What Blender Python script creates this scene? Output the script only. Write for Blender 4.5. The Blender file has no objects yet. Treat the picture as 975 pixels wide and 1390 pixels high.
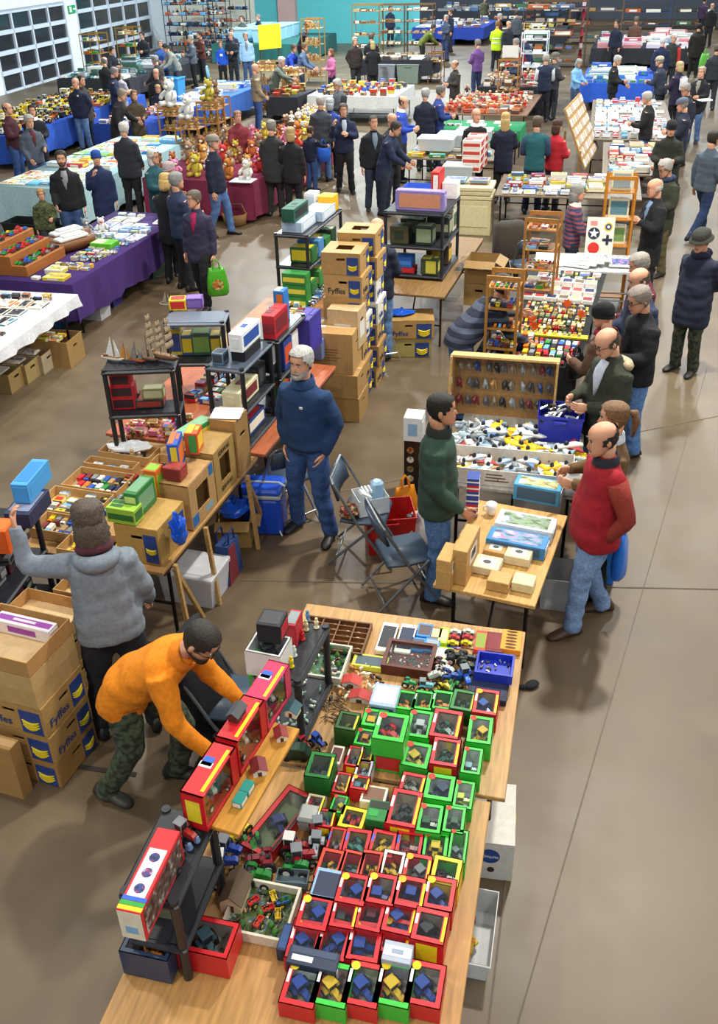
import bpy, math, random
from mathutils import Vector, Matrix, noise
R_ = math.radians
sc = bpy.context.scene
COL = sc.collection
# ------------------------------------------------------------------ camera
CAM_H, PITCH, ROLL, FPX = 4.55, R_(30.5), R_(-1.5), 1250.0
_r0 = Vector((1, 0, 0)); _f = Vector((0, math.cos(PITCH), -math.sin(PITCH))); _u0 = Vector((0, math.sin(PITCH), math.cos(PITCH)))
_r = _r0 * math.cos(ROLL) + _u0 * math.sin(ROLL); _u = _u0 * math.cos(ROLL) - _r0 * math.sin(ROLL)
cam_d = bpy.data.cameras.new('camera'); cam = bpy.data.objects.new('camera', cam_d); COL.objects.link(cam)
cam_d.sensor_fit = 'HORIZONTAL'; cam_d.sensor_width = 36; cam_d.lens = FPX / 975 * 36
cam_d.shift_y = -45 / 975; cam_d.clip_end = 300
M4 = Matrix((_r, _u, -_f)).transposed().to_4x4(); M4.translation = (0, 0, CAM_H); cam.matrix_world = M4
sc.camera = cam
def P(px, py, z=0.0):
    "photo pixel -> point on the horizontal plane at height z"
    d = _f + _r * ((px - 487.5) / FPX) + _u * ((650 - py) / FPX)
    t = (z - CAM_H) / d.z
    return Vector((d.x * t, d.y * t, z))
def pxm(p):
    "pixels per metre at a world point"
    return FPX / ((Vector(p) - Vector((0, 0, CAM_H))).dot(_f))
# ------------------------------------------------------------------ light
w = bpy.data.worlds.new('hall_light'); sc.world = w; w.use_nodes = True
w.node_tree.nodes['Background'].inputs[0].default_value = (.86, .93, 1.0, 1)
w.node_tree.nodes['Background'].inputs[1].default_value = .40
sc.view_settings.view_transform = 'Standard'; sc.view_settings.look = 'None'
sc.view_settings.exposure = 0.08; sc.view_settings.gamma = 1.0; sc.view_settings.use_curve_mapping = False
HA = R_(-16.5)                       # the rows of stalls run 16.5 degrees to the right of the camera axis
HU = Vector((-math.sin(HA), math.cos(HA), 0)); HV = Vector((math.cos(HA), math.sin(HA), 0))
def lamp(x, y, z, e, col=(1, .93, .82), s=.7):
    d = bpy.data.lights.new('high_bay_lamp', 'AREA'); d.shape = 'DISK'; d.size = s; d.energy = e; d.color = col
    o = bpy.data.objects.new('high_bay_lamp', d); COL.objects.link(o); o.location = (x, y, z)
for a, b, e in [(-1.5, -3.0, 250), (-1.5, 3.5, 230), (4, -5, 200), (4, 5.5, 190), (9.5, .5, 860), (10.5, -7, 260), (11, 8, 320), (19, -6, 700), (19, 2, 700), (19, 10, 520), (27, -10, 1500), (27, 1, 560), (27, 11, 460), (37, -12, 1900), (37, 1, 700), (37, 12, 560), (50, -10, 1800), (50, 3, 700), (50, 16, 600)]:
    q = HU * a + HV * b
    cold = min(1, max(0, (a - 8) / 25))
    lamp(q.x, q.y, 8.6, e, (1 - .18 * cold, .93 + .01 * cold, .80 + .2 * cold), .55)
# ------------------------------------------------------------------ materials
MATS = {}
def rgb(c):
    if isinstance(c, str):
        c = c.lstrip('#'); c = c if len(c) == 6 else ''.join(x * 2 for x in c); c = tuple(int(c[i:i + 2], 16) / 255 for i in (0, 2, 4))
        c = tuple(x / 12.92 if x <= .04045 else ((x + .055) / 1.055) ** 2.4 for x in c)
    return c
def newmat(name):
    m = bpy.data.materials.new(name); m.use_nodes = True
    return m, m.node_tree.nodes, m.node_tree.links, m.node_tree.nodes['Principled BSDF']
def mat(c, kind='card', rough=None):
    key = (c, kind, rough)
    if key in MATS: return MATS[key]
    col = rgb(c)
    m, n, l, b = newmat(kind + '_' + str(c).strip('#'))
    spec = dict(card=(.62, 0, 25, .10, 0), gloss=(.28, 0, 20, .06, 0), cloth=(.9, 0, 40, .16, .25), denim=(.9, 0, 55, .35, .2), plastic=(.38, 0, 12, .06, 0),
                metal=(.35, .8, 30, .1, 0), skin=(.55, 0, 18, .10, 0), wood=(.5, 0, 6, .25, .05), hair=(.7, 0, 90, .45, .5), paper=(.7, 0, 10, .05, 0), camo=(.9, 0, 26, 1, .1),
                knit=(.95, 0, 260, .4, .5), art=(.45, 0, 34, 1, 0), pict=(.45, 0, 4, 1, 0))[kind]
    b.inputs['Roughness'].default_value = spec[0] if rough is None else rough
    b.inputs['Metallic'].default_value = spec[1]
    tc = n.new('ShaderNodeTexCoord')
    tx = n.new('ShaderNodeTexNoise'); tx.inputs['Scale'].default_value = spec[2]; tx.inputs['Detail'].default_value = 3
    src = tc.outputs['Object']
    if kind == 'wood':
        mp = n.new('ShaderNodeMapping'); mp.inputs['Scale'].default_value = (9, .7, 9); l.new(src, mp.inputs[0]); src = mp.outputs[0]
    l.new(src, tx.inputs['Vector'])
    rp = n.new('ShaderNodeValToRGB')
    v = spec[3]
    if kind == 'camo':
        e = rp.color_ramp.elements; e[0].position = .38; e[0].color = (*[x * .35 for x in col], 1); e[1].position = .62; e[1].color = (*[min(1, x * 1.5) for x in col], 1)
        q = e.new(.5); q.color = (*col, 1)
    elif kind in ('art', 'pict'):                                   # printed picture: patches of the print's own hues
        e = rp.color_ramp.elements; e[0].position = .36; e[0].color = (*[x * .25 for x in col], 1); e[1].position = .66; e[1].color = (*[min(1, x * 1.6 + .25) for x in col], 1)
        q = e.new(.5); q.color = (*col, 1); q = e.new(.57); q.color = (col[2], col[0] * .7, col[1], 1)
    else:
        e = rp.color_ramp.elements; e[0].position = .3; e[0].color = (*[x * (1 - v) for x in col], 1); e[1].position = .7; e[1].color = (*[min(1, x * (1 + v * .6)) for x in col], 1)
    l.new(tx.outputs['Fac'], rp.inputs[0]); l.new(rp.outputs[0], b.inputs['Base Color'])
    if spec[4]:
        bp = n.new('ShaderNodeBump'); bp.inputs['Strength'].default_value = spec[4]; bp.inputs['Distance'].default_value = .01
        l.new(tx.outputs['Fac'], bp.inputs['Height']); l.new(bp.outputs[0], b.inputs['Normal'])
    MATS[key] = m
    return m
def clear_mat():
    if 'clear' in MATS: return MATS['clear']
    m, n, l, b = newmat('clear_film')
    t = n.new('ShaderNodeBsdfTransparent'); t.inputs[0].default_value = (.95, .97, .97, 1)
    g = n.new('ShaderNodeBsdfGlossy'); g.inputs['Roughness'].default_value = .12
    fr = n.new('ShaderNodeLayerWeight'); fr.inputs[0].default_value = .25
    ma = n.new('ShaderNodeMath'); ma.operation = 'MULTIPLY_ADD'; ma.inputs[1].default_value = .25; ma.inputs[2].default_value = .02
    l.new(fr.outputs['Facing'], ma.inputs[0])
    mx = n.new('ShaderNodeMixShader'); l.new(ma.outputs[0], mx.inputs[0]); l.new(t.outputs[0], mx.inputs[1]); l.new(g.outputs[0], mx.inputs[2])
    l.new(mx.outputs[0], n['Material Output'].inputs[0]); MATS['clear'] = m
    return m
def frosted_mat(c='#dfe6ea'):
    k = 'frost' + c
    if k in MATS: return MATS[k]
    m, n, l, b = newmat('frosted_plastic')
    t = n.new('ShaderNodeBsdfTransparent'); b.inputs['Base Color'].default_value = (*rgb(c), 1); b.inputs['Roughness'].default_value = .3
    mx = n.new('ShaderNodeMixShader'); mx.inputs[0].default_value = .62
    l.new(t.outputs[0], mx.inputs[1]); l.new(b.outputs[0], mx.inputs[2]); l.new(mx.outputs[0], n['Material Output'].inputs[0]); MATS[k] = m
    return m
def stripe_mat(c1, c2, scale):
    k = (c1, c2, scale)
    if k in MATS: return MATS[k]
    m, n, l, b = newmat('striped_knit'); b.inputs['Roughness'].default_value = .95
    tc = n.new('ShaderNodeTexCoord'); wv = n.new('ShaderNodeTexWave'); wv.bands_direction = 'Z'; wv.inputs['Scale'].default_value = scale; wv.inputs['Distortion'].default_value = 1.2
    wv.inputs['Detail'].default_value = 1
    l.new(tc.outputs['Object'], wv.inputs[0]); rp = n.new('ShaderNodeValToRGB'); e = rp.color_ramp.elements; rp.color_ramp.interpolation = 'CONSTANT'
    e[0].color = (*rgb(c1), 1); e[1].position = .55; e[1].color = (*rgb(c2), 1)
    l.new(wv.outputs['Fac'], rp.inputs[0]); l.new(rp.outputs[0], b.inputs['Base Color']); MATS[k] = m
    return m
# ------------------------------------------------------------------ mesh building
class MB:
    "collects geometry for ONE mesh object"
    def __init__(s): s.v = []; s.f = []; s.m = []
    def add(s, vs, fs, mi=0):
        o = len(s.v); s.v += [tuple(v) for v in vs]; s.f += [tuple(i + o for i in f) for f in fs]; s.m += [mi] * len(fs)
    def box(s, c, d, rz=0, mi=0, M=None, bev=0):
        hx, hy, hz = d[0] / 2, d[1] / 2, d[2] / 2
        if bev:
            b = min(bev, hx * .9, hy * .9, hz * .9)
            r4 = lambda a, e, z: [(a - b, -e, z), (a, -e + b, z), (a, e - b, z), (a - b, e, z), (-a + b, e, z), (-a, e - b, z), (-a, -e + b, z), (-a + b, -e, z)]
            vs = r4(hx - b, hy - b, -hz) + r4(hx, hy, -hz + b) + r4(hx, hy, hz - b) + r4(hx - b, hy - b, hz)
            fs = [tuple(range(7, -1, -1)), tuple(range(24, 32))]
            for k in range(3):
                for i in range(8): fs.append((k * 8 + i, k * 8 + (i + 1) % 8, k * 8 + 8 + (i + 1) % 8, k * 8 + 8 + i))
        else:
            vs = [(x, y, z) for z in (-hz, hz) for x, y in ((-hx, -hy), (hx, -hy), (hx, hy), (-hx, hy))]
            fs = [(3, 2, 1, 0), (4, 5, 6, 7), (0, 1, 5, 4), (1, 2, 6, 5), (2, 3, 7, 6), (3, 0, 4, 7)]
        T = Matrix.Translation(c) @ Matrix.Rotation(rz, 4, 'Z')
        if M is not None: T = Matrix.Translation(c) @ M
        s.add([T @ Vector(v) for v in vs], fs, mi)
    def loft(s, rings, mi=0, cap=True):
        n = len(rings[0]); vs = [p for r in rings for p in r]; fs = []
        for k in range(len(rings) - 1):
            for i in range(n): fs.append((k * n + i, k * n + (i + 1) % n, (k + 1) * n + (i + 1) % n, (k + 1) * n + i))
        if cap: fs.append(tuple(range(n - 1, -1, -1))); fs.append(tuple(range((len(rings) - 1) * n, len(rings) * n)))
        s.add(vs, fs, mi)
    def tube(s, pts, r, n=8, mi=0, flat=1.0):
        pts = [Vector(p) for p in pts]; rs = r if isinstance(r, (list, tuple)) else [r] * len(pts); rings = []; nx = None
        for i, p in enumerate(pts):
            t = (pts[min(i + 1, len(pts) - 1)] - pts[max(i - 1, 0)]).normalized()
            if nx is None: nx = t.orthogonal().normalized() if abs(t.x) > .9 else (Vector((1, 0, 0)) - t * t.x).normalized()
            else: nx = (nx - t * nx.dot(t)).normalized()
            ny = t.cross(nx)
            rings.append([p + nx * (rs[i] * math.cos(a)) + ny * (rs[i] * flat * math.sin(a)) for a in [2 * math.pi * k / n for k in range(n)]])
        s.loft(rings, mi)
    def lathe(s, c, prof, n=12, mi=0, sx=1, sy=1):
        c = Vector(c); rings = [[c + Vector((r * sx * math.cos(a), r * sy * math.sin(a), z)) for a in [2 * math.pi * k / n for k in range(n)]] for r, z in prof]
        s.loft(rings, mi)
    def disc(s, c, r, axis, th=.01, n=12, mi=0):
        a = Vector(axis).normalized(); c = Vector(c); s.tube([c - a * th / 2, c + a * th / 2], r, n, mi)
    def ball(s, c, r, mi=0, n=8, k=6):
        r = r if isinstance(r, (tuple, list)) else (r, r, r)
        c = Vector(c); rings = []
        for i in range(k + 1):
            ph = math.pi * (.03 + .94 * i / k); rr = math.sin(ph); z = -math.cos(ph)
            rings.append([c + Vector((r[0] * rr * math.cos(a), r[1] * rr * math.sin(a), r[2] * z)) for a in [2 * math.pi * j / n for j in range(n)]])
        s.loft(rings, mi)
    def prism(s, poly, axis, a, b, mi=0):
        "poly of 2-D points extruded along axis 0/1/2 from a to b"
        def put(p, t):
            q = [p[0], p[1]]; q.insert(axis, t); return q
        n = len(poly); vs = [put(p, a) for p in poly] + [put(p, b) for p in poly]
        fs = [tuple(range(n - 1, -1, -1)), tuple(range(n, 2 * n))] + [(i, (i + 1) % n, n + (i + 1) % n, n + i) for i in range(n)]
        s.add(vs, fs, mi)
    def panel(s, o, ux, uy, w, h, mi=0, th=.0012):
        "thin raised print on a face: centre o, unit axes ux, uy"
        o = Vector(o); ux = Vector(ux); uy = Vector(uy); nn = ux.cross(uy).normalized() * th
        b = [o - ux * w / 2 - uy * h / 2, o + ux * w / 2 - uy * h / 2, o + ux * w / 2 + uy * h / 2, o - ux * w / 2 + uy * h / 2]
        s.add([q - nn * .5 for q in b] + [q + nn for q in b], [(4, 5, 6, 7), (0, 1, 5, 4), (1, 2, 6, 5), (2, 3, 7, 6), (3, 0, 4, 7)], mi)
    def mesh(s, name, smooth=False):
        me = bpy.data.meshes.new(name); me.from_pydata(s.v, [], s.f)
        if any(s.m): me.polygons.foreach_set('material_index', s.m)
        if smooth: me.polygons.foreach_set('use_smooth', [True] * len(s.f))
        me.update(); return me
def link(name, me, mats, parent=None, loc=(0, 0, 0), rz=0):
    "mesh object; materials are linked to the object so that meshes can be shared"
    o = bpy.data.objects.new(name, me); COL.objects.link(o)
    mats = mats if isinstance(mats, (list, tuple)) else [mats]
    while len(me.materials) < len(mats): me.materials.append(None)
    for i, m in enumerate(mats): o.material_slots[i].link = 'OBJECT'; o.material_slots[i].material = m
    if parent: o.parent = parent
    o.location = loc; o.rotation_euler = (0, 0, rz)
    return o
def part(name, mb, mats, parent, smooth=False, loc=(0, 0, 0), rz=0): return link(name, mb.mesh(name, smooth), mats, parent, loc, rz)
def tag(o, label, cat, group=None):
    o['label'] = label; o['category'] = cat
    if group: o['group'] = group
    return o
def thing(name, label, cat, loc=(0, 0, 0), rz=0, group=None):
    o = bpy.data.objects.new(name, None); COL.objects.link(o); o.empty_display_size = .1
    o.location = loc; o.rotation_euler = (0, 0, rz)
    return tag(o, label, cat, group)
def solid(name, mb, mats, label, cat, loc=(0, 0, 0), rz=0, group=None, smooth=False):
    return tag(link(name, mb.mesh(name, smooth), mats, None, loc, rz), label, cat, group)
def struct(name, mb, mats, smooth=False):
    o = link(name, mb.mesh(name, smooth), mats); o['kind'] = 'structure'; return o
CACHE = {}
def cached(key, fn):
    if key not in CACHE: CACHE[key] = fn()
    return CACHE[key]
NAMED = [('black', '#16171a'), ('dark grey', '#44464a'), ('grey', '#85878a'), ('pale grey', '#b9bcc0'), ('white', '#f2f2ee'), ('cream', '#e6dcb8'), ('tan', '#b99560'), ('brown', '#6b4526'), ('red', '#c8202a'), ('dark red', '#6d1820'),
         ('orange', '#e27a1e'), ('yellow', '#ecd21f'), ('lime', '#a6d82a'), ('green', '#2e8f3c'), ('dark green', '#1d4a2c'), ('teal', '#1d7f80'), ('light blue', '#6fb2e0'), ('blue', '#2459b8'), ('navy', '#1c2a52'), ('purple', '#5a2f86'), ('pink', '#e27fae')]
def cname(c):
    c = rgb(c); g = lambda q: [x ** .45 for x in q]
    return min(NAMED, key=lambda n: sum((a - b) ** 2 for a, b in zip(g(rgb(n[1])), g(c))))[0]
# text meshes are made in one batch
TEXTS = []
def text(s, size, m, parent, loc, ux, uy, name='lettering', bold=True):
    "flat lettering on a face: centre loc, writing direction ux, up uy (in the parent's frame)"
    c = bpy.data.curves.new('t', 'FONT'); c.body = s; c.size = size; c.align_x = 'CENTER'; c.align_y = 'CENTER'; c.extrude = .0006
    if bold: c.offset = size * .012
    c.resolution_u = 2
    o = bpy.data.objects.new(name, c); COL.objects.link(o)
    ux = Vector(ux).normalized(); uy = Vector(uy).normalized()
    T = Matrix((ux, uy, ux.cross(uy))).transposed().to_4x4(); T.translation = loc
    TEXTS.append((o, m, parent, T, name)); return o
LIM = dict(model_box=300, toy_figure=200, toy_car=290, toy_lorry=200, toy_van=200, magazine=200, kit_box=200, book=150)
CNT = {}; STUFF = {}
def unit(name, me, mats, loc, rz, scale, label, cat, group):
    "one countable good; past the limit of its kind it joins the stuff object of that kind"
    CNT[name] = CNT.get(name, 0) + 1
    if CNT[name] > LIM.get(name, 300):
        STUFF.setdefault(name, []).append((me, mats, Matrix.LocRotScale(Vector(loc), Matrix.Rotation(rz, 3, 'Z'), Vector(scale)))); return None
    o = link(name, me, mats, None, loc, rz); o.scale = scale
    return tag(o, label, cat, group)
def flush_stuff():
    for name, items in STUFF.items():
        mb = MB(); ms = []
        for me, mats, T in items:
            ix = []
            for m in mats:
                if m not in ms: ms.append(m)
                ix.append(ms.index(m))
            o = len(mb.v); mb.v += [tuple(T @ v.co) for v in me.vertices]
            for q in me.polygons: mb.f.append(tuple(i + o for i in q.vertices)); mb.m.append(ix[min(q.material_index, len(ix) - 1)])
        w_ = name.replace('_', ' '); w_ = w_[:-1] + 'ies' if w_.endswith('y') else w_ + ('es' if w_.endswith('x') else 's')
        q = solid('assorted_' + w_.replace(' ', '_'), mb, ms, 'assorted small %s spread over the distant stalls' % w_, w_); q['kind'] = 'stuff'
def flush_text():
    dg = bpy.context.evaluated_depsgraph_get()
    for o, m, parent, T, name in TEXTS:
        me = bpy.data.meshes.new_from_object(o.evaluated_get(dg)); me.materials.clear()
        q = link(name, me, m, parent); q.matrix_local = T
    for o, *_ in TEXTS: bpy.data.curves.remove(o.data)
    TEXTS.clear()
# ------------------------------------------------------------------ people
REM = []          # garments waiting for the batch remesh: (temp object, key)
GARM = {}         # key -> list of objects that use the garment
V = Vector
ARMS = {  # upper-arm direction, forearm direction for the LEFT arm (+x); mirrored for the right; (person faces -y)
    'down': ((.16, .05, -1), (.06, -.22, -1), .25), 'fwd': ((.18, -.2, -.95), (-.42, -.9, .05), .6), 'pocket': ((.34, .25, -.9), (-.38, -.42, -.82), .3), 'reach': ((.12, -.8, -.55), (-.05, -.95, -.2), .5),
    'table': ((.12, -.45, -.85), (-.15, -.85, -.5), .5), 'back': ((.22, .35, -.9), (-.75, .35, -.45), .5), 'chest': ((.25, -.3, -.9), (-.75, -.6, .35), .5), 'mouth': ((.15, -.5, -.85), (-.35, -.35, .9), .6),
    'phone': ((.3, -.55, -.75), (-.15, -.45, .9), .6), 'high': ((.55, -.55, .12), (.05, -.25, .98), .7), 'hold': ((.14, .0, -1), (-.05, -.75, -.6), .8), 'cross': ((.22, -.3, -.9), (-.9, -.4, .12), .5), 'lap': ((.15, -.35, -.9), (-.3, -.85, -.3), .4)}
LEGS = {  # hip height, then per leg: hip x, knee, ankle
    'stand': (.93, ((.10, -.03, .50), (.12, .02, .085)), ((-.10, -.03, .50), (-.12, .02, .085))),
    'wide': (.92, ((.13, -.04, .50), (.19, .0, .085)), ((-.12, -.03, .50), (-.17, .06, .085))),
    'stride': (.91, ((.09, -.2, .52), (.09, -.24, .085)), ((-.09, .02, .49), (-.10, .34, .11))),
    'step': (.92, ((.10, -.13, .51), (.12, -.16, .085)), ((-.10, .0, .50), (-.12, .18, .085))),
    'sit': (.50, ((.11, -.42, .50), (.12, -.44, .085)), ((-.11, -.42, .50), (-.12, -.40, .085))),
    'lunge': (.86, ((.12, -.26, .50), (.13, -.14, .085)), ((-.12, -.04, .47), (-.14, .20, .085))),
    'kneeup': (.90, ((.16, -.30, .66), (.17, -.22, .26)), ((-.10, .02, .47), (-.10, .14, .085)))}
HROWS = [(0, .020, -.085, -.035), (.012, .038, -.098, -.012), (.034, .053, -.101, .025), (.060, .062, -.097, .058), (.085, .068, -.098, .080), (.108, .071, -.094, .093), (.125, .073, -.089, .098), (.148, .075, -.098, .101),
         (.178, .074, -.093, .099), (.203, .066, -.076, .086), (.222, .047, -.048, .060), (.234, .015, -.012, .02)]
def hpoint(z, rx, yf, yb, t, off=0):
    cy = (yf + yb) / 2; hy = (yb - yf) / 2; c, s_ = math.cos(t), math.sin(t); k = .88
    return V(((rx + off) * math.copysign(abs(s_) ** k, s_), cy - (hy + off) * math.copysign(abs(c) ** k, c), z))
def bent(a, b, c, n=4):
    a, b, c = V(a), V(b), V(c)
    p = [a, a.lerp(b, .45), a.lerp(b, .82)]; p.append(b.lerp((a + c) / 2, .06)); p += [b.lerp(c, .18), b.lerp(c, .55), c]
    return p
def hand(mb, wpos, d, side, curl, mi=0):
    d = V(d).normalized(); palm_in = V((-side, 0, 0)); n = (palm_in - d * palm_in.dot(d))
    n = n.normalized() if n.length > .2 else V((0, 0, -1)); s_ = d.cross(n)            # s_: across the knuckles
    if s_.y > 0: s_ = -s_                                                           # thumb side towards the front
    wpos = V(wpos)
    rings = []
    for t, wd, th in ((-.03, .022, .017), (.0, .026, .016), (.035, .038, .015), (.075, .042, .014), (.092, .038, .011)):
        c = wpos + d * t; rings.append([c + s_ * wd * math.cos(a) + n * th * math.sin(a) for a in [k * math.pi / 4 for k in range(8)]])
    mb.loft(rings, mi)
    for k, (o, L) in enumerate(((.028, .070), (.0095, .078), (-.0095, .073), (-.027, .058))):
        p = wpos + d * .086 + s_ * o; pts = [p]; a = .15
        for q in range(3):
            a += curl * (.7 if q else .45); p = p + (d * math.cos(a) + n * math.sin(a)) * L * (.42, .33, .25)[q]; pts.append(p)
        mb.tube(pts, [.0092, .0088, .008, .0062], 6, mi)
    p = wpos + d * .028 + s_ * .030
    mb.tube([p, p + s_ * .022 + d * .02 + n * .006, p + s_ * .026 + d * .052 + n * .016, p + s_ * .020 + d * .074 + n * .024], [.013, .011, .0095, .007], 6, mi)
def garment(key, mb, voxel, name, m, parent):
    if key not in GARM:
        GARM[key] = []
        me = mb.mesh('garment'); t = bpy.data.objects.new('garment_tmp', me); COL.objects.link(t)
        r = t.modifiers.new('r', 'REMESH'); r.mode = 'VOXEL'; r.voxel_size = voxel
        s_ = t.modifiers.new('s', 'SMOOTH'); s_.factor = .5; s_.iterations = 3
        REM.append((t, key))
    GARM[key].append((name, m, parent))
def flush_garments():
    dg = bpy.context.evaluated_depsgraph_get()
    for t, key in REM:
        me = bpy.data.meshes.new_from_object(t.evaluated_get(dg)); me.materials.clear()
        co = [0.0] * (3 * len(me.vertices)); me.vertices.foreach_get('co', co); me.update()
        nr = [v.normal.copy() for v in me.vertices]
        for i in range(len(nr)):                       # cloth folds
            x, y, z = co[3 * i:3 * i + 3]
            k = noise.noise((x * 5.5, y * 5.5, z * 13)) * .011 + noise.noise((x * 14 + 5, y * 14, z * 20)) * .0045
            for j in range(3): co[3 * i + j] += nr[i][j] * k
        me.vertices.foreach_set('co', co); me.polygons.foreach_set('use_smooth', [True] * len(me.polygons)); me.update()
        for name, m, parent in GARM[key]: link(name, me, m, parent)
    for t, key in REM: me = t.data; bpy.data.objects.remove(t); bpy.data.meshes.remove(me)
    REM.clear()
PEOPLE = []; TABLES = []
def clear_spot(q, lim, m=.17):
    "nobody stands inside a table or another person: step aside to the nearest free edge"
    q = V(q)
    for _ in range(3):
        for cx, cy, rz, hl, hw in TABLES:
            c_, s_ = math.cos(rz), math.sin(rz); dx, dy = q.x - cx, q.y - cy; x, y = dx * c_ + dy * s_, -dx * s_ + dy * c_
            ex, ey = hw + m - abs(x), hl + m - abs(y)
            if ex > 0 and ey > 0 and min(ex, ey) < lim:
                if ex < ey: x += math.copysign(ex, x)
                else: y += math.copysign(ey, y)
                q = V((cx + x * c_ - y * s_, cy + x * s_ + y * c_, 0))
        for b, pos, s_, f_, a_ in PEOPLE:
            d = q - pos
            if 0 < d.length < .40: q = q + d.normalized() * (.40 - d.length)
    return q
def person(label, head=None, foot=None, pos=None, face=0, h=1.74, top='#1c2233', legs='#2b3342', skin='#d9a183', hair='#5b5149', style='short', arms=('down', 'down'), stance='stand', lean=0, hp=0, hy=0, hem=-.14,
           fat=1.0, shoe='#1d1b1a', extras=(), topkind='cloth', legkind=None, topname='jacket', legname='trousers', near=False, group=None, twist=0, shirt=None):
    s = h / 1.75; hipz, LL, RL = LEGS[stance] if isinstance(stance, str) else stance
    T = Matrix.Translation((0, 0, hipz)) @ Matrix.Rotation(R_(twist), 4, 'Z') @ Matrix.Rotation(R_(lean), 4, 'X')
    Th = T @ Matrix.Translation((0, -.005, .505)) @ Matrix.Rotation(R_(-lean * .45 + hp), 4, 'X') @ Matrix.Rotation(R_(hy), 4, 'Z') @ Matrix.Translation((0, -.012, .055))
    crown = Th @ V((0, 0, .245))
    Rz = Matrix.Rotation(R_(face), 4, 'Z')
    if pos is None:
        if foot is not None: pos = P(foot[0], foot[1], 0)
        else:
            g = P(head[0], head[1], crown.z * s); q = Rz @ V((crown.x * s, crown.y * s, 0)); pos = clear_spot((g.x - q.x, g.y - q.y, 0), .35 if near else .75)
    mb = MB()
    # ---- body: head, neck, trunk, limbs, hands in one mesh
    n = 20 if near else 14
    mb.loft([[Th @ hpoint(*row, 2 * math.pi * k / n) for k in range(n)] for row in HROWS], 0)
    mb.loft([[Th @ V((0, .014 + .006 * i, -.075 + .045 * i)) + V((.053 * math.cos(a), .054 * math.sin(a), 0)) for a in [2 * math.pi * k / 10 for k in range(10)]] for i in range(4)], 0)
    mb.add([Th @ V(q) for q in ((0, -.121, .083), (-.018, -.094, .078), (.018, -.094, .078), (0, -.096, .128), (0, -.098, .072))], [(0, 3, 1), (0, 2, 3), (0, 1, 4), (0, 4, 2)], 0)
    for sx in (-1, 1):
        e = MB(); e.ball((sx * .077, .012, .112), (.010, .019, .030), 0, 6, 4); mb.add([Th @ V(q) for q in e.v], e.f, 0)
        e = MB(); e.ball((sx * .030, -.0865, .122), (.013, .007, .007), 1, 6, 4); mb.add([Th @ V(q) for q in e.v], e.f, 1)
        e = MB(); e.ball((sx * .030, -.0915, .122), (.0055, .004, .006), 2, 6, 4); mb.add([Th @ V(q) for q in e.v], e.f, 2)
        e = MB(); e.box((sx * .031, -.096, .141), (.036, .006, .006), 0, 2); mb.add([Th @ V(q) for q in e.v], e.f, 2)
    e = MB(); e.box((0, -.099, .054), (.044, .008, .011), 0, 3); mb.add([Th @ V(q) for q in e.v], e.f, 3)
    tr = [(-.05, .12, .09), (.12, .12, .085), (.30, .14, .09), (.42, .13, .08), (.49, .055, .055)]
    mb.loft([[T @ V((rx * math.cos(a), ry * math.sin(a), z)) for a in [2 * math.pi * k / 10 for k in range(10)]] for z, rx, ry in tr], 0)
    for sx, (kn, an) in ((1, LL), (-1, RL)): mb.tube(bent((sx * .09, 0, hipz), kn, an), [.07, .07, .055, .05, .045, .045, .035], 8, 0)
    arm = {}
    for sx, a in ((1, arms[0]), (-1, arms[1])):
        u, f_, curl = ARMS[a] if isinstance(a, str) else a
        tw = Matrix.Rotation(R_(twist), 4, 'Z')
        u = (tw @ V((u[0] * sx, u[1], u[2]))).normalized(); f_ = (tw @ V((f_[0] * sx, f_[1], f_[2]))).normalized()
        sh = T @ V((sx * .175, .012, .425)); el = sh + u * .285; wr = el + f_ * .255
        arm[sx] = (sh, el, wr, f_); mb.tube(bent(sh, el, wr), [.05, .045, .042, .04, .04, .034, .027], 8, 0); hand(mb, wr, f_, sx, curl)
    sk = mat(skin, 'skin')
    body = link('person', mb.mesh('person', True), [sk, mat('#e8e4de', 'plastic'), mat('#2a2019', 'plastic'), mat('#a05a50', 'skin')], None, pos, R_(face)); body.scale = (s, s, s)
    tag(body, label, 'person', group)
    # ---- top garment
    vox = .017 if near else .026
    key = ('top', str(arms), str(stance), lean, hem, fat, near, twist, topname)
    if key not in GARM:
        g = MB(); fx = fat; loose = 1.05 if topname in ('jacket', 'coat', 'gilet') else 1.0
        rows = [(hem, .178 * fx, .128 * fx), (hem * .55, .182 * fx, .132 * fx), (0, .178 * fx, .128 * fx), (.14, .168 * fx, .125 * fx), (.28, .185, .128), (.38, .196, .125), (.44, .165, .102), (.485, .10, .078), (.52, .068, .068), (.545, .066, .066)]
        rings = []
        for z, rx, ry in rows:
            TT = T if z >= 0 else Matrix.Translation((0, 0, hipz)) @ Matrix.Rotation(R_(twist), 4, 'Z') @ Matrix.Rotation(R_(lean * .35), 4, 'X')
            if stance == 'sit' and z < -.1: z = -.1
            rings.append([TT @ V((rx * loose * math.copysign(abs(math.cos(a)) ** .85, math.cos(a)), ry * loose * math.copysign(abs(math.sin(a)) ** .85, math.sin(a)) + (-.02 * (fx - 1) * 5 if z < .2 else 0), z)) for a in [2 * math.pi * k / 16 for k in range(16)]])
        g.loft(rings)
        for sx in (1, -1):
            sh, el, wr, f_ = arm[sx]
            if topname != 'gilet': g.tube(bent(sh + V((-sx * .03, 0, .0)), el, wr + f_ * .01), [.085, .076 * loose, .066 * loose, .064 * loose, .058 * loose, .052 * loose, .044], 12)
            else: g.ball(sh + V((-sx * .02, 0, -.01)), .085, 0, 10, 8)
        garment(key, g, vox, topname, None, None); GARM[key].clear()
    tm = top if not isinstance(top, str) else mat(top, topkind)
    garment(key, None, vox, topname, tm, body)
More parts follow.
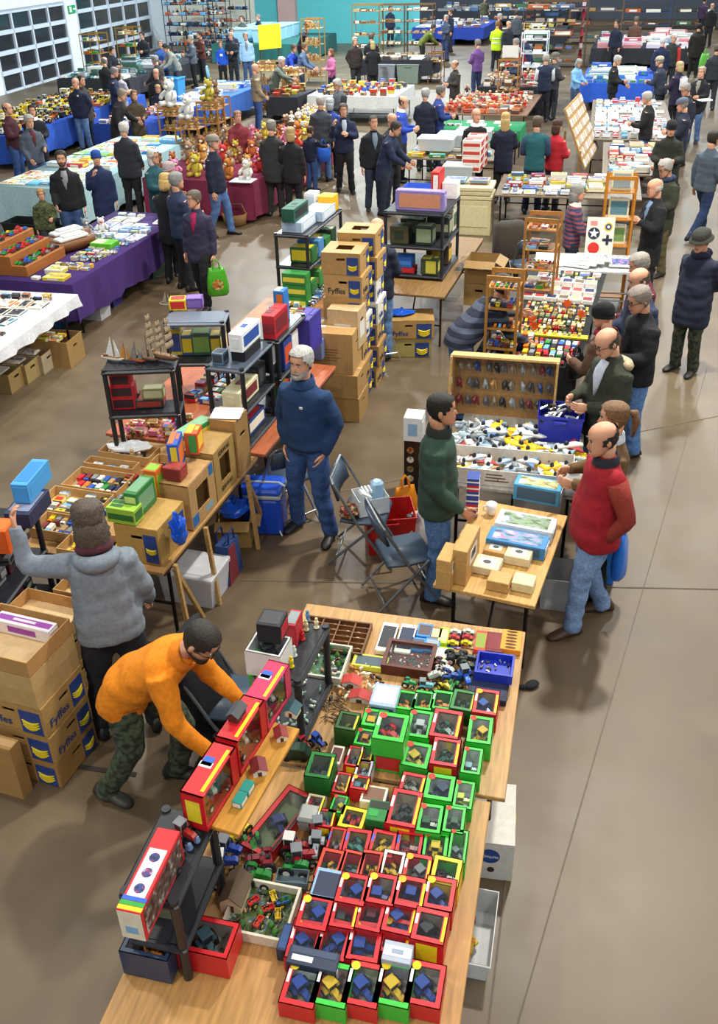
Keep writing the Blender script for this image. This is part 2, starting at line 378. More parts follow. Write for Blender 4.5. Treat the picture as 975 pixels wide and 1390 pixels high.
    if topname == 'gilet':
        for sx in (1, -1):
            sh, el, wr, f_ = arm[sx]; g = MB(); g.tube(bent(sh, el, wr + f_ * .01), [.078, .072, .064, .062, .057, .052, .043], 12); part('sleeve', g, mat(shirt or '#a33', 'cloth'), body, True)
    # ---- trousers
    key = ('leg', str(stance), near, fat > 1.15, twist, lean if lean > 25 else 0)
    if key not in GARM:
        g = MB(); fx = 1.08 if fat > 1.15 else 1.0
        g.loft([[V((0, 0, hipz)) + Matrix.Rotation(R_(lean * .9 if lean > 25 and z > 0 else 0), 3, 'X') @ V((rx * fx * math.cos(a), ry * fx * math.sin(a), z)) for a in [2 * math.pi * k / 14 for k in range(14)]] for z, rx, ry in ((-.10, .16, .115), (-.03, .172, .122), (.05, .165, .115), (.12, .155, .105))])
        for sx, (kn, an) in ((1, LL), (-1, RL)):
            a = V(an); g.tube(bent((sx * .085, 0, hipz - .03), kn, a + V((0, 0, -.045 if stance != 'sit' else -.03))), [.098 * fx, .098 * fx, .085 * fx, .08, .075, .07, .068], 12)
        garment(key, g, vox, legname, None, None); GARM[key].clear()
    garment(key, None, vox, legname, legs if not isinstance(legs, str) else mat(legs, legkind or ('denim' if legname == 'jeans' else 'cloth')), body)
    # ---- shoes
    def shoe_mesh():
        g = MB(); rr = []
        for y, wd, hh in ((.085, .030, .055), (.06, .040, .10), (0, .042, .105), (-.06, .044, .075), (-.12, .048, .055), (-.165, .040, .042), (-.19, .018, .025)):
            rr.append([V((wd * math.cos(a), y, max(0, hh / 2 + hh / 2 * math.sin(a)) + .004)) for a in [2 * math.pi * k / 10 for k in range(10)]])
        g.loft(rr); return g.mesh('shoe', True)
    for sx, (kn, an) in ((1, LL), (-1, RL)):
        o = link('shoe', cached('shoe', shoe_mesh), mat(shoe, 'plastic', .5), body, (an[0], an[1], an[2] - .085), R_(sx * 9))
    # ---- hair or hat
    def shell(test, off, jit=.004, rows=HROWS, seed=1):
        g = MB(); nn = 24; grid = []; rnd = random.Random(seed)
        fine = []
        for i in range(len(rows) - 1):
            for k in range(2): fine.append(tuple(a + (b - a) * k / 2 for a, b in zip(rows[i], rows[i + 1])))
        fine.append(rows[-1])
        for row in fine:
            grid.append([hpoint(row[0] + (off * .9 if row[0] > .19 else 0), row[1], row[2], row[3], 2 * math.pi * k / nn, off + rnd.uniform(-jit, jit)) for k in range(nn)])
        idx = {}
        def vid(i, k):
            k %= nn
            if (i, k) not in idx: idx[(i, k)] = len(g.v); g.v.append(tuple(grid[i][k]))
            return idx[(i, k)]
        for i in range(len(fine) - 1):
            for k in range(nn):
                tt = abs(((k + .5) / nn * 360 + 180) % 360 - 180); zz = (fine[i][0] + fine[i + 1][0]) / 2
                if test(tt, zz): g.f.append((vid(i, k), vid(i, k + 1), vid(i + 1, k + 1), vid(i + 1, k))); g.m.append(0)
        if test(0, .23):
            i = len(fine) - 1; g.f.append(tuple(vid(i, k) for k in range(nn))); g.m.append(0)
        return g
    def put(name, g, m, sm=True):
        o = part(name, g, m, body, sm); o.matrix_local = Th; return o
    line = lambda tt, zz: zz > (.188 if tt < 48 else .165 - (tt - 48) * .0017 if tt < 88 else .10 if tt < 105 else .045)
    hm = mat(hair, 'hair')
    if style in ('short', 'long', 'pony', 'bob', 'curly'): put('hair', shell(line, .014 if style != 'curly' else .024, .004 if style != 'curly' else .008), hm)
    if style == 'wild':
        put('hair', shell(line, .020, .008, seed=4), hm); g = MB(); rr = []
        for i, (z, k1, k2) in enumerate(((.15, .080, .060), (.11, .096, .086), (.07, .104, .094), (.03, .104, .092), (-.01, .098, .084), (-.05, .086, .07), (-.085, .07, .05))):
            rr.append([V((k1 * (1 + .10 * math.sin(a * 7 + i * 2.3)) * math.cos(a), .038 + k2 * (1 + .10 * math.sin(a * 9 + i * 1.7)) * math.sin(a), z + .008 * math.sin(a * 5 + i))) for a in [2 * math.pi * k / 28 for k in range(28)]])
        g.loft(rr); put('hair_length', g, hm)
    if style == 'buzz': put('hair', shell(line, .006, .001), hm)
    if style == 'bald': put('hair', shell(lambda t, z: z > (.10 if t < 105 else .06) and (z < .15 + (t - 80) * .0006) and t > 82, .008), hm)
    if style in ('long', 'bob', 'curly'):
        g = MB(); bot = {'long': -.13, 'bob': -.02, 'curly': -.05}[style]; rr = []
        for i in range(5):
            z = .14 + (bot - .14) * i / 4; w_ = .083 + .012 * math.sin(i); rr.append([V((w_ * math.cos(a), .045 + .07 * math.sin(a) + .006 * math.sin(a * 5 + i), z)) for a in [2 * math.pi * k / 14 for k in range(14)]])
        g.loft(rr); put('hair_length', g, hm)
    if style == 'pony':
        g = MB(); g.tube([(0, .10, .16), (0, .15, .16), (0, .17, .08), (0, .155, -.04)], [.02, .032, .032, .012], 8); put('ponytail', g, hm)
    if style in ('beanie', 'pom'):
        put('beanie', shell(lambda t, z: z > (.145 if t < 60 else .11), .018, .001), mat(hair, 'knit'))
        g = MB(); g.tube([V((.092 * math.sin(a), .002 - .107 * math.cos(a), .142 - .02 * (1 - math.cos(a)))) for a in [2 * math.pi * k / 20 for k in range(21)]], .011, 6); put('hat_band', g, mat(hair, 'knit'))
    if style in ('flatcap', 'cap', 'bucket'):
        hatm = mat(hair, 'cloth'); put('hair', shell(lambda t, z: t > 75 and z < .17 and z > (.10 if t < 105 else .05), .010), mat('#8d8780', 'hair'))
        if style == 'bucket':
            put('hat_crown', shell(lambda t, z: z > .155, .020, 0), hatm)
            g = MB(); rr = []
            for r_, z in ((.088, .172), (.125, .138), (.128, .132), (.086, .160)): rr.append([V((r_ * math.cos(a), .003 + r_ * 1.18 * math.sin(a), z)) for a in [2 * math.pi * k / 20 for k in range(20)]])
            g.loft(rr, cap=False); put('hat_brim', g, hatm)
        else:
            put('cap_crown', shell(lambda t, z: z > .158, .017 if style == 'cap' else .024, 0), hatm)
            g = MB(); rr = []
            for i in range(9):
                a = math.pi * (i / 8 - .5); c_ = V((.082 * math.sin(a), -.085 * math.cos(a) - .005, .168)); o_ = V((.075 * math.sin(a), -.150 * math.cos(a) + .01, .152)) if style == 'cap' else V((.085 * math.sin(a), -.128 * math.cos(a), .158))
                rr.append([c_ + V((0, 0, .006)), o_ + V((0, 0, .004)), o_ - V((0, 0, .003)), c_ - V((0, 0, .004))])
            g.loft(rr); put('peak', g, hatm)
    for x in extras:
        if x == 'glasses':
            g = MB()
            for sx in (-1, 1):
                g.tube([V((sx * .031 + .021 * math.cos(a), -.105 + abs(math.sin(a)) * 0, .122 + .016 * math.sin(a))) for a in [2 * math.pi * k / 10 for k in range(11)]], .0028, 5)
                g.tube([(sx * .052, -.104, .126), (sx * .079, -.06, .127), (sx * .081, .012, .122)], .0028, 5)
            g.tube([(-.010, -.106, .124), (.010, -.106, .124)], .0028, 5); put('glasses', g, mat('#1a1a1c', 'plastic'))
        elif x[0] == 'beard':
            put('beard', shell(lambda t, z: z < .075 and t < 100 and not (.05 < z < .06 and t < 25) and (t > 35 or z < .05 or .062 < z < .075), .006, .002), mat(x[1], 'hair'))
        elif x[0] == 'collar':
            g = MB(); rr = []
            for r_, z in ((.068, .50), (.074, .555), (.082, .55), (.095, .49)): rr.append([T @ V((r_ * 1.05 * math.cos(a), r_ * math.sin(a) - .004, z - .012 * math.sin(-a))) for a in [2 * math.pi * k / 16 for k in range(16)]])
            g.loft(rr, cap=False); part('collar', g, mat(x[1], 'cloth'), body, True)
        elif x[0] == 'hood':
            g = MB(); rr = []
            for i in range(11):
                a = math.pi * (i / 10) ; c_ = T @ V((.115 * math.cos(a), .03 + .085 * math.sin(a), .475 - .03 * math.sin(a))); r_ = .030 + .028 * math.sin(a)
                ax = V((math.cos(a), math.sin(a), 0)); rr.append([c_ + T.to_3x3() @ (ax * r_ * math.cos(b) + V((0, 0, 1)) * r_ * math.sin(b)) for b in [2 * math.pi * k / 8 for k in range(8)]])
            g.loft(rr); part('hood', g, mat(x[1], 'cloth' if len(x) < 3 else 'hair'), body, True)
        elif x[0] == 'shirtfront':         # open jacket: a strip of shirt on the chest
            g = MB(); rr = []
            for z, wd, yy in ((.20, .004, -.132), (.29, .030, -.132), (.37, .048, -.130), (.43, .052, -.112), (.5, .04, -.078)):
                rr.append([T @ V((wd, yy * fat, z)), T @ V((0, yy * fat - .006, z)), T @ V((-wd, yy * fat, z)), T @ V((-wd, yy * fat + .04, z)), T @ V((wd, yy * fat + .04, z))])
            g.loft(rr); part('shirt_front', g, mat(x[1], 'cloth'), body, True)
        elif x[0] == 'scarf':
            g = MB(); rr = [T @ V((.085 * math.cos(a), .085 * math.sin(a) - .005, .515 - .015 * math.sin(-a))) for a in [2 * math.pi * k / 14 for k in range(15)]]
            g.tube(rr, .034, 8); part('scarf', g, mat(x[1], 'knit'), body, True)
        elif x[0] == 'band':               # reflective or coloured band round the trunk
            g = MB(); z = x[2]; rx = .196; ry = .142
            rr = [[T @ V((rx * k2 * math.cos(a), ry * k2 * math.sin(a), z + dz)) for a in [2 * math.pi * k / 20 for k in range(20)]] for k2, dz in ((1.0, -.022), (1.03, -.022), (1.03, .022), (1.0, .022))]
            g.loft(rr, cap=False); part('band', g, mat(x[1], 'gloss'), body, True)
        elif x[0] == 'patch':              # emblem on the chest: (colour, x, z, width)
            g = MB(); g.box((x[2], -.147 * fat, x[3]), (x[4], .012, x[4] * .8), bev=.004); o = part('badge', g, mat(x[1], 'gloss'), body); o.matrix_local = T
        elif x[0] == 'pack':
            g = MB(); g.box((0, .19, .27), (.25, .13, .36), bev=.05); o = part('backpack', g, mat(x[1], 'cloth'), body, True); o.matrix_local = T
        elif x[0] == 'zip':
            g = MB(); g.box((0, -.142, .18), (.008, .012, .5)); o = part('zip', g, mat(x[1], 'metal'), body); o.matrix_local = T
    PEOPLE.append((body, pos, s, face, arm))
    return body, {k: (Matrix.Translation(pos) @ Rz) @ (a[2] * s + V(a[3]) * .07 * s) for k, a in arm.items()}
# ------------------------------------------------------------------ setting
def floor_mat():
    m, n, l, b = newmat('concrete_floor')
    tc = n.new('ShaderNodeTexCoord')
    def nz(s, d=4): t = n.new('ShaderNodeTexNoise'); t.inputs['Scale'].default_value = s; t.inputs['Detail'].default_value = d; l.new(tc.outputs['Object'], t.inputs[0]); return t
    a, c, e = nz(.35), nz(2.2, 6), nz(28)
    r1 = n.new('ShaderNodeValToRGB'); r1.color_ramp.elements[0].position = .32; r1.color_ramp.elements[0].color = (*rgb('#5f4d39'), 1); r1.color_ramp.elements[1].position = .68; r1.color_ramp.elements[1].color = (*rgb('#776953'), 1)
    l.new(a.outputs[0], r1.inputs[0])
    r2 = n.new('ShaderNodeValToRGB'); r2.color_ramp.elements[0].position = .3; r2.color_ramp.elements[0].color = (.74, .72, .70, 1); r2.color_ramp.elements[1].position = .65; r2.color_ramp.elements[1].color = (1, 1, 1, 1)
    l.new(c.outputs[0], r2.inputs[0])
    mx = n.new('ShaderNodeMix'); mx.data_type = 'RGBA'; mx.blend_type = 'MULTIPLY'; mx.inputs['Factor'].default_value = 1
    l.new(r1.outputs[0], mx.inputs['A']); l.new(r2.outputs[0], mx.inputs['B']); l.new(mx.outputs['Result'], b.inputs['Base Color'])
    rr = n.new('ShaderNodeMapRange'); rr.inputs['To Min'].default_value = .33; rr.inputs['To Max'].default_value = .6; l.new(c.outputs[0], rr.inputs[0]); l.new(rr.outputs[0], b.inputs['Roughness'])
    bp = n.new('ShaderNodeBump'); bp.inputs['Strength'].default_value = .06; l.new(e.outputs[0], bp.inputs['Height']); l.new(bp.outputs[0], b.inputs['Normal'])
    return m
mb = MB(); mb.box((8, 40, -.1), (110, 110, .2)); struct('floor', mb, floor_mat())
def floor_line(p, q, wd, c, name):
    p = V(p); q = V(q); d = q - p; mb = MB(); mb.box(((p.x + q.x) / 2, (p.y + q.y) / 2, .002), (d.length, wd, .004), math.atan2(d.y, d.x)); struct(name, mb, mat(c, 'card', .8))
floor_line(P(-40, 1020), P(185, 1052), .035, '#2c2722', 'trim_1')
floor_line(P(330, 788), P(975, 800), .012, '#5d564d', 'trim_2')
floor_line(P(690, 1170), P(660, 1420), .010, '#6d6358', 'trim_3')
floor_line(P(300, 700), P(1000, 560), .010, '#6d6358', 'trim_4')
floor_line(P(960, 500), P(700, 1400), .008, '#6d6358', 'trim_5')
# ------------------------------------------------------------------ builders for goods and furniture
KRAFT = '#b58f5c'
def walls(mb, w, d, h, t=.006, holes=(), floor=True, mi=0):
    "open carton of real walls; holes: set of sides ('f','b','l','r') with a hand hole (width, height, z)"
    if floor: mb.box((0, 0, t / 2), (w, d, t), 0, mi)
    hs = dict(holes)
    def wall(side):
        L = w if side in 'fb' else d - 2 * t
        def put(a, b, z0, z1):
            c = (a + b) / 2; l_ = b - a
            if side == 'f': mb.box((c, -d / 2 + t / 2, (z0 + z1) / 2), (l_, t, z1 - z0), 0, mi)
            if side == 'b': mb.box((c, d / 2 - t / 2, (z0 + z1) / 2), (l_, t, z1 - z0), 0, mi)
            if side == 'l': mb.box((-w / 2 + t / 2, c, (z0 + z1) / 2), (t, l_, z1 - z0), 0, mi)
            if side == 'r': mb.box((w / 2 - t / 2, c, (z0 + z1) / 2), (t, l_, z1 - z0), 0, mi)
        if side in hs:
            hw, hh, hz = hs[side]
            put(-L / 2, -hw / 2, t, h); put(hw / 2, L / 2, t, h); put(-hw / 2, hw / 2, t, hz - hh / 2); put(-hw / 2, hw / 2, hz + hh / 2, h)
        else: put(-L / 2, L / 2, t, h)
    for s_ in 'fblr': wall(s_)
def lid_top(mb, w, d, z, hole=None, t=.006, mi=0):
    if hole is None: mb.box((0, 0, z + t / 2), (w, d, t), 0, mi); return
    hw, hd = hole
    mb.box((-(w + hw) / 4, 0, z + t / 2), ((w - hw) / 2, d, t), 0, mi); mb.box(((w + hw) / 4, 0, z + t / 2), ((w - hw) / 2, d, t), 0, mi)
    mb.box((0, -(d + hd) / 4, z + t / 2), (hw, (d - hd) / 2, t), 0, mi); mb.box((0, (d + hd) / 4, z + t / 2), (hw, (d - hd) / 2, t), 0, mi)
def banana(mb, c, ux, uy, s, mi):
    c = V(c); ux = V(ux); uy = V(uy); nn = ux.cross(uy)
    for k in range(3):
        pts = [c + ux * s * (-.5 + .25 * i) + uy * s * (-.22 * math.sin(math.pi * i / 4) + .16 * k - .1) + nn * .002 for i in range(5)]
        mb.tube(pts, [s * .03, s * .085, s * .1, s * .085, s * .03], 6, mi)
def banana_box(label, loc, rz, w=.50, d=.40, h=.24, c=KRAFT, word='Fyffes', wc='#1f3f7a', white=False, hole=True, group=None, sides='fr'):
    body_c = '#e8e6de' if white else c
    t = thing('banana_box', label, 'cardboard box', loc, rz, group)
    mb = MB(); walls(mb, w - .012, d - .012, h * .96, holes=[(s_, (.09, .028, h * .72)) for s_ in 'fblr']); part('carton', mb, mat(body_c), t)
    mb = MB(); walls(mb, w, d, h, .005, floor=False, holes=[(s_, (.09, .028, h * .72)) for s_ in 'fblr'])
    mb.v = [(x, y, z * .94 + h * .06) for x, y, z in mb.v]; lid_top(mb, w, d, h, (w * .42, d * .38) if hole else None); lid = part('lid', mb, mat(body_c), t)
    for s_ in sides:
        p = MB(); b = MB()
        ux, uy, o, L = {'f': ((1, 0, 0), (0, 0, 1), (0, -d / 2 - .001, 0), w), 'r': ((0, 1, 0), (0, 0, 1), (w / 2 + .001, 0, 0), d), 'l': ((0, -1, 0), (0, 0, 1), (-w / 2 - .001, 0, 0), d)}[s_]
        o = V(o); u = V(ux)
        p.panel(o + u * L * .30 + V((0, 0, h * .45)), ux, uy, L * .30, h * .78, 0)
        banana(b, o + u * L * .30 + V((0, 0, h * .40)), ux, uy, L * .24, 0)
        if word: text(word, h * .36, mat(wc), lid, tuple(o + u * (-L * .17) + V((0, 0, h * .33)) + u.cross(V((0, 0, 1))) * .002), ux, uy)
        part('blue_print', p, mat('#27448c'), t); part('banana_print', b, mat('#e6cf22'), t)
    return t
def carton(label, loc, rz, w, d, h, c=KRAFT, state='closed', group=None, print_=None, words=None, name='cardboard_box', wc='#4a3a24', holes='lr', flapc=None, cat='cardboard box'):
    t = thing(name, label, cat, loc, rz, group)
    mb = MB(); walls(mb, w, d, h, holes=[(s_, (min(.1, .4 * (w if s_ in 'fb' else d)), .03, h * .7)) for s_ in holes if h > .15]); part('carton', mb, mat(c), t)
    if state == 'closed':
        for k in (-1, 1): mb = MB(); mb.box((0, k * d / 4, h + .004), (w, d / 2 - .002, .005)); part('flap', mb, mat(flapc or c), t)
        mb = MB(); mb.panel((0, 0, h + .0075), (1, 0, 0), (0, 1, 0), w * .98, .05); part('packing_tape', mb, mat('#c9a877', 'gloss'), t)
    elif state == 'open':
        for ax, sg in (('y', -1), ('y', 1), ('x', -1), ('x', 1)):
            mb = MB(); a = R_(40) ; L = min(w, d) * .34
            if ax == 'y': mb.box((0, sg * (d / 2 + L / 2 * math.cos(a)), h + sg * 0 - L / 2 * math.sin(a) * .6), (w * .98, L, .005), M=Matrix.Rotation(-sg * a * .7, 4, 'X'))
            else: mb.box((sg * (w / 2 + L / 2 * math.cos(a)), 0, h - L / 2 * math.sin(a) * .6), (L, d * .98, .005), M=Matrix.Rotation(sg * a * .7, 4, 'Y'))
            part('flap', mb, mat(flapc or c), t)
    if print_:
        p = MB()
        for ux, o, L in (((1, 0, 0), (0, -d / 2 - .001, h * .45), w), ((0, 1, 0), (w / 2 + .001, 0, h * .45), d)): p.panel(o, ux, (0, 0, 1), L * .55, h * .4)
        part('print', p, mat(print_), t)
    if words:
        for i, s_ in enumerate(words): text(s_, min(h * .16, w * 1.5 / max(4, len(s_))), mat(wc), t, (0, -d / 2 - .002, h * (.62 - .22 * i)), (1, 0, 0), (0, 0, 1))
    return t
def tray(label, loc, rz, w, d, h, c='#c39a62', group=None, name='cardboard_tray', cat='tray'):
    t = thing(name, label, cat, loc, rz, group)
    mb = MB(); walls(mb, w, d, h, .007); part('sides', mb, mat(c), t)
    mb = MB(); mb.box((0, 0, .009), (w - .016, d - .016, .003)); part('liner', mb, mat('#d6b98a'), t)
    return t
# ---- toys
def wheel_mesh(): 
    def f():
        mb = MB(); mb.tube([(-.5, 0, 0), (-.42, 0, 0), (.42, 0, 0), (.5, 0, 0)], [.82, 1, 1, .82], 14, 0); mb.tube([(-.56, 0, 0), (.56, 0, 0)], .5, 10, 1); return mb.mesh('wheel')
    return cached('wheel', f)
def tractor_mesh(cab):
    def f():
        mb = MB()
        mb.prism([(-.50, .26), (-.52, .44), (-.42, .52), (-.02, .56), (-.02, .26)], 0, -.11, .11, 0)       # bonnet
        mb.box((0, .18, .36), (.26, .42, .16), 0, 0, bev=.02)                                            # rear body
        mb.box((0, -.2, .25), (.14, .5, .08), 0, 2); mb.tube([(.06, -.28, .54), (.06, -.28, .74)], .018, 6, 2)
        for sx in (-1, 1): mb.prism([(.02, .46), (.1, .56), (.32, .56), (.42, .46), (.42, .42), (.3, .50), (.12, .50), (.04, .42)], 0, sx * .25 - .07, sx * .25 + .07, 0)   # mudguards
        mb.tube([(-.26, -.34, .16), (.26, -.34, .16)], .03, 6, 2); mb.tube([(-.3, .24, .27), (.3, .24, .27)], .04, 6, 2)
        if cab:
            for sx in (-1, 1):
                for y in (.02, .36): mb.box((sx * .17, y, .68), (.03, .03, .36), 0, 3)
            mb.box((0, .19, .87), (.42, .42, .04), 0, 3, bev=.015); mb.box((0, .19, .66), (.33, .33, .34), 0, 4)
        else:
            mb.box((0, .26, .50), (.16, .14, .05), 0, 2); mb.box((0, .33, .58), (.16, .03, .14), 0, 2); mb.tube([(0, .02, .52), (0, .1, .66)], .015, 6, 2); mb.disc((0, .1, .66), .08, (0, .5, .8), .02, 10, 2)
        return mb.mesh('tractor')
    return cached(('tractor', cab), f)
def tractor(parent, loc, rz, L, c, hub='#e9e6da', cab=True, cabc=None, label=None, group=None, name='toy_tractor', tilt=0):
    o = link(name, tractor_mesh(cab), [mat(c, 'gloss'), mat(c, 'gloss'), mat('#24262a', 'plastic'), mat(cabc or c, 'gloss'), mat('#30363c', 'gloss')], parent, loc, rz); o.scale = (L, L, L)
    if tilt: o.rotation_euler = (tilt, 0, rz)
    if label: tag(o, label, 'toy tractor', group)
    for sx in (-1, 1):
        for y, r, wd in ((.24, .27, .15), (-.34, .16, .10)):
            k = link('wheel', wheel_mesh(), [mat('#17181a', 'plastic', .8), mat(hub, 'gloss')], o, (sx * .30, y, r)); k.scale = (wd, r, r)
    return o
def car_mesh(kind):
    def f():
        mb = MB()
        if kind == 'car':
            mb.prism([(-.5, .09), (-.5, .22), (-.44, .27), (-.2, .30), (-.08, .43), (.2, .44), (.34, .31), (.48, .29), (.5, .2), (.5, .09)], 0, -.19, .19, 0)
            for sx in (-1, 1): mb.prism([(-.15, .31), (-.05, .41), (.18, .42), (.29, .31)], 0, sx * .192 - .004, sx * .192 + .004, 1)
        elif kind == 'van':
            mb.prism([(-.5, .09), (-.5, .26), (-.42, .34), (-.34, .52), (.5, .52), (.5, .09)], 0, -.2, .2, 0)
            for sx in (-1, 1): mb.prism([(-.42, .34), (-.35, .49), (-.18, .49), (-.18, .34)], 0, sx * .202 - .004, sx * .202 + .004, 1)
            mb.box((0, .14, .525), (.34, .6, .02), 0, 3)
        else:   # lorry
            mb.prism([(-.5, .1), (-.5, .34), (-.44, .48), (-.24, .48), (-.24, .1)], 0, -.19, .19, 0); mb.box((0, .14, .33), (.40, .70, .36), 0, 3, bev=.01); mb.box((0, 0, .12), (.24, .9, .06), 0, 2)
            mb.box((0, -.475, .38), (.3, .05, .1), 0, 1)
        for sx in (-1, 1):
            for y in (-.31, .30): mb.tube([(sx * .21, y, .1), (sx * .15, y, .1)], .10, 10, 2)
        return mb.mesh('toy_' + kind)
    return cached(('car', kind), f)
def box_mesh(v):
    "unit printed carton, origin at the base centre; slots: card, top print, front print, side print"
    def f():
        mb = MB(); mb.box((0, 0, .5), (1, 1, 1), 0, 0, bev=.02)
        th = .012
        if v == 0: mb.panel((0, .0, 1), (1, 0, 0), (0, 1, 0), .82, .76, 1, th); mb.panel((0, -.5, .5), (1, 0, 0), (0, 0, 1), .84, .7, 2, th)
        elif v == 1: mb.panel((0, .26, 1), (1, 0, 0), (0, 1, 0), .9, .34, 1, th); mb.panel((-.2, -.15, 1), (1, 0, 0), (0, 1, 0), .42, .3, 3, th); mb.panel((0, -.5, .45), (1, 0, 0), (0, 0, 1), .9, .4, 2, th)
        elif v == 2: mb.panel((-.18, 0, 1), (1, 0, 0), (0, 1, 0), .5, .86, 1, th); mb.panel((.3, .1, 1), (1, 0, 0), (0, 1, 0), .26, .4, 3, th); mb.panel((.1, -.5, .5), (1, 0, 0), (0, 0, 1), .6, .8, 2, th)
        else: mb.panel((0, 0, 1), (1, 0, 0), (0, 1, 0), .94, .5, 1, th); mb.panel((0, 0, 1.01), (1, 0, 0), (0, 1, 0), .4, .22, 3, th); mb.panel((0, -.5, .5), (1, 0, 0), (0, 0, 1), .5, .5, 2, th)
        mb.panel((.5, 0, .5), (0, 1, 0), (0, 0, 1), .8, .6, 3, th); mb.panel((-.5, 0, .5), (0, -1, 0), (0, 0, 1), .8, .6, 3, th)
        return mb.mesh('printed_box')
    return cached(('pbox', v), f)
def pbox(label, cat, loc, rz, w, d, h, c, c1='#efe9d8', c2=None, c3=None, v=0, group=None, name='model_box', art=False):
    LH[0] = h
    return unit(name, box_mesh(v), [mat(c), mat(c1, 'pict' if art else 'card'), mat(c2 or c1, 'card'), mat(c3 or c2 or c1, 'card')], loc, rz, (w, d, h), label, cat, group)
LH = [0]
def window_box(label, loc, rz, w, d, h, c, toy=None, inside='#8f8a7c', accent='#f2df1f', sticker=None, group=None, hub='#e9e6da', front=None, cab=True, tilt=0, toyL=None, toyrz=.9, cabc=None, border=.16, logo='#f4f4f0'):
    "toy box with a clear window in its top: carton, window pane, inner tray, toy tractor with wheels"
    t = thing('toy_box', label, 'toy box', loc, rz, group)
    if tilt: t.rotation_euler = (tilt, 0, rz)
    mb = MB(); walls(mb, w, d, h, .004); b = border * min(w, d)
    lid_top(mb, w, d, h - .003, (w - 2 * b, d - 2 * b * 1.05), .003); part('carton', mb, mat(c, 'gloss', .4), t)
    mb = MB(); zf = h * .1; mb.box((0, 0, zf), (w - .01, d - .01, .003)); mb.box((0, d / 2 - .007, (zf + h) / 2), (w - .01, .003, h - zf - .012)); part('inner_tray', mb, mat(inside), t)
    mb = MB(); mb.box((0, 0, h - .0042), (w - 2 * b + .004, d - 2 * b + .004, .0012)); part('window', mb, clear_mat(), t)
    if accent: mb = MB(); mb.panel((w / 2 - b * .52, -d * .04, h + .0005), (1, 0, 0), (0, 1, 0), b * .5, d * .72); part('stripe', mb, mat(accent), t)
    if logo:
        mb = MB(); mb.panel((-w / 2 + b * .55, d * .12, h + .0005), (1, 0, 0), (0, 1, 0), b * .5, d * .30); part('logo', mb, mat(logo), t)
    if sticker: mb = MB(); mb.disc((-w / 2 + b * 1.1, d / 2 - b * 1.1, h + .001), b * .8, (0, 0, 1), .0016, 12); part('round_sticker', mb, mat(sticker), t)
    if front: mb = MB(); mb.panel((0, -d / 2, h * .5), (1, 0, 0), (0, 0, 1), w * .62, h * .72); part('front_print', mb, mat(front), t)
    if toy:
        L = toyL or min(w, d) * .80
        o = tractor(t, (0, 0, h * .11), toyrz, L, toy, hub, cab, cabc); o.scale[2] = min(L, (h * .88 - .008) / (.9 if cab else .75))
    return t
# ---- furniture
def rack(label, origin, rz, w, d, levels, z0, c='#23262d', group=None, topc=None):
    "black moulded shelving: levels = shelf heights above z0; w along local x, d along local y"
    t = thing('shelving_unit', label, 'shelving', origin, rz, group)
    H_ = levels[-1]
    for sx in (-1, 1):
        for sy in (-1, 1):
            mb = MB(); mb.tube([(sx * (w / 2 - .025), sy * (d / 2 - .025), 0), (sx * (w / 2 - .025), sy * (d / 2 - .025), H_ + .012)], .021, 10); part('leg', mb, mat(c, 'plastic'), t)
    for i, z in enumerate(levels):
        mb = MB(); mb.box((0, 0, z - .02), (w, d, .035), bev=.012); mb.box((0, 0, z + .0), (w - .05, d - .05, .006)); part('shelf', mb, mat(topc if (topc and i == len(levels) - 1) else c, 'plastic'), t)
    return t
def table(label, c, rz, L, W, h=.74, topc='#b98d55', edge='#3a2f28', legc='#2a2628', group=None, th=.03):
    "folding trestle table, local x across (W), local y along (L)"
    t = thing('trestle_table', label, 'table', (c[0], c[1], 0), rz, group); TABLES.append((c[0], c[1], rz, L / 2, W / 2))
    mb = MB(); mb.box((0, 0, h - th / 2), (W, L, th), bev=.004); part('table_top', mb, mat(topc, 'wood'), t)
    mb = MB()
    for sx in (-1, 1): mb.box((sx * (W / 2 - .02), 0, h - th - .018), (.02, L - .1, .035))
    part('apron', mb, mat(edge, 'plastic'), t)
    for sy in (-1, 1):
        y = sy * (L / 2 - .22)
        for sx in (-1, 1):
            mb = MB(); mb.tube([(sx * (W / 2 - .09), y, h - th), (sx * (W / 2 - .09), y, .0)], .015, 8); part('leg', mb, mat(legc, 'metal'), t)
        mb = MB(); mb.tube([(-(W / 2 - .09), y, .28), (W / 2 - .09, y, .28)], .012, 8); mb.tube([(0, y, .28), (0, y - sy * .35, h - th)], .010, 8); part('brace', mb, mat(legc, 'metal'), t)
    return t
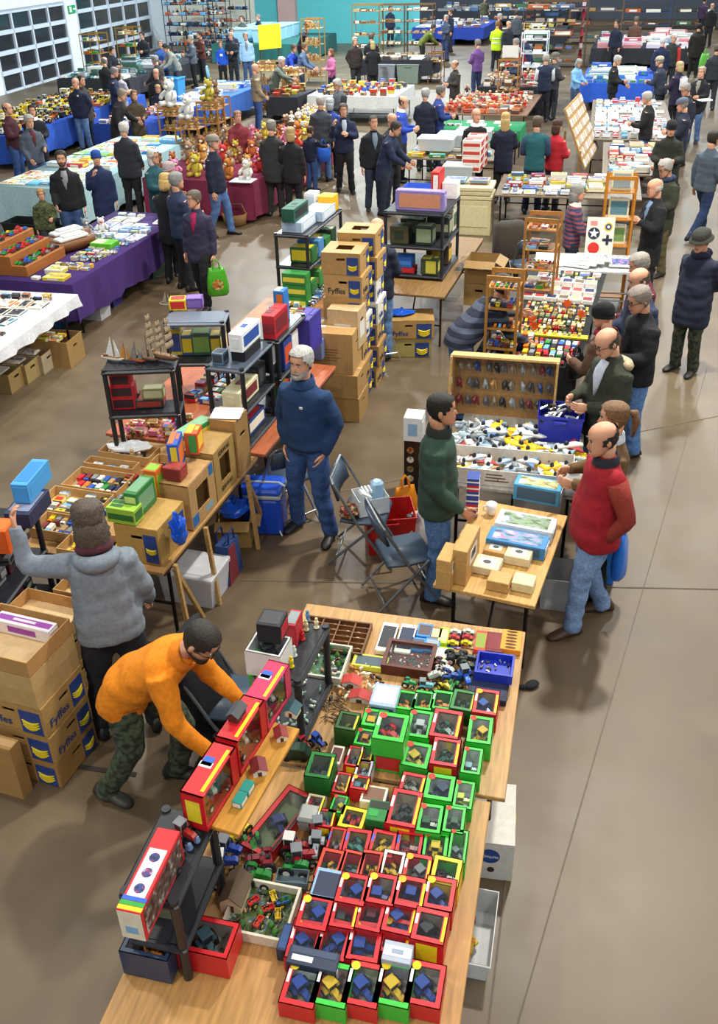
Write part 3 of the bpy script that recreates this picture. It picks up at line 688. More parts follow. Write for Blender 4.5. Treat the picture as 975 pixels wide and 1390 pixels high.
def cloth(label, c, rz, L, W, z, drop, col, kind='cloth', sides='fblr', name='tablecloth', group=None):
    mb = MB(); n = 10; hx, hy = W / 2 + .012, L / 2 + .012
    mb.box((0, 0, z + .003), (2 * hx, 2 * hy, .006))
    rnd = random.Random(int(c[0] * 100))
    def skirt(p, q, nrm):
        p = V(p); q = V(q); nrm = V(nrm); k = max(8, int((q - p).length / .12)); rows = []
        ph = rnd.random() * 6
        for j in range(4):
            row = []
            for i in range(k + 1):
                wv = (.012 + .02 * j / 3) * math.sin(i * 1.9 + ph) * (j / 3) + .012 * j / 3
                row.append(p.lerp(q, i / k) + nrm * wv + V((0, 0, -drop * j / 3 * (1 + .05 * math.sin(i * .7 + ph)))))
            rows.append(row)
        vs = [x for r in rows for x in r]; m_ = k + 1
        mb.add(vs + [x - nrm * .004 for x in vs], [(j * m_ + i, j * m_ + i + 1, (j + 1) * m_ + i + 1, (j + 1) * m_ + i) for j in range(3) for i in range(k)] + [(4 * m_ + j * m_ + i, 4 * m_ + (j + 1) * m_ + i, 4 * m_ + (j + 1) * m_ + i + 1, 4 * m_ + j * m_ + i + 1) for j in range(3) for i in range(k)])
    if 'f' in sides: skirt((-hx, -hy, z + .004), (hx, -hy, z + .004), (0, -1, 0))
    if 'b' in sides: skirt((hx, hy, z + .004), (-hx, hy, z + .004), (0, 1, 0))
    if 'r' in sides: skirt((hx, -hy, z + .004), (hx, hy, z + .004), (1, 0, 0))
    if 'l' in sides: skirt((-hx, hy, z + .004), (-hx, -hy, z + .004), (-1, 0, 0))
    return solid(name, mb, mat(col, kind), label, 'tablecloth', (c[0], c[1], 0), rz, group, True)
def ladder_rack(label, loc, rz, w, d, H_, n, c='#b08040', group=None, goods=None, seed=0, gname='toy_car'):
    "wooden display stand of posts and rails with shelves"
    t = thing('display_stand', label, 'display stand', loc, rz, group)
    for sx in (-1, 1):
        for sy in (-1, 1): mb = MB(); mb.box((sx * (w / 2 - .015), sy * (d / 2 - .012), H_ / 2), (.03, .024, H_), bev=.003); part('post', mb, mat(c, 'wood'), t)
    zs = [H_ * (i + .4) / n for i in range(n)]
    for z in zs: mb = MB(); mb.box((0, 0, z), (w - .03, d - .01, .014)); part('shelf', mb, mat(c, 'wood'), t)
    mb = MB()
    for sy in (-1, 1): mb.box((0, sy * (d / 2 - .012), H_ - .025), (w, .02, .05))
    part('top_rail', mb, mat(c, 'wood'), t)
    return t, zs
def chair_folding(label, loc, rz, seatc='#3f5063', fr='#8a9096', group=None):
    t = thing('folding_chair', label, 'chair', loc, rz, group); w = .43       # faces local -y
    for sx in (-1, 1):
        x = sx * w / 2
        mb2 = MB()
        mb2.tube([(x, -.27, .015), (x, .0, .42), (x, .20, .80)], .012, 8); part('leg', mb2, mat(fr, 'metal', .4), t)
        mb = MB(); mb.tube([(x * .94, .27, .015), (x * .94, -.16, .45)], .012, 8); part('leg', mb, mat(fr, 'metal', .4), t)
    mb = MB(); mb.tube([(-w / 2, .20, .80), (-w / 2 + .03, .225, .845), (w / 2 - .03, .225, .845), (w / 2, .20, .80)], .012, 8); part('frame', mb, mat(fr, 'metal', .4), t)
    for x, y, z in ((w / 2, -.2, .13), (w * .47, .2, .10)): mb = MB(); mb.tube([(-x, y, z), (x, y, z)], .009, 8); part('crossbar', mb, mat(fr, 'metal', .4), t)
    mb = MB(); rr = []
    for y, z, hw in ((-.215, .432, .17), (-.20, .45, .19), (0, .442, .20), (.15, .45, .19), (.165, .432, .17)): rr.append([(-hw, y, z), (hw, y, z), (hw, y, z - .02), (-hw, y, z - .02)])
    mb.loft([[V(p) for p in r] for r in rr]); part('seat', mb, mat(seatc, 'plastic'), t, True)
    mb = MB(); rr = []
    for x in (-.2, -.1, 0, .1, .2): cy = .03 * (1 - (x / .2) ** 2); rr.append([(x, .155 + cy, .64), (x, .215 + cy, .83), (x, .235 + cy, .82), (x, .175 + cy, .635)])
    mb.loft([[V(p) for p in r] for r in rr]); part('backrest', mb, mat(seatc, 'plastic'), t, True)
    return t
def crate(label, loc, rz, w, d, h, c, cat='crate', name='plastic_crate', group=None, fro=False, lid=None, lug=True):
    t = thing(name, label, cat, loc, rz, group); mb = MB(); k = .90; m = frosted_mat(c) if fro else mat(c, 'plastic'); o = .004
    rr = [[(sx * w / 2 * s_, sy * d / 2 * s_, z) for sx, sy in ((-1, -1), (1, -1), (1, 1), (-1, 1))] for s_, z in ((k, 0), (1, h), (1.03, h), (1.03, h - .02), (.99, h - .02))]
    mb.loft([[V(p) for p in r] for r in rr], cap=False); mb.box((0, 0, .004), (w * k, d * k, .006))
    rr = [[V((sx * (w / 2 * s_ - o), sy * (d / 2 * s_ - o), z)) for sx, sy in ((-1, -1), (-1, 1), (1, 1), (1, -1))] for s_, z in ((k, .006), (1, h))]
    mb.loft(rr, cap=False); part('tub', mb, m, t)
    if lid: mb = MB(); mb.box((0, 0, h + .012), (w * 1.05, d * 1.05, .024), bev=.008); mb.box((0, 0, h + .026), (w * .8, d * .8, .006)); part('lid', mb, frosted_mat(lid) if fro else mat(lid, 'plastic'), t)
    if lug:
        for sy in (-1, 1): mb = MB(); mb.box((0, sy * (d / 2 * 1.03 + .01), h - .05), (w * .3, .02, .035), bev=.006); part('handle', mb, mat(c, 'plastic'), t)
    return t
def bag(label, loc, rz, w, d, h, c, name='carrier_bag', group=None, kind='gloss', print_=None, seed=3):
    t = thing(name, label, 'bag', loc, rz, group); rnd = random.Random(seed); mb = MB(); rr = []
    for i, (z, kx, ky) in enumerate(((0, .78, .7), (.08, .98, 1), (.35, 1, 1), (.65, .92, .75), (.85, .8, .4), (1, .7, .15))):
        rr.append([V((w / 2 * kx * math.copysign(abs(math.cos(a)) ** .7, math.cos(a)) * rnd.uniform(.93, 1.05), d / 2 * ky * math.sin(a) * rnd.uniform(.85, 1.1), h * z)) for a in [2 * math.pi * k / 14 for k in range(14)]])
    mb.loft(rr); part('bag_body', mb, mat(c, kind), t, True)
    for sy in (-1, 1):
        mb = MB(); mb.tube([(-w * .16, sy * .012, h * .95), (-w * .13, sy * .012, h * 1.18), (0, sy * .005, h * 1.3), (w * .13, sy * .012, h * 1.18), (w * .16, sy * .012, h * .95)], .009, 6); part('handle', mb, mat(c, kind), t)
    if print_: mb = MB(); mb.ball((0, -d * .5, h * .42), (w * .26, d * .05, h * .2)); part('print', mb, mat(print_, 'art'), t)
    return t
def crumple(label, loc, sz, c, seed, name='plastic_wrap', cat='wrapping', group=None, kind='gloss', parent=None):
    mb = MB(); mb.ball((0, 0, sz[2] / 2), (sz[0] / 2, sz[1] / 2, sz[2] / 2), 0, 14, 9); rnd = random.Random(seed)
    mb.v = [tuple(V(v) * (1 + .55 * noise.noise(V(v) * 17 / max(sz) * .35 + V((seed * 7, 0, 0))))) for v in mb.v]
    mz = min(v[2] for v in mb.v); mb.v = [(x, y, z - mz) for x, y, z in mb.v]
    if parent: return part(name, mb, mat(c, kind), parent, False, loc)
    return solid(name, mb, mat(c, kind), label, cat, loc, 0, group)
# ---- goods laid out on a table in rows
PAL = ['#c8202a', '#2459b8', '#efe9d8', '#e7c81e', '#2e8f3c', '#1d2228', '#e27a1e', '#6fb2e0', '#7b2b2f', '#f2f2ee', '#1c2a52', '#8a8d90', '#b99560']
MUTED = ['#efe9d8', '#f2f2ee', '#c9c4b4', '#b9bcc0', '#6fb2e0', '#2459b8', '#c8202a', '#4a3a2a', '#1d2228', '#e7c81e', '#8a8d90', '#2e6b45', '#dcd2b4']
SEQ = [0]
def good(kind, x, y, z, rz, rnd, where, group, pal, sc_=1.0):
    c = rnd.choice(pal); c2 = rnd.choice(pal); n = cname(c); SEQ[0] += 1
    if kind in ('car', 'van', 'lorry'):
        L = {'car': .085, 'van': .09, 'lorry': .13}[kind] * sc_
        return unit('toy_' + kind, car_mesh(kind), [mat(c, 'gloss'), mat('#2a3036', 'gloss'), mat('#1a1a1c', 'plastic'), mat(c2, 'gloss')], (x, y, z), rz, (L,) * 3, '%s toy %s %s' % (n, kind, where), 'toy ' + kind, group)
    if kind == 'tractor': return tractor(None, (x, y, z), rz, .1 * sc_, c, rnd.choice(['#e9e6da', '#e27a1e', '#e7c81e']), rnd.random() < .6, c2, '%s toy tractor %s' % (n, where), group)
    if kind == 'box':
        w_, d_, h_ = rnd.uniform(.09, .14) * sc_, rnd.uniform(.06, .09) * sc_, rnd.uniform(.035, .06) * sc_
        return pbox('%s and %s model box %s' % (n, cname(c2), where), 'model box', (x, y, z), rz, w_, d_, h_, c, c2, rnd.choice(pal), rnd.choice(pal), rnd.randrange(4), group)
    if kind == 'kit':
        w_, d_, h_ = rnd.uniform(.26, .36) * sc_, rnd.uniform(.18, .22) * sc_, rnd.uniform(.045, .07) * sc_
        return pbox('%s model kit box %s' % (n, where), 'kit box', (x, y, z), rz, w_, d_, h_, c, c2, '#efe9d8', c2, rnd.choice((0, 3)), group, 'kit_box', True)
    if kind == 'mag':
        w_, d_ = .21 * sc_, .28 * sc_
        return pbox('%s magazine %s' % (n, where), 'magazine', (x, y, z), rz, w_, d_, .02, '#efe9d8', c, c2, c2, rnd.choice((0, 1, 2)), group, 'magazine', True)
    if kind == 'wbox':
        w_, d_, h_ = rnd.uniform(.12, .15) * sc_, rnd.uniform(.10, .12) * sc_, .07 * sc_
        return window_box('%s window box with a toy tractor inside %s' % (n, where), (x, y, z), rz, w_, d_, h_, c, c2, group=group)
    if kind == 'figure':
        def f():
            mb = MB(); mb.lathe((0, 0, 0), [(.16, 0), (.18, .05), (.12, .1), (.17, .35), (.2, .55), (.1, .68)], 8, 0); mb.ball((0, 0, .82), .17, 1, 8, 6); mb.tube([(-.18, 0, .58), (-.3, -.1, .35)], .06, 6, 0); mb.tube([(.18, 0, .58), (.3, -.1, .35)], .06, 6, 0); return mb.mesh('figure', True)
        h_ = rnd.uniform(.08, .14) * sc_
        return unit('toy_figure', cached('figure', f), [mat(c, 'plastic'), mat('#d9b08c', 'plastic')], (x, y, z), rz, (h_,) * 3, '%s toy figure %s' % (n, where), 'figure', group)
    if kind == 'book':
        return pbox('%s book %s' % (n, where), 'book', (x, y, z), rz, .20 * sc_, .26 * sc_, rnd.uniform(.02, .045), c, c2, '#efe9d8', c, rnd.choice((1, 3)), group, 'book')
    if kind == 'loco':
        def f():
            mb = MB(); mb.tube([(0, -.46, .17), (0, .14, .17)], .085, 10, 0); mb.box((0, .28, .17), (.2, .28, .24), 0, 0, bev=.01); mb.box((0, .28, .30), (.22, .3, .02), 0, 2); mb.tube([(0, -.36, .24), (0, -.36, .33)], .03, 8, 2); mb.box((0, 0, .07), (.2, .98, .04), 0, 2)
            for sx in (-1, 1):
                for y in (-.3, -.05, .2): mb.tube([(sx * .08, y, .06), (sx * .1, y, .06)], .06, 10, 2)
            return mb.mesh('toy_locomotive')
        o = link('toy_locomotive', cached('loco', f), [mat(c, 'gloss'), mat(c2, 'gloss'), mat('#1a1a1c', 'plastic')], None, (x, y, z), rz); o.scale = (.2 * sc_,) * 3
        return tag(o, '%s toy locomotive %s' % (n, where), 'toy train', group)
SZ = dict(car=(.055, .10), van=(.055, .105), lorry=(.07, .15), tractor=(.085, .12), box=(.15, .10), kit=(.38, .24), mag=(.23, .30), wbox=(.17, .14), figure=(.09, .09), book=(.22, .28), loco=(.07, .22))
def fill(o, rz, L, W, z, kinds, where, group, seed, pal=PAL, sc_=1.0, keep=.9, blocks=(), stack=0, zf=None):
    "rows of goods on a flat top: o = centre, local x across (W), local y along (L)"
    rnd = random.Random(seed); c, s_ = math.cos(rz), math.sin(rz); y = -L / 2; out = []
    while y < L / 2 - .03:
        kd = rnd.choice(kinds); turn = rnd.random() < .5
        sx, sy = SZ[kd]; sx *= sc_; sy *= sc_
        rowd = sy; x = -W / 2
        while x + sx <= W / 2 + .02:
            if rnd.random() < .3:
                kd = rnd.choice(kinds); sx, sy = SZ[kd]; sx *= sc_; sy *= sc_
                if x + sx > W / 2 + .02: break
            cx, cy = x + sx / 2, y + sy / 2; rowd = max(rowd, sy); x += sx
            if rnd.random() > keep or y + sy > L / 2 + .05: continue
            if any(a - sx * .6 < cx < b + sx * .6 and e - sy * .6 < cy < f_ + sy * .6 for a, b, e, f_ in blocks): continue
            wx, wy = o[0] + cx * c - cy * s_, o[1] + cx * s_ + cy * c
            a = rz + rnd.uniform(-.10, .10) + (math.pi if rnd.random() < .3 else 0)
            out.append(good(kd, wx, wy, z, a, rnd, where, group, pal, sc_ * .94))
            if stack and kd in ('box', 'kit', 'book') and rnd.random() < stack:
                hh = LH[0]; good(kd, wx, wy, z + hh * 1.012 + .001, a + .04, rnd, where, group, pal, sc_ * .86)
        y += rowd
    return out
def mid(a, b): return (V(a) + V(b)) / 2
# ------------------------------------------------------------------ tractor stall in the foreground
TA = R_(-14); TU = V((math.sin(R_(14)), math.cos(R_(14)), 0)); TV = V((math.cos(R_(14)), -math.sin(R_(14)), 0)); TZ = .745
RF = V((1.03, 4.52, 0))
c = RF - TU * .68 - TV * .75
table('plywood trestle table carrying the printer tray and loose tractors, by the grey folding chair', c + TV * .03, TA, 1.34, 1.44, topc='#bf945c')
c2 = RF - TU * (1.37 + .95) - TV * .79
table('plywood trestle table carrying the red tractor boxes, beside the banana carton', c2, TA, 1.88, 1.44, topc='#b98c52')
GT = 'boxed toys on the tractor stall'
def at(px, py, h=0, z=TZ): return P(px, py, z + h)
RED, GRN, YEL, NVY = '#cf1f2a', '#33c23c', '#f0d31c', '#1f2b4d'
# (top-face centre px, py, width px, depth px, height m, carton, toy colour, options)
W_ = [(414, 1275, 42, 42, .10, RED, '#28479b', 0), (454, 1274, 42, 42, .10, RED, '#28479b', 0), (495, 1277, 44, 42, .10, RED, '#28479b', 0), (537, 1270, 40, 38, .09, RED, '#28479b', 1), (584, 1256, 44, 36, .15, RED, '#30343a', 2),
      (427, 1238, 42, 36, .12, RED, '#28479b', 0), (468, 1238, 34, 34, .12, RED, '#3a3d42', 1), (503, 1240, 36, 36, .12, RED, '#5b1f26', 0), (543, 1243, 42, 38, .12, RED, '#28479b', 1),
      (479, 1206, 40, 34, .13, RED, '#28479b', 0), (518, 1206, 40, 34, .13, RED, '#28479b', 0), (557, 1210, 40, 34, .13, RED, '#28479b', 1), (597, 1212, 40, 36, .13, RED, '#28479b', 0),
      (448, 1172, 32, 34, .10, '#d8402a', '#dcae2c', 3), (477, 1173, 28, 32, .10, '#d8402a', '#41646e', 3), (504, 1173, 28, 32, .10, '#d8402a', '#dcae2c', 3), (533, 1173, 30, 32, .10, '#e9e3cf', '#e0b92c', 3), (566, 1179, 36, 34, .10, RED, '#777b7e', 1), (606, 1182, 38, 32, .12, '#f0c814', '#31343a', 4),
      (456, 1140, 22, 30, .09, RED, '#9a9a94', 5), (485, 1142, 34, 30, .09, RED, '#3d8075', 5), (520, 1144, 34, 30, .09, RED, '#d9b229', 5), (556, 1145, 36, 30, .09, RED, '#8e2433', 5), (591, 1148, 34, 34, .09, GRN, '#e0c22c', 6), (622, 1148, 24, 38, .11, GRN, '#5e7782', 6),
      (549, 1096, 40, 44, .12, RED, '#3d4248', 7), (584, 1110, 32, 34, .11, GRN, '#235a36', 6), (617, 1112, 28, 32, .11, GRN, '#265c3a', 6), (560, 1063, 32, 26, .09, RED, '#8c8f84', 7), (597, 1068, 38, 32, .09, GRN, '#2b3d5f', 6), (630, 1078, 26, 34, .09, GRN, '#c9d13a', 6),
      (479, 1110, 34, 26, .08, '#efd31a', '#c83527', 4), (566, 1024, 36, 32, .10, GRN, '#e0c02a', 6), (605, 1020, 36, 36, .12, '#c2182c', '#1e5a44', 7), (641, 1032, 26, 34, .12, GRN, '#8ab6c4', 6),
      (570, 982, 32, 36, .10, GRN, '#b9c4c2', 6), (606, 982, 38, 38, .12, '#c2182c', '#1e5a44', 7), (652, 990, 32, 36, .12, GRN, '#e0b021', 6), (509, 974, 32, 24, .10, GRN, '#e2b321', 6), (495, 1000, 24, 22, .09, GRN, '#d88f22', 6),
      (551, 950, 26, 26, .10, GRN, '#e28a1e', 8), (575, 950, 26, 26, .10, GRN, '#e28a1e', 8), (601, 950, 28, 26, .10, GRN, '#e28a1e', 8), (629, 950, 30, 28, .11, '#1f7a33', '#2a5b34', 9), (660, 952, 32, 34, .13, RED, '#2a58b0', 1),
      (472, 978, 28, 24, .13, '#2a5d22', '#b7b21f', 9), (435, 1038, 34, 32, .13, '#23803a', '#26352b', 9), (481, 1026, 20, 26, .08, RED, '#56636b', 7), (464, 1062, 20, 26, .08, RED, '#d8b22a', 7), (460, 1091, 20, 22, .08, GRN, '#d0c03a', 6),
      (489, 1062, 24, 18, .09, RED, '#5a8ba0', 1), (427, 1090, 24, 22, .08, '#c9c08e', '#b8392c', 7), (442, 1110, 24, 22, .08, RED, '#4a7fae', 7), (494, 1043, 22, 22, .08, '#d9dfe6', '#9fb6c8', 3), (498, 1021, 16, 24, .08, RED, '#d8c52a', 7)]
OPT = {0: dict(accent=None, sticker='#f0d31c', inside='#b9b6a6', logo='#f4f4f0'), 1: dict(accent='#f0e21c', sticker='#e8b31c', inside='#aaa06c'), 2: dict(accent='#f0e21c', inside='#a9a698', front='#f0e41a'), 3: dict(accent=None, inside='#4a9a62', logo=None),
       4: dict(accent=None, inside='#b9a25a', logo=None), 5: dict(accent=None, inside='#b39e4c', logo='#2d6bd0'), 6: dict(accent=None, inside='#dfe2e8', sticker='#d83a2e', logo=None), 7: dict(accent='#f0e21c', inside='#c9c2a6', front='#efe31c'), 8: dict(accent=None, inside='#3f9a4c', logo='#b9bfc4'), 9: dict(accent='#f0d81c', inside='#8a9450', logo=None)}
WL = {0: 'with round yellow sticker', 1: 'with yellow stripe', 2: 'with yellow front panel', 3: 'with plain frame', 4: 'with plain card frame', 5: 'with rainbow band', 6: 'with red disc sticker', 7: 'with yellow side stripe', 8: 'with pale logo strip', 9: 'with yellow line'}
for i, (px, py, wp, dp, h, cc, tc, op) in enumerate(W_):
    g = at(px, py, h); k = pxm(g); w_, d_ = wp / k * 1.06, dp / (k * .78) * 1.10; rw_ = ['first', 'second', 'third', 'fourth', 'fifth', 'sixth', 'seventh', 'eighth', 'ninth', 'tenth'][min(9, max(0, int((1295 - py) / 34)))]
    window_box('%s box %s, %s tractor inside, %s row from the navy lid' % (cname(cc), WL[op], cname(tc), rw_), (g.x, g.y, TZ), TA + random.Random(i).uniform(-.05, .05), w_, d_, h, cc, tc, group=GT, toyrz=[.9, -.7, 1.6, 0][i % 4], hub=['#e9e6da', '#e9e6da', '#e27a1e', '#d8392b'][i % 4], cab=op in (0, 1, 2, 6), **OPT[op])
def pb(label, px, py, wp, dp, h, c, c1, c2=None, c3=None, v=0, z=TZ, art=False, cat='model box', name='model_box', rz=TA, group=None):
    g = P(px, py, z + h); k = pxm(g); return pbox(label, cat, (g.x, g.y, z), rz, wp / k, dp / (k * .75), h, c, c1, c2, c3, v, group, name, art)
pb('pale blue grey model box with dark tractor picture beside the red boxes', 444, 1200, 38, 36, .12, '#8fb2d8', '#2a3350', '#8fb2d8')
pb('pale blue box printed with a navy tractor drawing beside the cow figures', 523, 943, 36, 32, .12, '#9fb4d6', '#cdd8ea', '#3a4a78')
pb('dark green gift box lying by the cream window box', 514, 1100, 30, 26, .12, '#1e7a36', '#1a2a1c', '#2f5a33', '#2a9a45', 1)
pb('cream window box behind the dark green box', 508, 1078, 34, 22, .07, '#ece6d2', '#7a5a4a', '#ece6d2', '#3a9ad8')
pb('flat grey and white leaflet box at the front of the red boxes', 540, 1292, 40, 22, .13, '#aab4c4', '#e6ebf2', '#8fa0b8', v=3)
pb('navy box lid with white lettering in front of the red boxes', 425, 1300, 70, 20, .12, '#28344c', '#3d4a66', '#dfe6ee', v=1)
pb('navy box at the corner of the farm diorama', 392, 1272, 24, 30, .08, '#28344c', '#30528c', '#1d2638', v=2)
pb('small cream picture box standing by the green tractor box', 457, 1024, 16, 24, .06, '#e6e2d0', '#5a2d35', '#e6e2d0')
pb('green and white box under the green tractor box stack', 531, 1010, 40, 30, .13, '#36c63e', '#c8312f', '#c8312f', '#36c63e', 0)
g_ = window_box('large green toy box with a red trailer on a second identical box', (at(531, 985, .26).x, at(531, 985, .26).y, TZ + .135), TA, .17, .2, .12, GRN, '#c8312f', '#b9bcc4', None, '#d83a2e', group=GT, cab=False)
# far edge of the table
for px, py, wp, dp, c, c1, lb in [(526, 864, 22, 44, '#eceae2', '#2a3038', 'long white box with a black window strip'), (551, 866, 22, 44, '#eceae2', '#2a3350', 'long white box with a navy window strip'), (577, 855, 20, 20, '#3a8ed6', '#5a4a50', 'sky blue box with white framed window'),
      (567, 874, 20, 20, '#3a8ed6', '#4a5566', 'sky blue box with grey window by the case'), (593, 859, 16, 18, '#8a6238', '#c9b89a', 'small brown box with cream window'), (587, 875, 20, 20, '#3a8ed6', '#9aa6b0', 'sky blue box with silver window'), (602, 862, 14, 24, '#b8dc28', '#e6f09a', 'narrow lime green box'),
      (602, 886, 24, 18, '#b8dc28', '#e9ebe8', 'lime green box with white panel'), (653, 869, 16, 30, '#d8452a', '#8a9a3a', 'orange red box with green window'), (672, 871, 24, 30, '#6e1a22', '#7c2028', 'maroon flat presentation box'), (503, 897, 48, 18, '#d9dc4a', '#4a5a66', 'yellow box with grey painted lid')]:
    pb(lb + ' at the tractor table end', px, py, wp, dp, .035, c, c1, c, c1, 0)
for px, lb, cc in [(617, 'blister card of coloured toys', '#4a6fc0'), (635, 'blister card of three racing cars', '#c06a52')]:
    g = at(px, 868); t = thing('blister_card', lb + ' at the far edge of the tractor table', 'toy pack', g, TA); mb = MB(); mb.box((0, 0, .002), (.1, .17, .004)); part('card', mb, mat(cc, 'art'), t)
    for k in range(3): o = link('toy_car', car_mesh('car'), [mat(['#e7c81e', '#c8202a', '#efe9d8'][k], 'gloss'), mat('#2a3036'), mat('#1a1a1c'), mat('#333')], t, (0, -.055 + .055 * k, .004), 1.57); o.scale = (.07,) * 3
    mb = MB(); mb.box((0, 0, .03), (.085, .155, .045), bev=.01); part('blister', mb, clear_mat(), t)
g = at(694, 875); t = thing('orange_box', 'orange box with six oval cut-outs at the table corner', 'box', g, TA); mb = MB(); mb.box((0, 0, .02), (.125, .19, .04), bev=.003); part('carton', mb, mat('#e8962e'), t)
for k in range(6): mb = MB(); mb.ball((0, -.075 + .03 * k, .041), (.036, .010, .004)); part('oval_window', mb, mat('#5a4020'), t)
# blue tray of small parts on a navy box
g = P(672, 902, TZ + .10); t = thing('blue_tray', 'royal blue open tray of small silver parts on a navy box', 'tray', (g.x, g.y, TZ + .045), TA); mb = MB(); walls(mb, .22, .19, .065, .012); part('sides', mb, mat('#2038b8', 'plastic'), t)
rnd = random.Random(5)
for k in range(16): mb = MB(); mb.tube([(0, 0, 0), (rnd.uniform(-.02, .02), rnd.uniform(-.02, .02), .004)], .006, 6); part('silver_part', mb, mat(['#c9ccd0', '#8a6a4a', '#b8bcc6'][k % 3], 'metal'), t, False, (rnd.uniform(-.085, .085), rnd.uniform(-.07, .07), .018))
pb('navy box under the blue parts tray', 665, 921, 52, 58, .042, '#1b2340', '#222c50', '#1b2340')
# framed case of medals
g = at(556, 900); t = thing('display_case', 'glazed wooden display case full of small white and green pins', 'display case', g, TA); mb = MB(); walls(mb, .30, .25, .07, .022); part('frame', mb, mat('#5a2618', 'wood'), t)
mb = MB(); mb.box((0, 0, .012), (.26, .21, .006)); part('backing', mb, mat('#cdd6c6'), t)
for k in range(90): x, y = rnd.uniform(-.12, .12), rnd.uniform(-.095, .095); mb = MB(); mb.ball((0, 0, 0), (.009, .006, .006), 0, 6, 4); part('pin', mb, mat(['#e9ece6', '#3f8a80', '#2d4a48', '#a33f3a'][k % 4], 'gloss'), t, True, (x, y, .021), rnd.random() * 3)
mb = MB(); mb.box((0, 0, .06), (.262, .212, .002)); part('glass', mb, clear_mat(), t)
# printer's tray with miniature figures
g = at(455, 868); t = thing('printers_tray', 'brown wooden compartment tray of miniature figures at the table end', 'tray', g, TA); mb = MB(); walls(mb, .42, .30, .045, .012); part('frame', mb, mat('#6b4320', 'wood'), t)
for k in range(1, 4): mb = MB(); mb.box((-.21 + .105 * k, 0, .022), (.008, .28, .04)); part('divider', mb, mat('#7a4f28', 'wood'), t)
for k in range(1, 6): mb = MB(); mb.box((0, -.15 + .05 * k, .02), (.40, .006, .036)); part('divider', mb, mat('#7a4f28', 'wood'), t)
for k in range(24): mb = MB(); mb.ball((0, 0, .008), (.016, .006, .008), 0, 6, 4); part('miniature', mb, mat(['#e6e0d0', '#c9b07a', '#9aa6a0'][k % 3], 'plastic'), t, True, (-.157 + .105 * (k % 4) + rnd.uniform(-.03, .03), -.125 + .05 * (k // 4), .006))
# farm dioramas
def diorama(label, px, py, w_, d_, n, seed, green):
    g = at(px, py); t = thing('farm_diorama', label, 'diorama', g, TA); mb = MB(); walls(mb, w_, d_, .06, .012); part('tray_wall', mb, mat('#d9d6c4'), t); mb = MB(); mb.box((0, 0, .012), (w_ - .02, d_ - .02, .01)); part('ground', mb, mat(green, 'art'), t)
    r = random.Random(seed)
    for k in range(n):
        x, y = r.uniform(-w_ / 2 + .03, w_ / 2 - .03), r.uniform(-d_ / 2 + .03, d_ / 2 - .03)
        if k % 3 == 0: mb = MB(); mb.lathe((0, 0, 0), [(.004, 0), (.004, .015), (.018, .018), (.012, .035), (.002, .055)], 7); part('tree', mb, mat(['#2f6b35', '#4d8a3a'][k % 2], 'hair'), t, True, (x, y, .017))
        else: mb = MB(); mb.ball((0, 0, .012), (.007, .014, .007), 0, 6, 4); mb.tube([(0, -.01, 0), (0, -.01, .012)], .003, 5); mb.tube([(0, .01, 0), (0, .01, .012)], .003, 5); mb.ball((0, -.016, .018), .005, 0, 5, 4); part('animal', mb, mat(['#efe9dd', '#5a3a2a', '#1d1b1a', '#b98a5a'][k % 4], 'plastic'), t, True, (x, y, .017), r.random() * 6)
    return t
diorama('green farm diorama tray with white walls beside the black shelf', 443, 905, .26, .30, 34, 2, '#3f7a36')
diorama('green farm diorama tray of red and yellow implements at the front', 356, 1243, .30, .27, 20, 4, '#56692e')
def barn(label, px, py, w_, d_, h, wall, roof, z=TZ, rz=TA, name='toy_barn'):
    g = P(px, py, z); t = thing(name, label, 'toy building', (g.x, g.y, z), rz); mb = MB(); mb.prism([(-w_ / 2, 0), (w_ / 2, 0), (w_ / 2, h * .6), (0, h * .95), (-w_ / 2, h * .6)], 1, -d_ / 2, d_ / 2); part('walls', mb, mat(wall), t)
    mb = MB()
    for sx in (-1, 1): mb.prism([(0, h * .97), (sx * (w_ / 2 + .008), h * .57), (sx * (w_ / 2 + .008), h * .62), (0, h * 1.03)], 1, -d_ / 2 - .008, d_ / 2 + .008)
    part('roof', mb, mat(roof), t); mb = MB(); mb.panel((0, -d_ / 2, h * .26), (1, 0, 0), (0, 0, 1), w_ * .3, h * .45); part('door', mb, mat('#4a2c22'), t)
    return t
barn('cream toy barn with brown tiled roof beside the farm diorama', 322, 1222, .10, .15, .13, '#cfc9a6', '#5d4a36')
barn('grey toy cottage with red roof among the cow figures', 478, 930, .10, .06, .06, '#cfcbc0', '#c0392f')
barn('pale toy cottage with red roof beside the twig fence', 489, 950, .11, .06, .06, '#d6d2c4', '#b8322c')
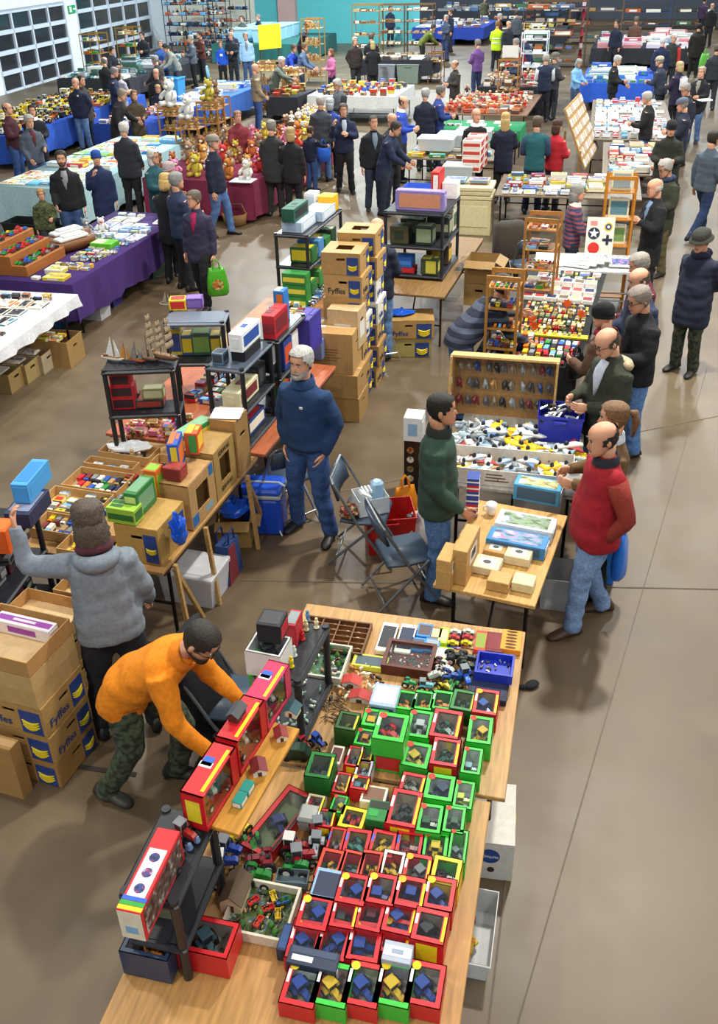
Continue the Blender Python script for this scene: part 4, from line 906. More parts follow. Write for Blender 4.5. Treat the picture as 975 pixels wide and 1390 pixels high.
# loose tractors, machines and animals
LT = [(325, 1134, '#e2cf20', -.6, .115, 0, 'yellow toy digger with a raised scoop'), (344, 1152, '#2b7a30', .3, .12, 0, 'green toy tractor with yellow wheels'), (312, 1160, '#2848a4', 1.3, .13, 1, 'blue toy tractor by the rack leg'), (306, 1178, '#2a489c', 1.6, .13, 1, 'blue and white toy tractor'), (287, 1200, '#2b4380', -1.3, .13, 1, 'blue toy tractor with white cab roof'),
      (355, 1176, '#7c1f2c', -1.5, .14, 0, 'maroon and white vintage toy tractor'), (349, 1196, '#1f7a2e', 1.4, .14, 0, 'green toy loader tractor'), (401, 1156, '#8e1f28', 1.4, .13, 1, 'dark red toy tractor with white roof'), (411, 1170, '#9a1f28', 1.7, .13, 1, 'dark red toy tractor with glazed cab'), (433, 1136, '#b02028', .1, .12, 1, 'red toy tractor with grey cab'),
      (430, 1157, '#b9c2cc', -.1, .12, 1, 'silver blue toy tractor'), (401, 1182, '#25803a', 1.4, .13, 0, 'green toy tractor hitched to the grey trailer'), (604, 914, '#cfd0c6', .9, .12, 0, 'cream toy tractor with orange hubs'), (594, 922, '#d0d2cc', -1.2, .12, 0, 'white toy tractor with a dark bonnet'), (612, 925, '#24499c', 1.4, .12, 0, 'blue vintage toy tractor'),
      (632, 926, '#2a6ae0', .2, .12, 1, 'bright blue toy tractor beside the navy box'), (600, 906, '#7a3438', 1.2, .1, 0, 'plum coloured toy tractor'), (617, 898, '#2a2d30', 1.5, .12, 0, 'black toy tractor with cream wheels'), (634, 900, '#3a3e3c', 1.3, .12, 0, 'dark grey toy tractor with cream wheels'), (636, 913, '#2c4038', 1.5, .12, 0, 'dark green toy tractor with yellow hubs'),
      (605, 936, '#c9b020', .7, .09, 0, 'small yellow toy tractor'), (615, 936, '#2f8a3a', -.4, .09, 0, 'small green toy tractor'), (578, 936, '#7ab6dc', 1.5, .09, 1, 'pale blue toy tractor'), (556, 931, '#2f9a5a', 1.2, .08, 0, 'mint green toy tractor')]
for px, py, c, rz, L, cb, lb in LT:
    g = at(px, py); tractor(None, g, rz, L, c, '#e7c81e' if c.startswith('#2b7') or 'yellow' in lb else '#e27a1e' if 'orange' in lb else '#e6e2d4', bool(cb), '#e9e9e6' if 'white' in lb else '#7e868c' if cb else None, lb + ' on the trestle table')
def trailer(label, px, py, c, rz, L=.15, z=TZ):
    g = P(px, py, z); t = thing('toy_trailer', label, 'toy trailer', g, rz); mb = MB(); walls(mb, L * .5, L, L * .28, .004); mb.v = [(x, y, q + .02) for x, y, q in mb.v]; part('body', mb, mat(c, 'gloss'), t)
    mb = MB(); mb.tube([(0, -L / 2, .025), (0, -L * .8, .018)], .004, 6); part('drawbar', mb, mat('#333'), t)
    for sx in (-1, 1): o = link('wheel', wheel_mesh(), [mat('#17181a'), mat('#d8c84a')], t, (sx * L * .28, L * .15, .018)); o.scale = (.016, .018, .018)
trailer('grey toy trailer behind the green tractor', 398, 1200, '#5d7078', 1.45)
for px, py, c in [(345, 1228, '#c02a2a'), (372, 1222, '#d8b82a'), (365, 1238, '#b8302a'), (352, 1256, '#c8402a'), (378, 1246, '#c9a62c'), (384, 1228, '#3a6ab8')]: trailer('%s toy implement standing in the front farm diorama, %s' % (cname(c), {345: 'by the barn', 372: 'by the back wall', 365: 'in the middle', 352: 'near the front', 378: 'by the side wall', 384: 'in the corner'}[px]), px, py, c, random.Random(px).random() * 3, .055, TZ + .02)
# vans and long red box
for px, py, c, lb in [(391, 1020, '#1f4030', 'dark green toy bus between the black racks'), (402, 1028, '#1d3a2c', 'dark green toy van beside the black rack')]:
    g = at(px, py); o = link('toy_van', car_mesh('van'), [mat(c, 'gloss'), mat('#2a3036'), mat('#1a1a1c'), mat(c)], None, g, 1.5); o.scale = (.16,) * 3; tag(o, lb, 'toy van')
for px, py, c in [(432, 1012, '#2a4ea8'), (412, 1015, '#a82430')]: g = at(px, py); tractor(None, g, .8, .09, c, label='small %s toy tractor beside the dark green van' % cname(c))
g = at(379, 1113, .06); window_box('long red toy box with black edge holding a tractor and yellow implement', (g.x, g.y, TZ), TA - .3, .17, .42, .06, '#b31f26', '#2a3566', '#5d6a45', '#1a1a1a', border=.16, toyL=.12, logo=None)
g = at(420, 1118); crate('clear plastic blister bubble beside the long red box', g, TA, .09, .10, .06, '#cfd6d2', 'toy pack', 'plastic_bubble', None, True, '#cfd6d2', False)
# cows and small figures
for i in range(34):
    px, py = 452 + (i % 9) * 8 + rnd.uniform(-3, 3), 906 + (i // 9) * 14 + rnd.uniform(-4, 4); g = at(px, py); mb = MB()
    mb.ball((0, 0, .022), (.010, .024, .011), 0, 8, 5); mb.ball((0, -.03, .03), (.006, .010, .007), 0, 6, 4)
    for sx in (-1, 1):
        for y in (-.015, .016): mb.tube([(sx * .006, y, .018), (sx * .006, y, 0)], .0028, 5)
    cc = ['#efe9dd', '#4a2a20', '#1f1c1a', '#c98a4a', '#e6dcc4'][i % 5]
    solid('toy_cow', mb, mat(cc, 'plastic'), '%s toy cow standing beside the framed pin case' % cname(cc), 'toy animal', g, rnd.random() * 6, 'toy farm animals', True)
for i in range(12):
    g = at(440 + (i % 4) * 9 + rnd.uniform(-2, 2), 952 + (i // 4) * 11); mb = MB(); p = [(rnd.uniform(-.03, .03), -.04 + .02 * k, .006 + rnd.uniform(0, .012)) for k in range(5)]; mb.tube(p, .005, 5); mb.tube([p[2], (p[2][0] + .03, p[2][1] + .02, .02)], .004, 5)
    solid('twig', mb, mat('#6b5136', 'wood'), 'brown twig of toy fencing beside the dark green tractor box', 'twig', g, rnd.random() * 6, 'twig fencing')
# ---- racks and plank along the left side of the tables
rack('low black plastic rack at the near end of the tractor tables', (*((V((-1.0, 2.38, 0)) + V((-.67, 2.70, 0))) / 2)[:2], TZ), TA, .26, .46, [.22, .51], 0)
rack('low black plastic rack with white figures on its lower shelf', (-.385, 3.87, TZ), R_(-18), .27, .50, [.045, .455], 0)
c_ = mid(P(290, 1120, 1.27), P(372, 985, 1.27)); d_ = P(372, 985, 1.27) - P(290, 1120, 1.27)
mb = MB(); mb.box((0, 0, 0), (.26, d_.length * 1.05, .022), bev=.003); plank = solid('wooden_plank', mb, mat('#c88f35', 'wood'), 'varnished plank shelf bridging the two black racks', 'plank', (c_.x, c_.y, TZ + .524), -math.atan2(d_.x, d_.y))
PZ = TZ + .536; pa = -math.atan2(d_.x, d_.y); pu = d_.normalized(); pv = V((pu.y, -pu.x, 0)); p0 = V((c_.x, c_.y, 0))
def big_red(label, s_, L, H_, col, z=PZ, off=-.055):
    q = p0 + pu * s_ + pv * off; t = thing('farm_set_box', label, 'toy box', (q.x, q.y, z), pa); D = .11
    mb = MB(); mb.box((0, 0, .004), (D, L, .008)); mb.box((-D / 2 + .003, 0, H_ / 2), (.006, L, H_)); mb.box((0, 0, H_ - .004), (D, L, .008))
    for sy in (-1, 1): mb.box((0, sy * (L / 2 - .004), H_ / 2), (D, .008, H_))
    mb.box((D / 2 - .003, 0, .012), (.006, L, .024)); mb.box((D / 2 - .003, L / 2 - .03, H_ / 2), (.006, .05, H_)); part('carton', mb, mat(col, 'gloss', .4), t)
    mb = MB(); mb.box((D / 2 - .005, -.02, H_ / 2 + .01), (.002, L - .06, H_ - .03)); part('window', mb, clear_mat(), t)
    mb = MB(); mb.panel((D / 2 - .02, 0, H_), (1, 0, 0), (0, 1, 0), .016, L * .8); part('stripe', mb, mat('#f2e61c'), t)
    mb = MB(); mb.panel((-.02, L * .12, H_), (1, 0, 0), (0, 1, 0), .05, .05); part('logo', mb, mat('#2a62c8'), t); mb = MB(); mb.panel((-.02, L * .05, H_), (1, 0, 0), (0, 1, 0), .06, .03); part('logo', mb, mat('#f4f4f0'), t)
    mb = MB(); mb.panel((0, -L / 2, H_ * .5), (1, 0, 0), (0, 0, 1), D * .62, H_ * .6); part('end_label', mb, mat('#eee632'), t)
    mb = MB(); mb.box((-D / 2 + .012, 0, H_ / 2), (.004, L - .03, H_ - .03)); part('backing', mb, mat('#c9b98a', 'art'), t)
    for k in range(3): tractor(t, (.005, -L * .3 + L * .27 * k, .02 + .06 * (k % 2)), k, .085, ['#c8702a', '#e0d9c8', '#8a2a24'][k])
big_red('red farm set box with yellow end label at the near end of the plank', -.205, .30, .21, '#d01f28')
big_red('red farm set box in the middle of the plank', .10, .28, .22, '#d01f28')
big_red('pink red farm set box at the far end of the plank', .385, .27, .20, '#d8285a')
q = p0 + pu * .10 + pv * -.07; barn('dark roofed toy shed standing on a red farm set box', 0, 0, .05, .08, .06, '#5a2a22', '#4a4e54', PZ + .221, pa).location = (q.x, q.y, PZ + .221)
def on_plank(fn, s_, off): q = p0 + pu * s_ + pv * off; o = fn; o.location = (q.x, q.y, PZ); return o
on_plank(barn('white toy shed with dark red roof at the middle of the plank', 0, 0, .06, .07, .055, '#efe9dd', '#7a2424', PZ, pa + .6), .02, .06)
on_plank(barn('white toy shed with dark red roof near the far rack', 0, 0, .05, .06, .05, '#efe9dd', '#8a2a28', PZ, pa + .6), .24, .07)
on_plank(barn('cream toy house with teal roof at the far end of the plank', 0, 0, .06, .06, .06, '#e0dcc4', '#2a5560', PZ, pa), .40, .06)
for s_, lb in ((-.17, 'teal and white carton on the plank, near end'), (-.10, 'teal and white carton on the plank, next along')): q = p0 + pu * s_ + pv * .06; pbox(lb, 'model box', (q.x, q.y, PZ), pa, .045, .065, .035, '#1d8f84', '#1d8f84', '#efeee8', '#efeee8', 0)
# on the near rack
ra = P(228, 1165, TZ + .515); 
t = thing('farm_set_box', 'long red toy box with rainbow band and white panel on the near rack', 'toy box', (*(P(203, 1180, TZ + .68))[:2], TZ + .515), TA)
mb = MB(); mb.box((0, 0, .085), (.10, .38, .17), bev=.003); part('carton', mb, mat('#c8202a', 'gloss', .4), t)
mb = MB(); mb.panel((0, -.02, .17), (1, 0, 0), (0, 1, 0), .075, .22); part('white_panel', mb, mat('#eceef0'), t)
for k, cc in enumerate(['#e7d21f', '#2aa23a', '#2a5fd0']): mb = MB(); mb.panel((0, -.175 + .02 * k, .1702), (1, 0, 0), (0, 1, 0), .1, .018); part('rainbow_band', mb, mat(cc), t)
for k in range(3): mb = MB(); mb.disc((0, -.09 + .07 * k, .1716), .022, (0, 0, 1), .001); part('picture', mb, mat('#2a3f8a', 'art'), t)
mb = MB(); mb.panel((0, -.19, .085), (1, 0, 0), (0, 0, 1), .096, .16); part('end_label', mb, mat('#e6e0cc'), t); mb = MB(); mb.panel((0, -.1915, .06), (1, 0, 0), (0, 0, 1), .05, .04); part('end_picture', mb, mat('#7fb0d8'), t)
mb = MB(); mb.panel((.05, 0, .085), (0, 1, 0), (0, 0, 1), .34, .13); part('side_window', mb, mat('#6a4a44', 'art'), t)
g = P(227, 1190, TZ + .515); tractor(None, g, 2.6, .11, '#23272c', '#4a4e54', True, '#3a3e44', 'black model steam tractor on a wooden plinth on the near rack')
g = P(253, 1138, TZ + .515); tractor(None, g, 1.0, .11, '#a82a2a', '#c9c4b8', True, '#8a9096', 'red and grey model tractor on the near rack')
for px, py in [(246, 1158), (258, 1153), (268, 1143)]: g = P(px, py, TZ + .515); mb = MB(); mb.lathe((0, 0, 0), [(.012, 0), (.016, .012), (.008, .022), (.012, .03), (.003, .042)], 8); solid('toy_figure', mb, mat('#7f9fcf', 'plastic'), 'pale blue seated toy figure on the near rack', 'figure', g, 0, 'pale blue figures', True)
# big boxes under / before the near rack
g = P(205, 1290, TZ + .17); t = window_box('large navy toy box with white lining and orange tractor', (*(P(205, 1272, TZ + .17))[:2], TZ + .006), TA, .22, .17, .16, '#2b3d5e', '#d8802a', '#e6e8ea', None, logo='#e6e8ea', border=.12)
window_box('large red toy box with grey blue tractor beside the navy box', (*(P(281, 1268, TZ + .15))[:2], TZ + .002), TA, .24, .17, .14, '#d0202a', '#4a6470', '#b9b4a4', None, '#f2e61c', border=.13)
window_box('grey toy box with green ribbon on the lower shelf of the near rack', (*(P(215, 1200, TZ + .3))[:2], TZ + .226), TA, .20, .20, .13, '#8f8f70', '#d89a2a', '#4a4a40', '#3ac63e')
for (px, py, w_, H_, c, lb) in [(322, 1075, .12, .16, '#b02430', 'red backed clear box under the plank'), (340, 1040, .11, .18, '#e4e4e2', 'white backed clear box under the plank'), (352, 1000, .13, .18, '#b82a30', 'red edged clear box under the far end of the plank'), (310, 1100, .10, .10, '#a82430', 'low red backed clear box under the plank')]:
    g = P(px - 10, py + 24, TZ); t = thing('clear_box', lb, 'toy box', g, pa); mb = MB(); mb.box((0, 0, .006), (w_, .16, .012)); mb.box((-w_ / 2 + .004, 0, H_ / 2), (.008, .16, H_)); part('card_back', mb, mat(c), t); mb = MB(); mb.box((.004, 0, H_ / 2 + .006), (w_ - .01, .155, H_ - .012)); part('clear_cover', mb, clear_mat(), t); tractor(t, (.01, 0, .013), .3, .10, '#6a2430')
# on the far rack: white box stack, black boxes, green boxes
RZ2 = TZ + .46
pb('black box with red diagonal band on top of the white window box', 369, 838, 34, 26, .12, '#1c1c20', '#3a3d42', '#202024', '#c02030', 0, RZ2 + .165)
t = window_box('white window box holding a model on the far black rack', (*(P(367, 905, RZ2))[:2], RZ2), R_(-18), .20, .17, .16, '#ecebe8', '#3a3e44', '#b9bcc4', None, logo=None, border=.08)
pb('red edged clear box behind the black box', 398, 838, 16, 26, .15, '#b82430', '#8a969a', '#c8303a', v=0, z=RZ2)
for k, z in enumerate((RZ2 - .12, RZ2 - .01)): pb('bright green toy box with grey window, %s of the pair by the far rack' % ('lower' if k == 0 else 'upper'), 356, [912, 888][k], 34, 14, .10, '#3ac63e', '#3ac63e', '#8a9488', '#3ac63e', 0, z - .02)
for i, (px, py, cc) in enumerate([(411, 868, '#c8302a'), (416, 855, '#d8cf9a'), (418, 842, '#5a86b8'), (409, 848, '#e0d8b0'), (430, 852, '#e2dab4'), (396, 905, '#e6cf1f'), (400, 890, '#c9d8d0'), (353, 957, '#c8302a'), (362, 955, '#e4ead8'), (368, 948, '#d8e6d8')]):
    g = P(px, py, RZ2 if i < 7 else PZ - .02); mb = MB(); mb.lathe((0, 0, 0), [(.016, 0), (.017, .004), (.008, .008), (.012, .03), (.013, .045), (.006, .052)], 8); mb.ball((0, 0, .062), .010, 0, 6, 5)
    if i < 7: solid('toy_figure', mb, mat(cc, 'plastic'), '%s standing toy figure on top of the far rack' % cname(cc), 'figure', g, 0, 'figures on the far rack', True)
rr = random.Random(8)
for i in range(22):
    q = V((-.385, 3.87, 0)) + V((math.cos(R_(18)), -math.sin(R_(18)), 0)) * rr.uniform(-.10, .10) + V((math.sin(R_(18)), math.cos(R_(18)), 0)) * rr.uniform(-.2, .2); mb = MB(); mb.ball((0, 0, .012), (.008, .018, .009), 0, 6, 5); mb.ball((0, -.018, .022), .007, 0, 5, 4); mb.tube([(0, -.01, .01), (0, -.012, 0)], .003, 5); mb.tube([(0, .012, .01), (0, .012, 0)], .003, 5)
    solid('toy_sheep', mb, mat(['#e4ece6', '#cfe0d8', '#9fc0b4'][i % 3], 'plastic'), '%s toy sheep on the lower shelf of the far rack' % ['white', 'off white', 'pale green'][i % 3], 'toy animal', (q.x, q.y, TZ + .05), rr.random() * 6, 'sheep on the lower rack shelf', True)
# banana carton and clear tubs under the right edge of the table
t = banana_box('white banana carton with blue and yellow print under the table edge', P(660, 1150), TA + R_(4), .30, .42, .30, white=True, word=None, hole=False, sides='r')
mb = MB(); mb.disc((.02, -.212, .20), .055, (0, 1, 0), .003, 18); part('round_logo', mb, mat('#234a9a'), t); text('Chiquita', .028, mat('#e8eaf0'), t, (.02, -.2150, .20), (1, 0, 0), (0, 0, 1)); mb = MB(); mb.disc((.03, -.212, .09), .02, (0, 1, 0), .003, 12); part('air_hole_shade', mb, mat('#3a2c20'), t)  # small dark disc is painted shade for the inside of an air hole
crate('clear plastic tub of coloured toys on the floor beside the table', P(630, 1278), TA, .30, .42, .16, '#dfe4e8', 'tub', 'plastic_tub', None, True, None, False)
for i in range(14):
    g = P(622 + (i % 3) * 12, 1240 + (i // 3) * 16, .06); o = link('toy_car', car_mesh(['car', 'lorry'][i % 2]), [mat(['#e7c81e', '#c8202a', '#2e8f3c', '#e27a1e'][i % 4], 'gloss'), mat('#2a3036'), mat('#1a1a1c'), mat('#c9a227')], None, (g.x - .03, g.y, .03 + .02 * (i % 2)), rnd.random() * 6); o.scale = (.09,) * 3; tag(o, '%s toy vehicle in the clear floor tub' % cname(['#e7c81e', '#c8202a', '#2e8f3c', '#e27a1e'][i % 4]), 'toy car', 'toys in the clear floor tub')
mb = MB(); mb.ball((0, 0, .02), (.06, .04, .02), 0, 10, 6); mb.tube([(-.05, 0, .02), (-.09, .03, .015), (-.12, .01, .01)], [.02, .014, .008], 6); solid('dark_glove', mb, mat('#1b1d22', 'cloth'), 'dark crumpled glove lying on the floor of the aisle', 'glove', P(722, 932), .5, None, True)

# rows that run on towards the near end of the table
for i, px in enumerate((410, 452, 494, 536, 578)):
    g = at(px, 1335, .1); window_box('%s box with %s tractor inside, row before the navy lid' % (['red', 'green'][i % 2], ['blue', 'yellow'][i % 2]), (g.x, g.y, TZ), TA, .15, .19, .10, [RED, GRN][i % 2], ['#28479b', '#e0b92c'][i % 2], group=GT, **OPT[0])
# black coat over a chair behind the plank
cx = P(292, 900, .8); chair_folding('folding chair draped with a black coat beside the orange fleece', (cx.x + .0, cx.y + .10, 0), R_(75))
mb = MB(); rr_ = []
for z, wx, wy, oy in ((.22, .30, .17, .10), (.4, .29, .15, .12), (.62, .26, .12, .17), (.80, .25, .09, .21), (.87, .24, .06, .22), (.885, .15, .03, .22)): rr_.append([V((wx * math.cos(a) * (1 + .06 * math.sin(5 * a + z * 9)), oy + wy * math.sin(a) * (1 + .12 * math.sin(4 * a)), z)) for a in [2 * math.pi * k / 20 for k in range(20)]])
mb.loft(rr_); solid('black_coat', mb, mat('#12141b', 'cloth'), 'black coat hung over the chair back behind the plank', 'coat', (cx.x + .0, cx.y + .10, 0), R_(75), None, True)
# ------------------------------------------------------------------ small table of kraft boxes
TH = .745
a, b, d = P(585, 800, TH), P(728, 815, TH), P(768, 688, TH)
ux = (b - a).normalized(); ang = math.atan2(ux.y, ux.x); L_ = 1.16; W2 = (b - a).length
cc = (a + b) / 2 + V((-ux.y, ux.x, 0)) * (L_ / 2)
ang2 = ang; ty = (mid(d, P(650, 688, TH)) - mid(a, b)); ang2 = -math.atan2(ty.x, ty.y); L_ = ty.length; cc = mid(mid(a, b), mid(d, P(650, 688, TH)))
table('small pale wooden table carrying plain kraft boxes', cc, ang2, L_, W2, topc='#d0a35e', edge='#44555e')
def kb(label, px, py, w, d, h, c='#c39a5b', lab=None, rz=None, z=TH):
    t = thing('kraft_box', label, 'box', P(px, py, z), ang2 if rz is None else rz); mb = MB(); mb.box((0, 0, h / 2), (w, d, h), bev=.004); mb.box((0, 0, h * .62), (w + .003, d + .003, .003)); part('carton', mb, mat(c), t)
    if lab == 'top': mb = MB(); mb.panel((0, 0, h), (1, 0, 0), (0, 1, 0), w * .6, d * .55); part('label', mb, mat('#e9e6de'), t); mb = MB(); mb.ball((0, 0, h + .002), (w * .16, d * .14, .002)); part('print', mb, mat('#55585c'), t)
    if lab == 'side': mb = MB(); mb.panel((w / 2, 0, h * .6), (0, 1, 0), (0, 0, 1), d * .5, h * .4); part('label', mb, mat('#ece9e2'), t); mb = MB(); mb.panel((w / 2 + .001, 0, h * .62), (0, 1, 0), (0, 0, 1), d * .3, h * .22); part('print', mb, mat('#3a3c40'), t)
kb('tall kraft box standing upright with a photo label on its side', 632, 775, .10, .34, .28, lab='side'); kb('upright kraft box at the near corner of the pale table', 607, 788, .095, .22, .24, lab='side')
kb('small kraft box with white label between the upright and clear boxes', 673, 752, .15, .13, .06, lab='top'); kb('kraft box with clear sleeve beside the blue kit boxes', 704, 760, .18, .15, .07, '#d9cfae', 'top'); kb('pale boxed model in a clear sleeve on the pale table', 661, 772, .19, .16, .06, '#dcd4b4', 'top')
kb('plain kraft box near the front of the pale table', 678, 796, .15, .13, .08); kb('cream lidded box near the front of the pale table', 711, 797, .145, .13, .07, '#ddd0a0')
for label, px, py, w, d, h, c, c1, rz, z in [('long white and green kit box on the pale wooden table', 713, 722, .42, .20, .10, '#eef0ee', '#8fae7c', ang2, TH), ('long blue kit box in front of the white kit box', 702, 745, .42, .17, .10, '#3a86c4', '#7aa6c8', ang2, TH), ('blue and yellow kit box with war plane picture, end of the pale table', 730, 676, .36, .16, .14, '#4a9ac8', '#c9c078', ang2, TH)]:
    g = P(px, py, z); pbox(label, 'kit box', g, rz, w, d, h, c, c1, '#3a5a78' if 'blue' in label else '#dfe6ea', '#dfe6ea', 0, None, 'kit_box', True)
t = thing('mug', 'white china mug on the pale wooden table', 'mug', P(667, 697, TH)); mb = MB(); mb.lathe((0, 0, 0), [(.030, 0), (.033, .004), (.041, .09), (.038, .09), (.031, .008), (.001, .008)], 16); part('cup', mb, mat('#f0f0ee', 'gloss'), t, True); mb = MB(); mb.tube([(-.038, 0, .07), (-.062, 0, .065), (-.06, 0, .03), (-.035, 0, .025)], .006, 8); part('handle', mb, mat('#f0f0ee', 'gloss'), t, True)
t = thing('flag_bag', 'red white and blue flag patterned carton standing at the table end', 'bag', P(641, 697, TH), ang2 + .2)
for k in range(6):
    mb = MB(); mb.box((0, 0, .035 + .055 * k), (.09, .12, .054)); part('flag_panel', mb, mat(['#27459c', '#c8242c', '#27459c'][k % 3]), t); mb = MB(); mb.box((0, 0, .035 + .055 * k), (.093, .123, .012)); part('white_band', mb, mat('#eeeeea'), t)
# ------------------------------------------------------------------ bags-and-spares stall behind it
BA = ang2; BZ = .76
o1, o2 = mid(P(617, 655, BZ), P(775, 655, BZ)), mid(P(588, 512, BZ), P(726, 508, BZ))
btu = (o2 - o1).normalized(); BL = (o2 - o1).length; BA = -math.atan2(btu.x, btu.y); btv = V((btu.y, -btu.x, 0))
BA = R_(-14); btu = V((math.sin(R_(14)), math.cos(R_(14)), 0)); btv = V((btu.y, -btu.x, 0)); o1 = P(694, 662, BZ)
table('grey trestle table of loose action toys and spares, pegboard at its far end', o1 + btu * .72, BA, 1.5, 1.08, .75, '#b9b6ae')
def bt(s_, v_, z=BZ): q = o1 + btu * s_ + btv * v_; return V((q.x, q.y, z))
# tilted pegboard box with hanging bagged parts
t = thing('pegboard_case', 'open wooden display case hung with bagged spare parts', 'display case', bt(1.22, -.20, .755), BA); PW, PH_ = .92, .56
tilt = Matrix.Rotation(R_(-14), 4, 'X')
def pc(name, c, d, m): mb = MB(); mb.box(tilt @ V(c), d, M=tilt); return part(name, mb, m, t)
wm = mat('#b07c3c', 'wood')
pc('back_board', (0, .05, PH_ / 2), (PW, .012, PH_), mat('#a87c45', 'wood'))
pc('top_rail', (0, -.05, PH_), (PW + .03, .24, .018), mat('#d0a868', 'wood'))
for sx in (-1, 1): pc('side_board', (sx * PW / 2, -.08, PH_ / 2), (.018, .30, PH_), mat('#c9a060', 'wood'))
rnd = random.Random(11)
for r in range(3):
    for k in range(11):
        x, z = -.40 + .080 * k + rnd.uniform(-.015, .015), PH_ - .11 - r * .155
        col_ = rnd.choice(['#6a6c74', '#8a2a38', '#2a2c34', '#a9aeb8', '#35509a', '#c99a5a', '#4a4a50', '#9a8a78'])
        mb = MB(); p = tilt @ V((x, .035, z)); mb.tube([p + V((0, 0, .05)), p + V((rnd.uniform(-.015, .015), -.012, .01)), p + V((rnd.uniform(-.02, .02), -.01, -.035))], [.008, .024, .011], 6); mb.tube([p + V((.012, -.005, .04)), p + V((.030, -.01, -.045))], .009, 5); bp = part('hanging_part', mb, mat(col_, 'plastic'), t)
        mb = MB(); mb.box(p + V((0, -.012, 0)), (.075, .03, .125), M=tilt); part('clear_bag', mb, clear_mat(), bp)
for k in range(6): mb = MB(); p = tilt @ V((PW / 2 * -1 + .011, -.16 + .05 * (k % 3), .2 + .14 * (k // 3))); mb.box(p, (.004, .035, .06), M=tilt); part('side_card', mb, mat(['#d8d8d2', '#8a8d94', '#c0656a'][k % 3]), t)
crate('deep royal blue plastic crate of metal parts on the spares stall', bt(.98, .33, .755), BA, .38, .32, .25, '#2733b4')
for i in range(16):
    g = bt(.98 + rnd.uniform(-.11, .11), .33 + rnd.uniform(-.15, .15), .95); mb = MB(); a = rnd.random() * 3; mb.tube([(-.08 * math.cos(a), -.08 * math.sin(a), rnd.uniform(0, .03)), (0, 0, .03), (.08 * math.cos(a), .08 * math.sin(a), rnd.uniform(0, .07))], .012, 6); mb.box((0, 0, .02), (.05, .03, .02), a)
    solid('metal_spare', mb, mat(['#55585e', '#8b8f95', '#2b2d33', '#c9ccd0'][i % 4], 'metal'), '%s metal spare in the royal blue crate' % ['grey', 'steel', 'black', 'silver'][i % 4], 'spare part', g, 0, 'metal spares in the crate')
# white carton tray of space toys at the near end
t = tray('long white cardboard tray of plastic spacecraft at the near end of the stall', bt(.20, -.02, .755), BA, .98, .38, .14, '#d9d4cc', None, 'cardboard_tray'); 
for i in range(3): mb = MB(); mb.panel((-.12 + .012 * i, -.19, .10 - .028 * i), (1, 0, 0), (0, 0, 1), .13 + .03 * i, .012); part('faded_print', mb, mat('#6a645c'), t)
def spacecraft(label, g, rz, c, c2, s_, group):
    t = thing('toy_spacecraft', label, 'toy', g, rz, group); mb = MB(); mb.tube([(0, -.5 * s_, .03), (0, -.3 * s_, .035), (0, .2 * s_, .05), (0, .45 * s_, .045)], [.01 * s_ * 3, .06 * s_ * 2, .08 * s_ * 2, .05 * s_ * 2], 8, flat=.6); part('hull', mb, mat(c, 'plastic'), t, True)
    mb = MB(); mb.prism([(-.5 * s_, .35 * s_), (-.05 * s_, -.15 * s_), (.05 * s_, -.15 * s_), (.5 * s_, .35 * s_), (.1 * s_, .3 * s_), (-.1 * s_, .3 * s_)], 2, .03, .045); part('wing', mb, mat(c2, 'plastic'), t)
    mb = MB(); mb.ball((0, -.1 * s_, .06), (.04 * s_ * 2, .1 * s_, .03)); part('canopy', mb, mat('#23283a', 'gloss'), t, True)
SPC = [('#f0c21e', '#e6b31a'), ('#d9dde0', '#b8c4cc'), ('#cfd6da', '#8aa6bc'), ('#e4e2da', '#a83a3a'), ('#9fb6c8', '#6f8ba2'), ('#7c848c', '#c2cad0'), ('#e9ebec', '#5a86b8'), ('#f2cf2a', '#d9dde0')]
for i in range(54):
    c, c2 = SPC[i % len(SPC)]; r_, k = i // 9, i % 9
    z = .775 if r_ < 2 else .757
    s_ = [.13, .27, .48, .62, .76, .90][r_] + rnd.uniform(-.03, .03); v_ = -.42 + .105 * k + (0 if r_ < 2 else 0)
    if r_ >= 4 and v_ > .12: continue
    spacecraft('%s plastic toy spacecraft with %s wings on the spares stall' % (cname(c), cname(c2)), bt(s_, v_, z + .02 * (k % 3)), rnd.random() * 6, c, c2, rnd.uniform(.17, .26) if r_ >= 2 else .19, 'toy spacecraft on the spares stall')
for i in range(42):
    g = bt(.46 + (i // 7) * .105 + rnd.uniform(-.03, .03), -.52 + (i % 7) * .17 + rnd.uniform(-.05, .05), .757); c = rnd.choice(['#8fb0c8', '#d4d8da', '#a9b8c0', '#c9d2d6', '#7a8894', '#e0c030', '#5a6470'])
    if i // 7 > 2 and i % 7 > 3: continue
    mb = MB(); mb.box((0, 0, .02), (.07, .11, .04), bev=.01); mb.tube([(0, -.05, .045), (.02, .06, .06)], .012, 6); mb.tube([(-.05, 0, .03), (.06, .01, .04)], .009, 6); mb.ball((.01, .02, .055), .02, 0, 8, 5)
    solid('toy_robot', mb, mat(c, 'plastic'), '%s plastic toy robot lying on the spares stall' % cname(c), 'toy', g, rnd.random() * 6, 'toy robots on the spares stall')
bag('clear white plastic bag of toys at the stall corner', bt(.05, .48, .755), BA, .28, .26, .2, '#dcdfe0', seed=9)
g = P(562, 664); t = thing('poster_strip', 'black poster carton printed with gold characters beside the spares stall', 'box', g, BA); mb = MB(); mb.box((0, 0, .28), (.16, .18, .56), bev=.003); part('carton', mb, mat('#17181a', 'gloss'), t)
for k, cc_ in enumerate(['#b8884a', '#c9b28a', '#8a6a3a', '#d8d2c4', '#b0522a']): mb = MB(); mb.disc((-.02, -.091, .07 + .1 * k), .033, (0, 1, 0), .004); part('picture', mb, mat(cc_, 'art'), t)
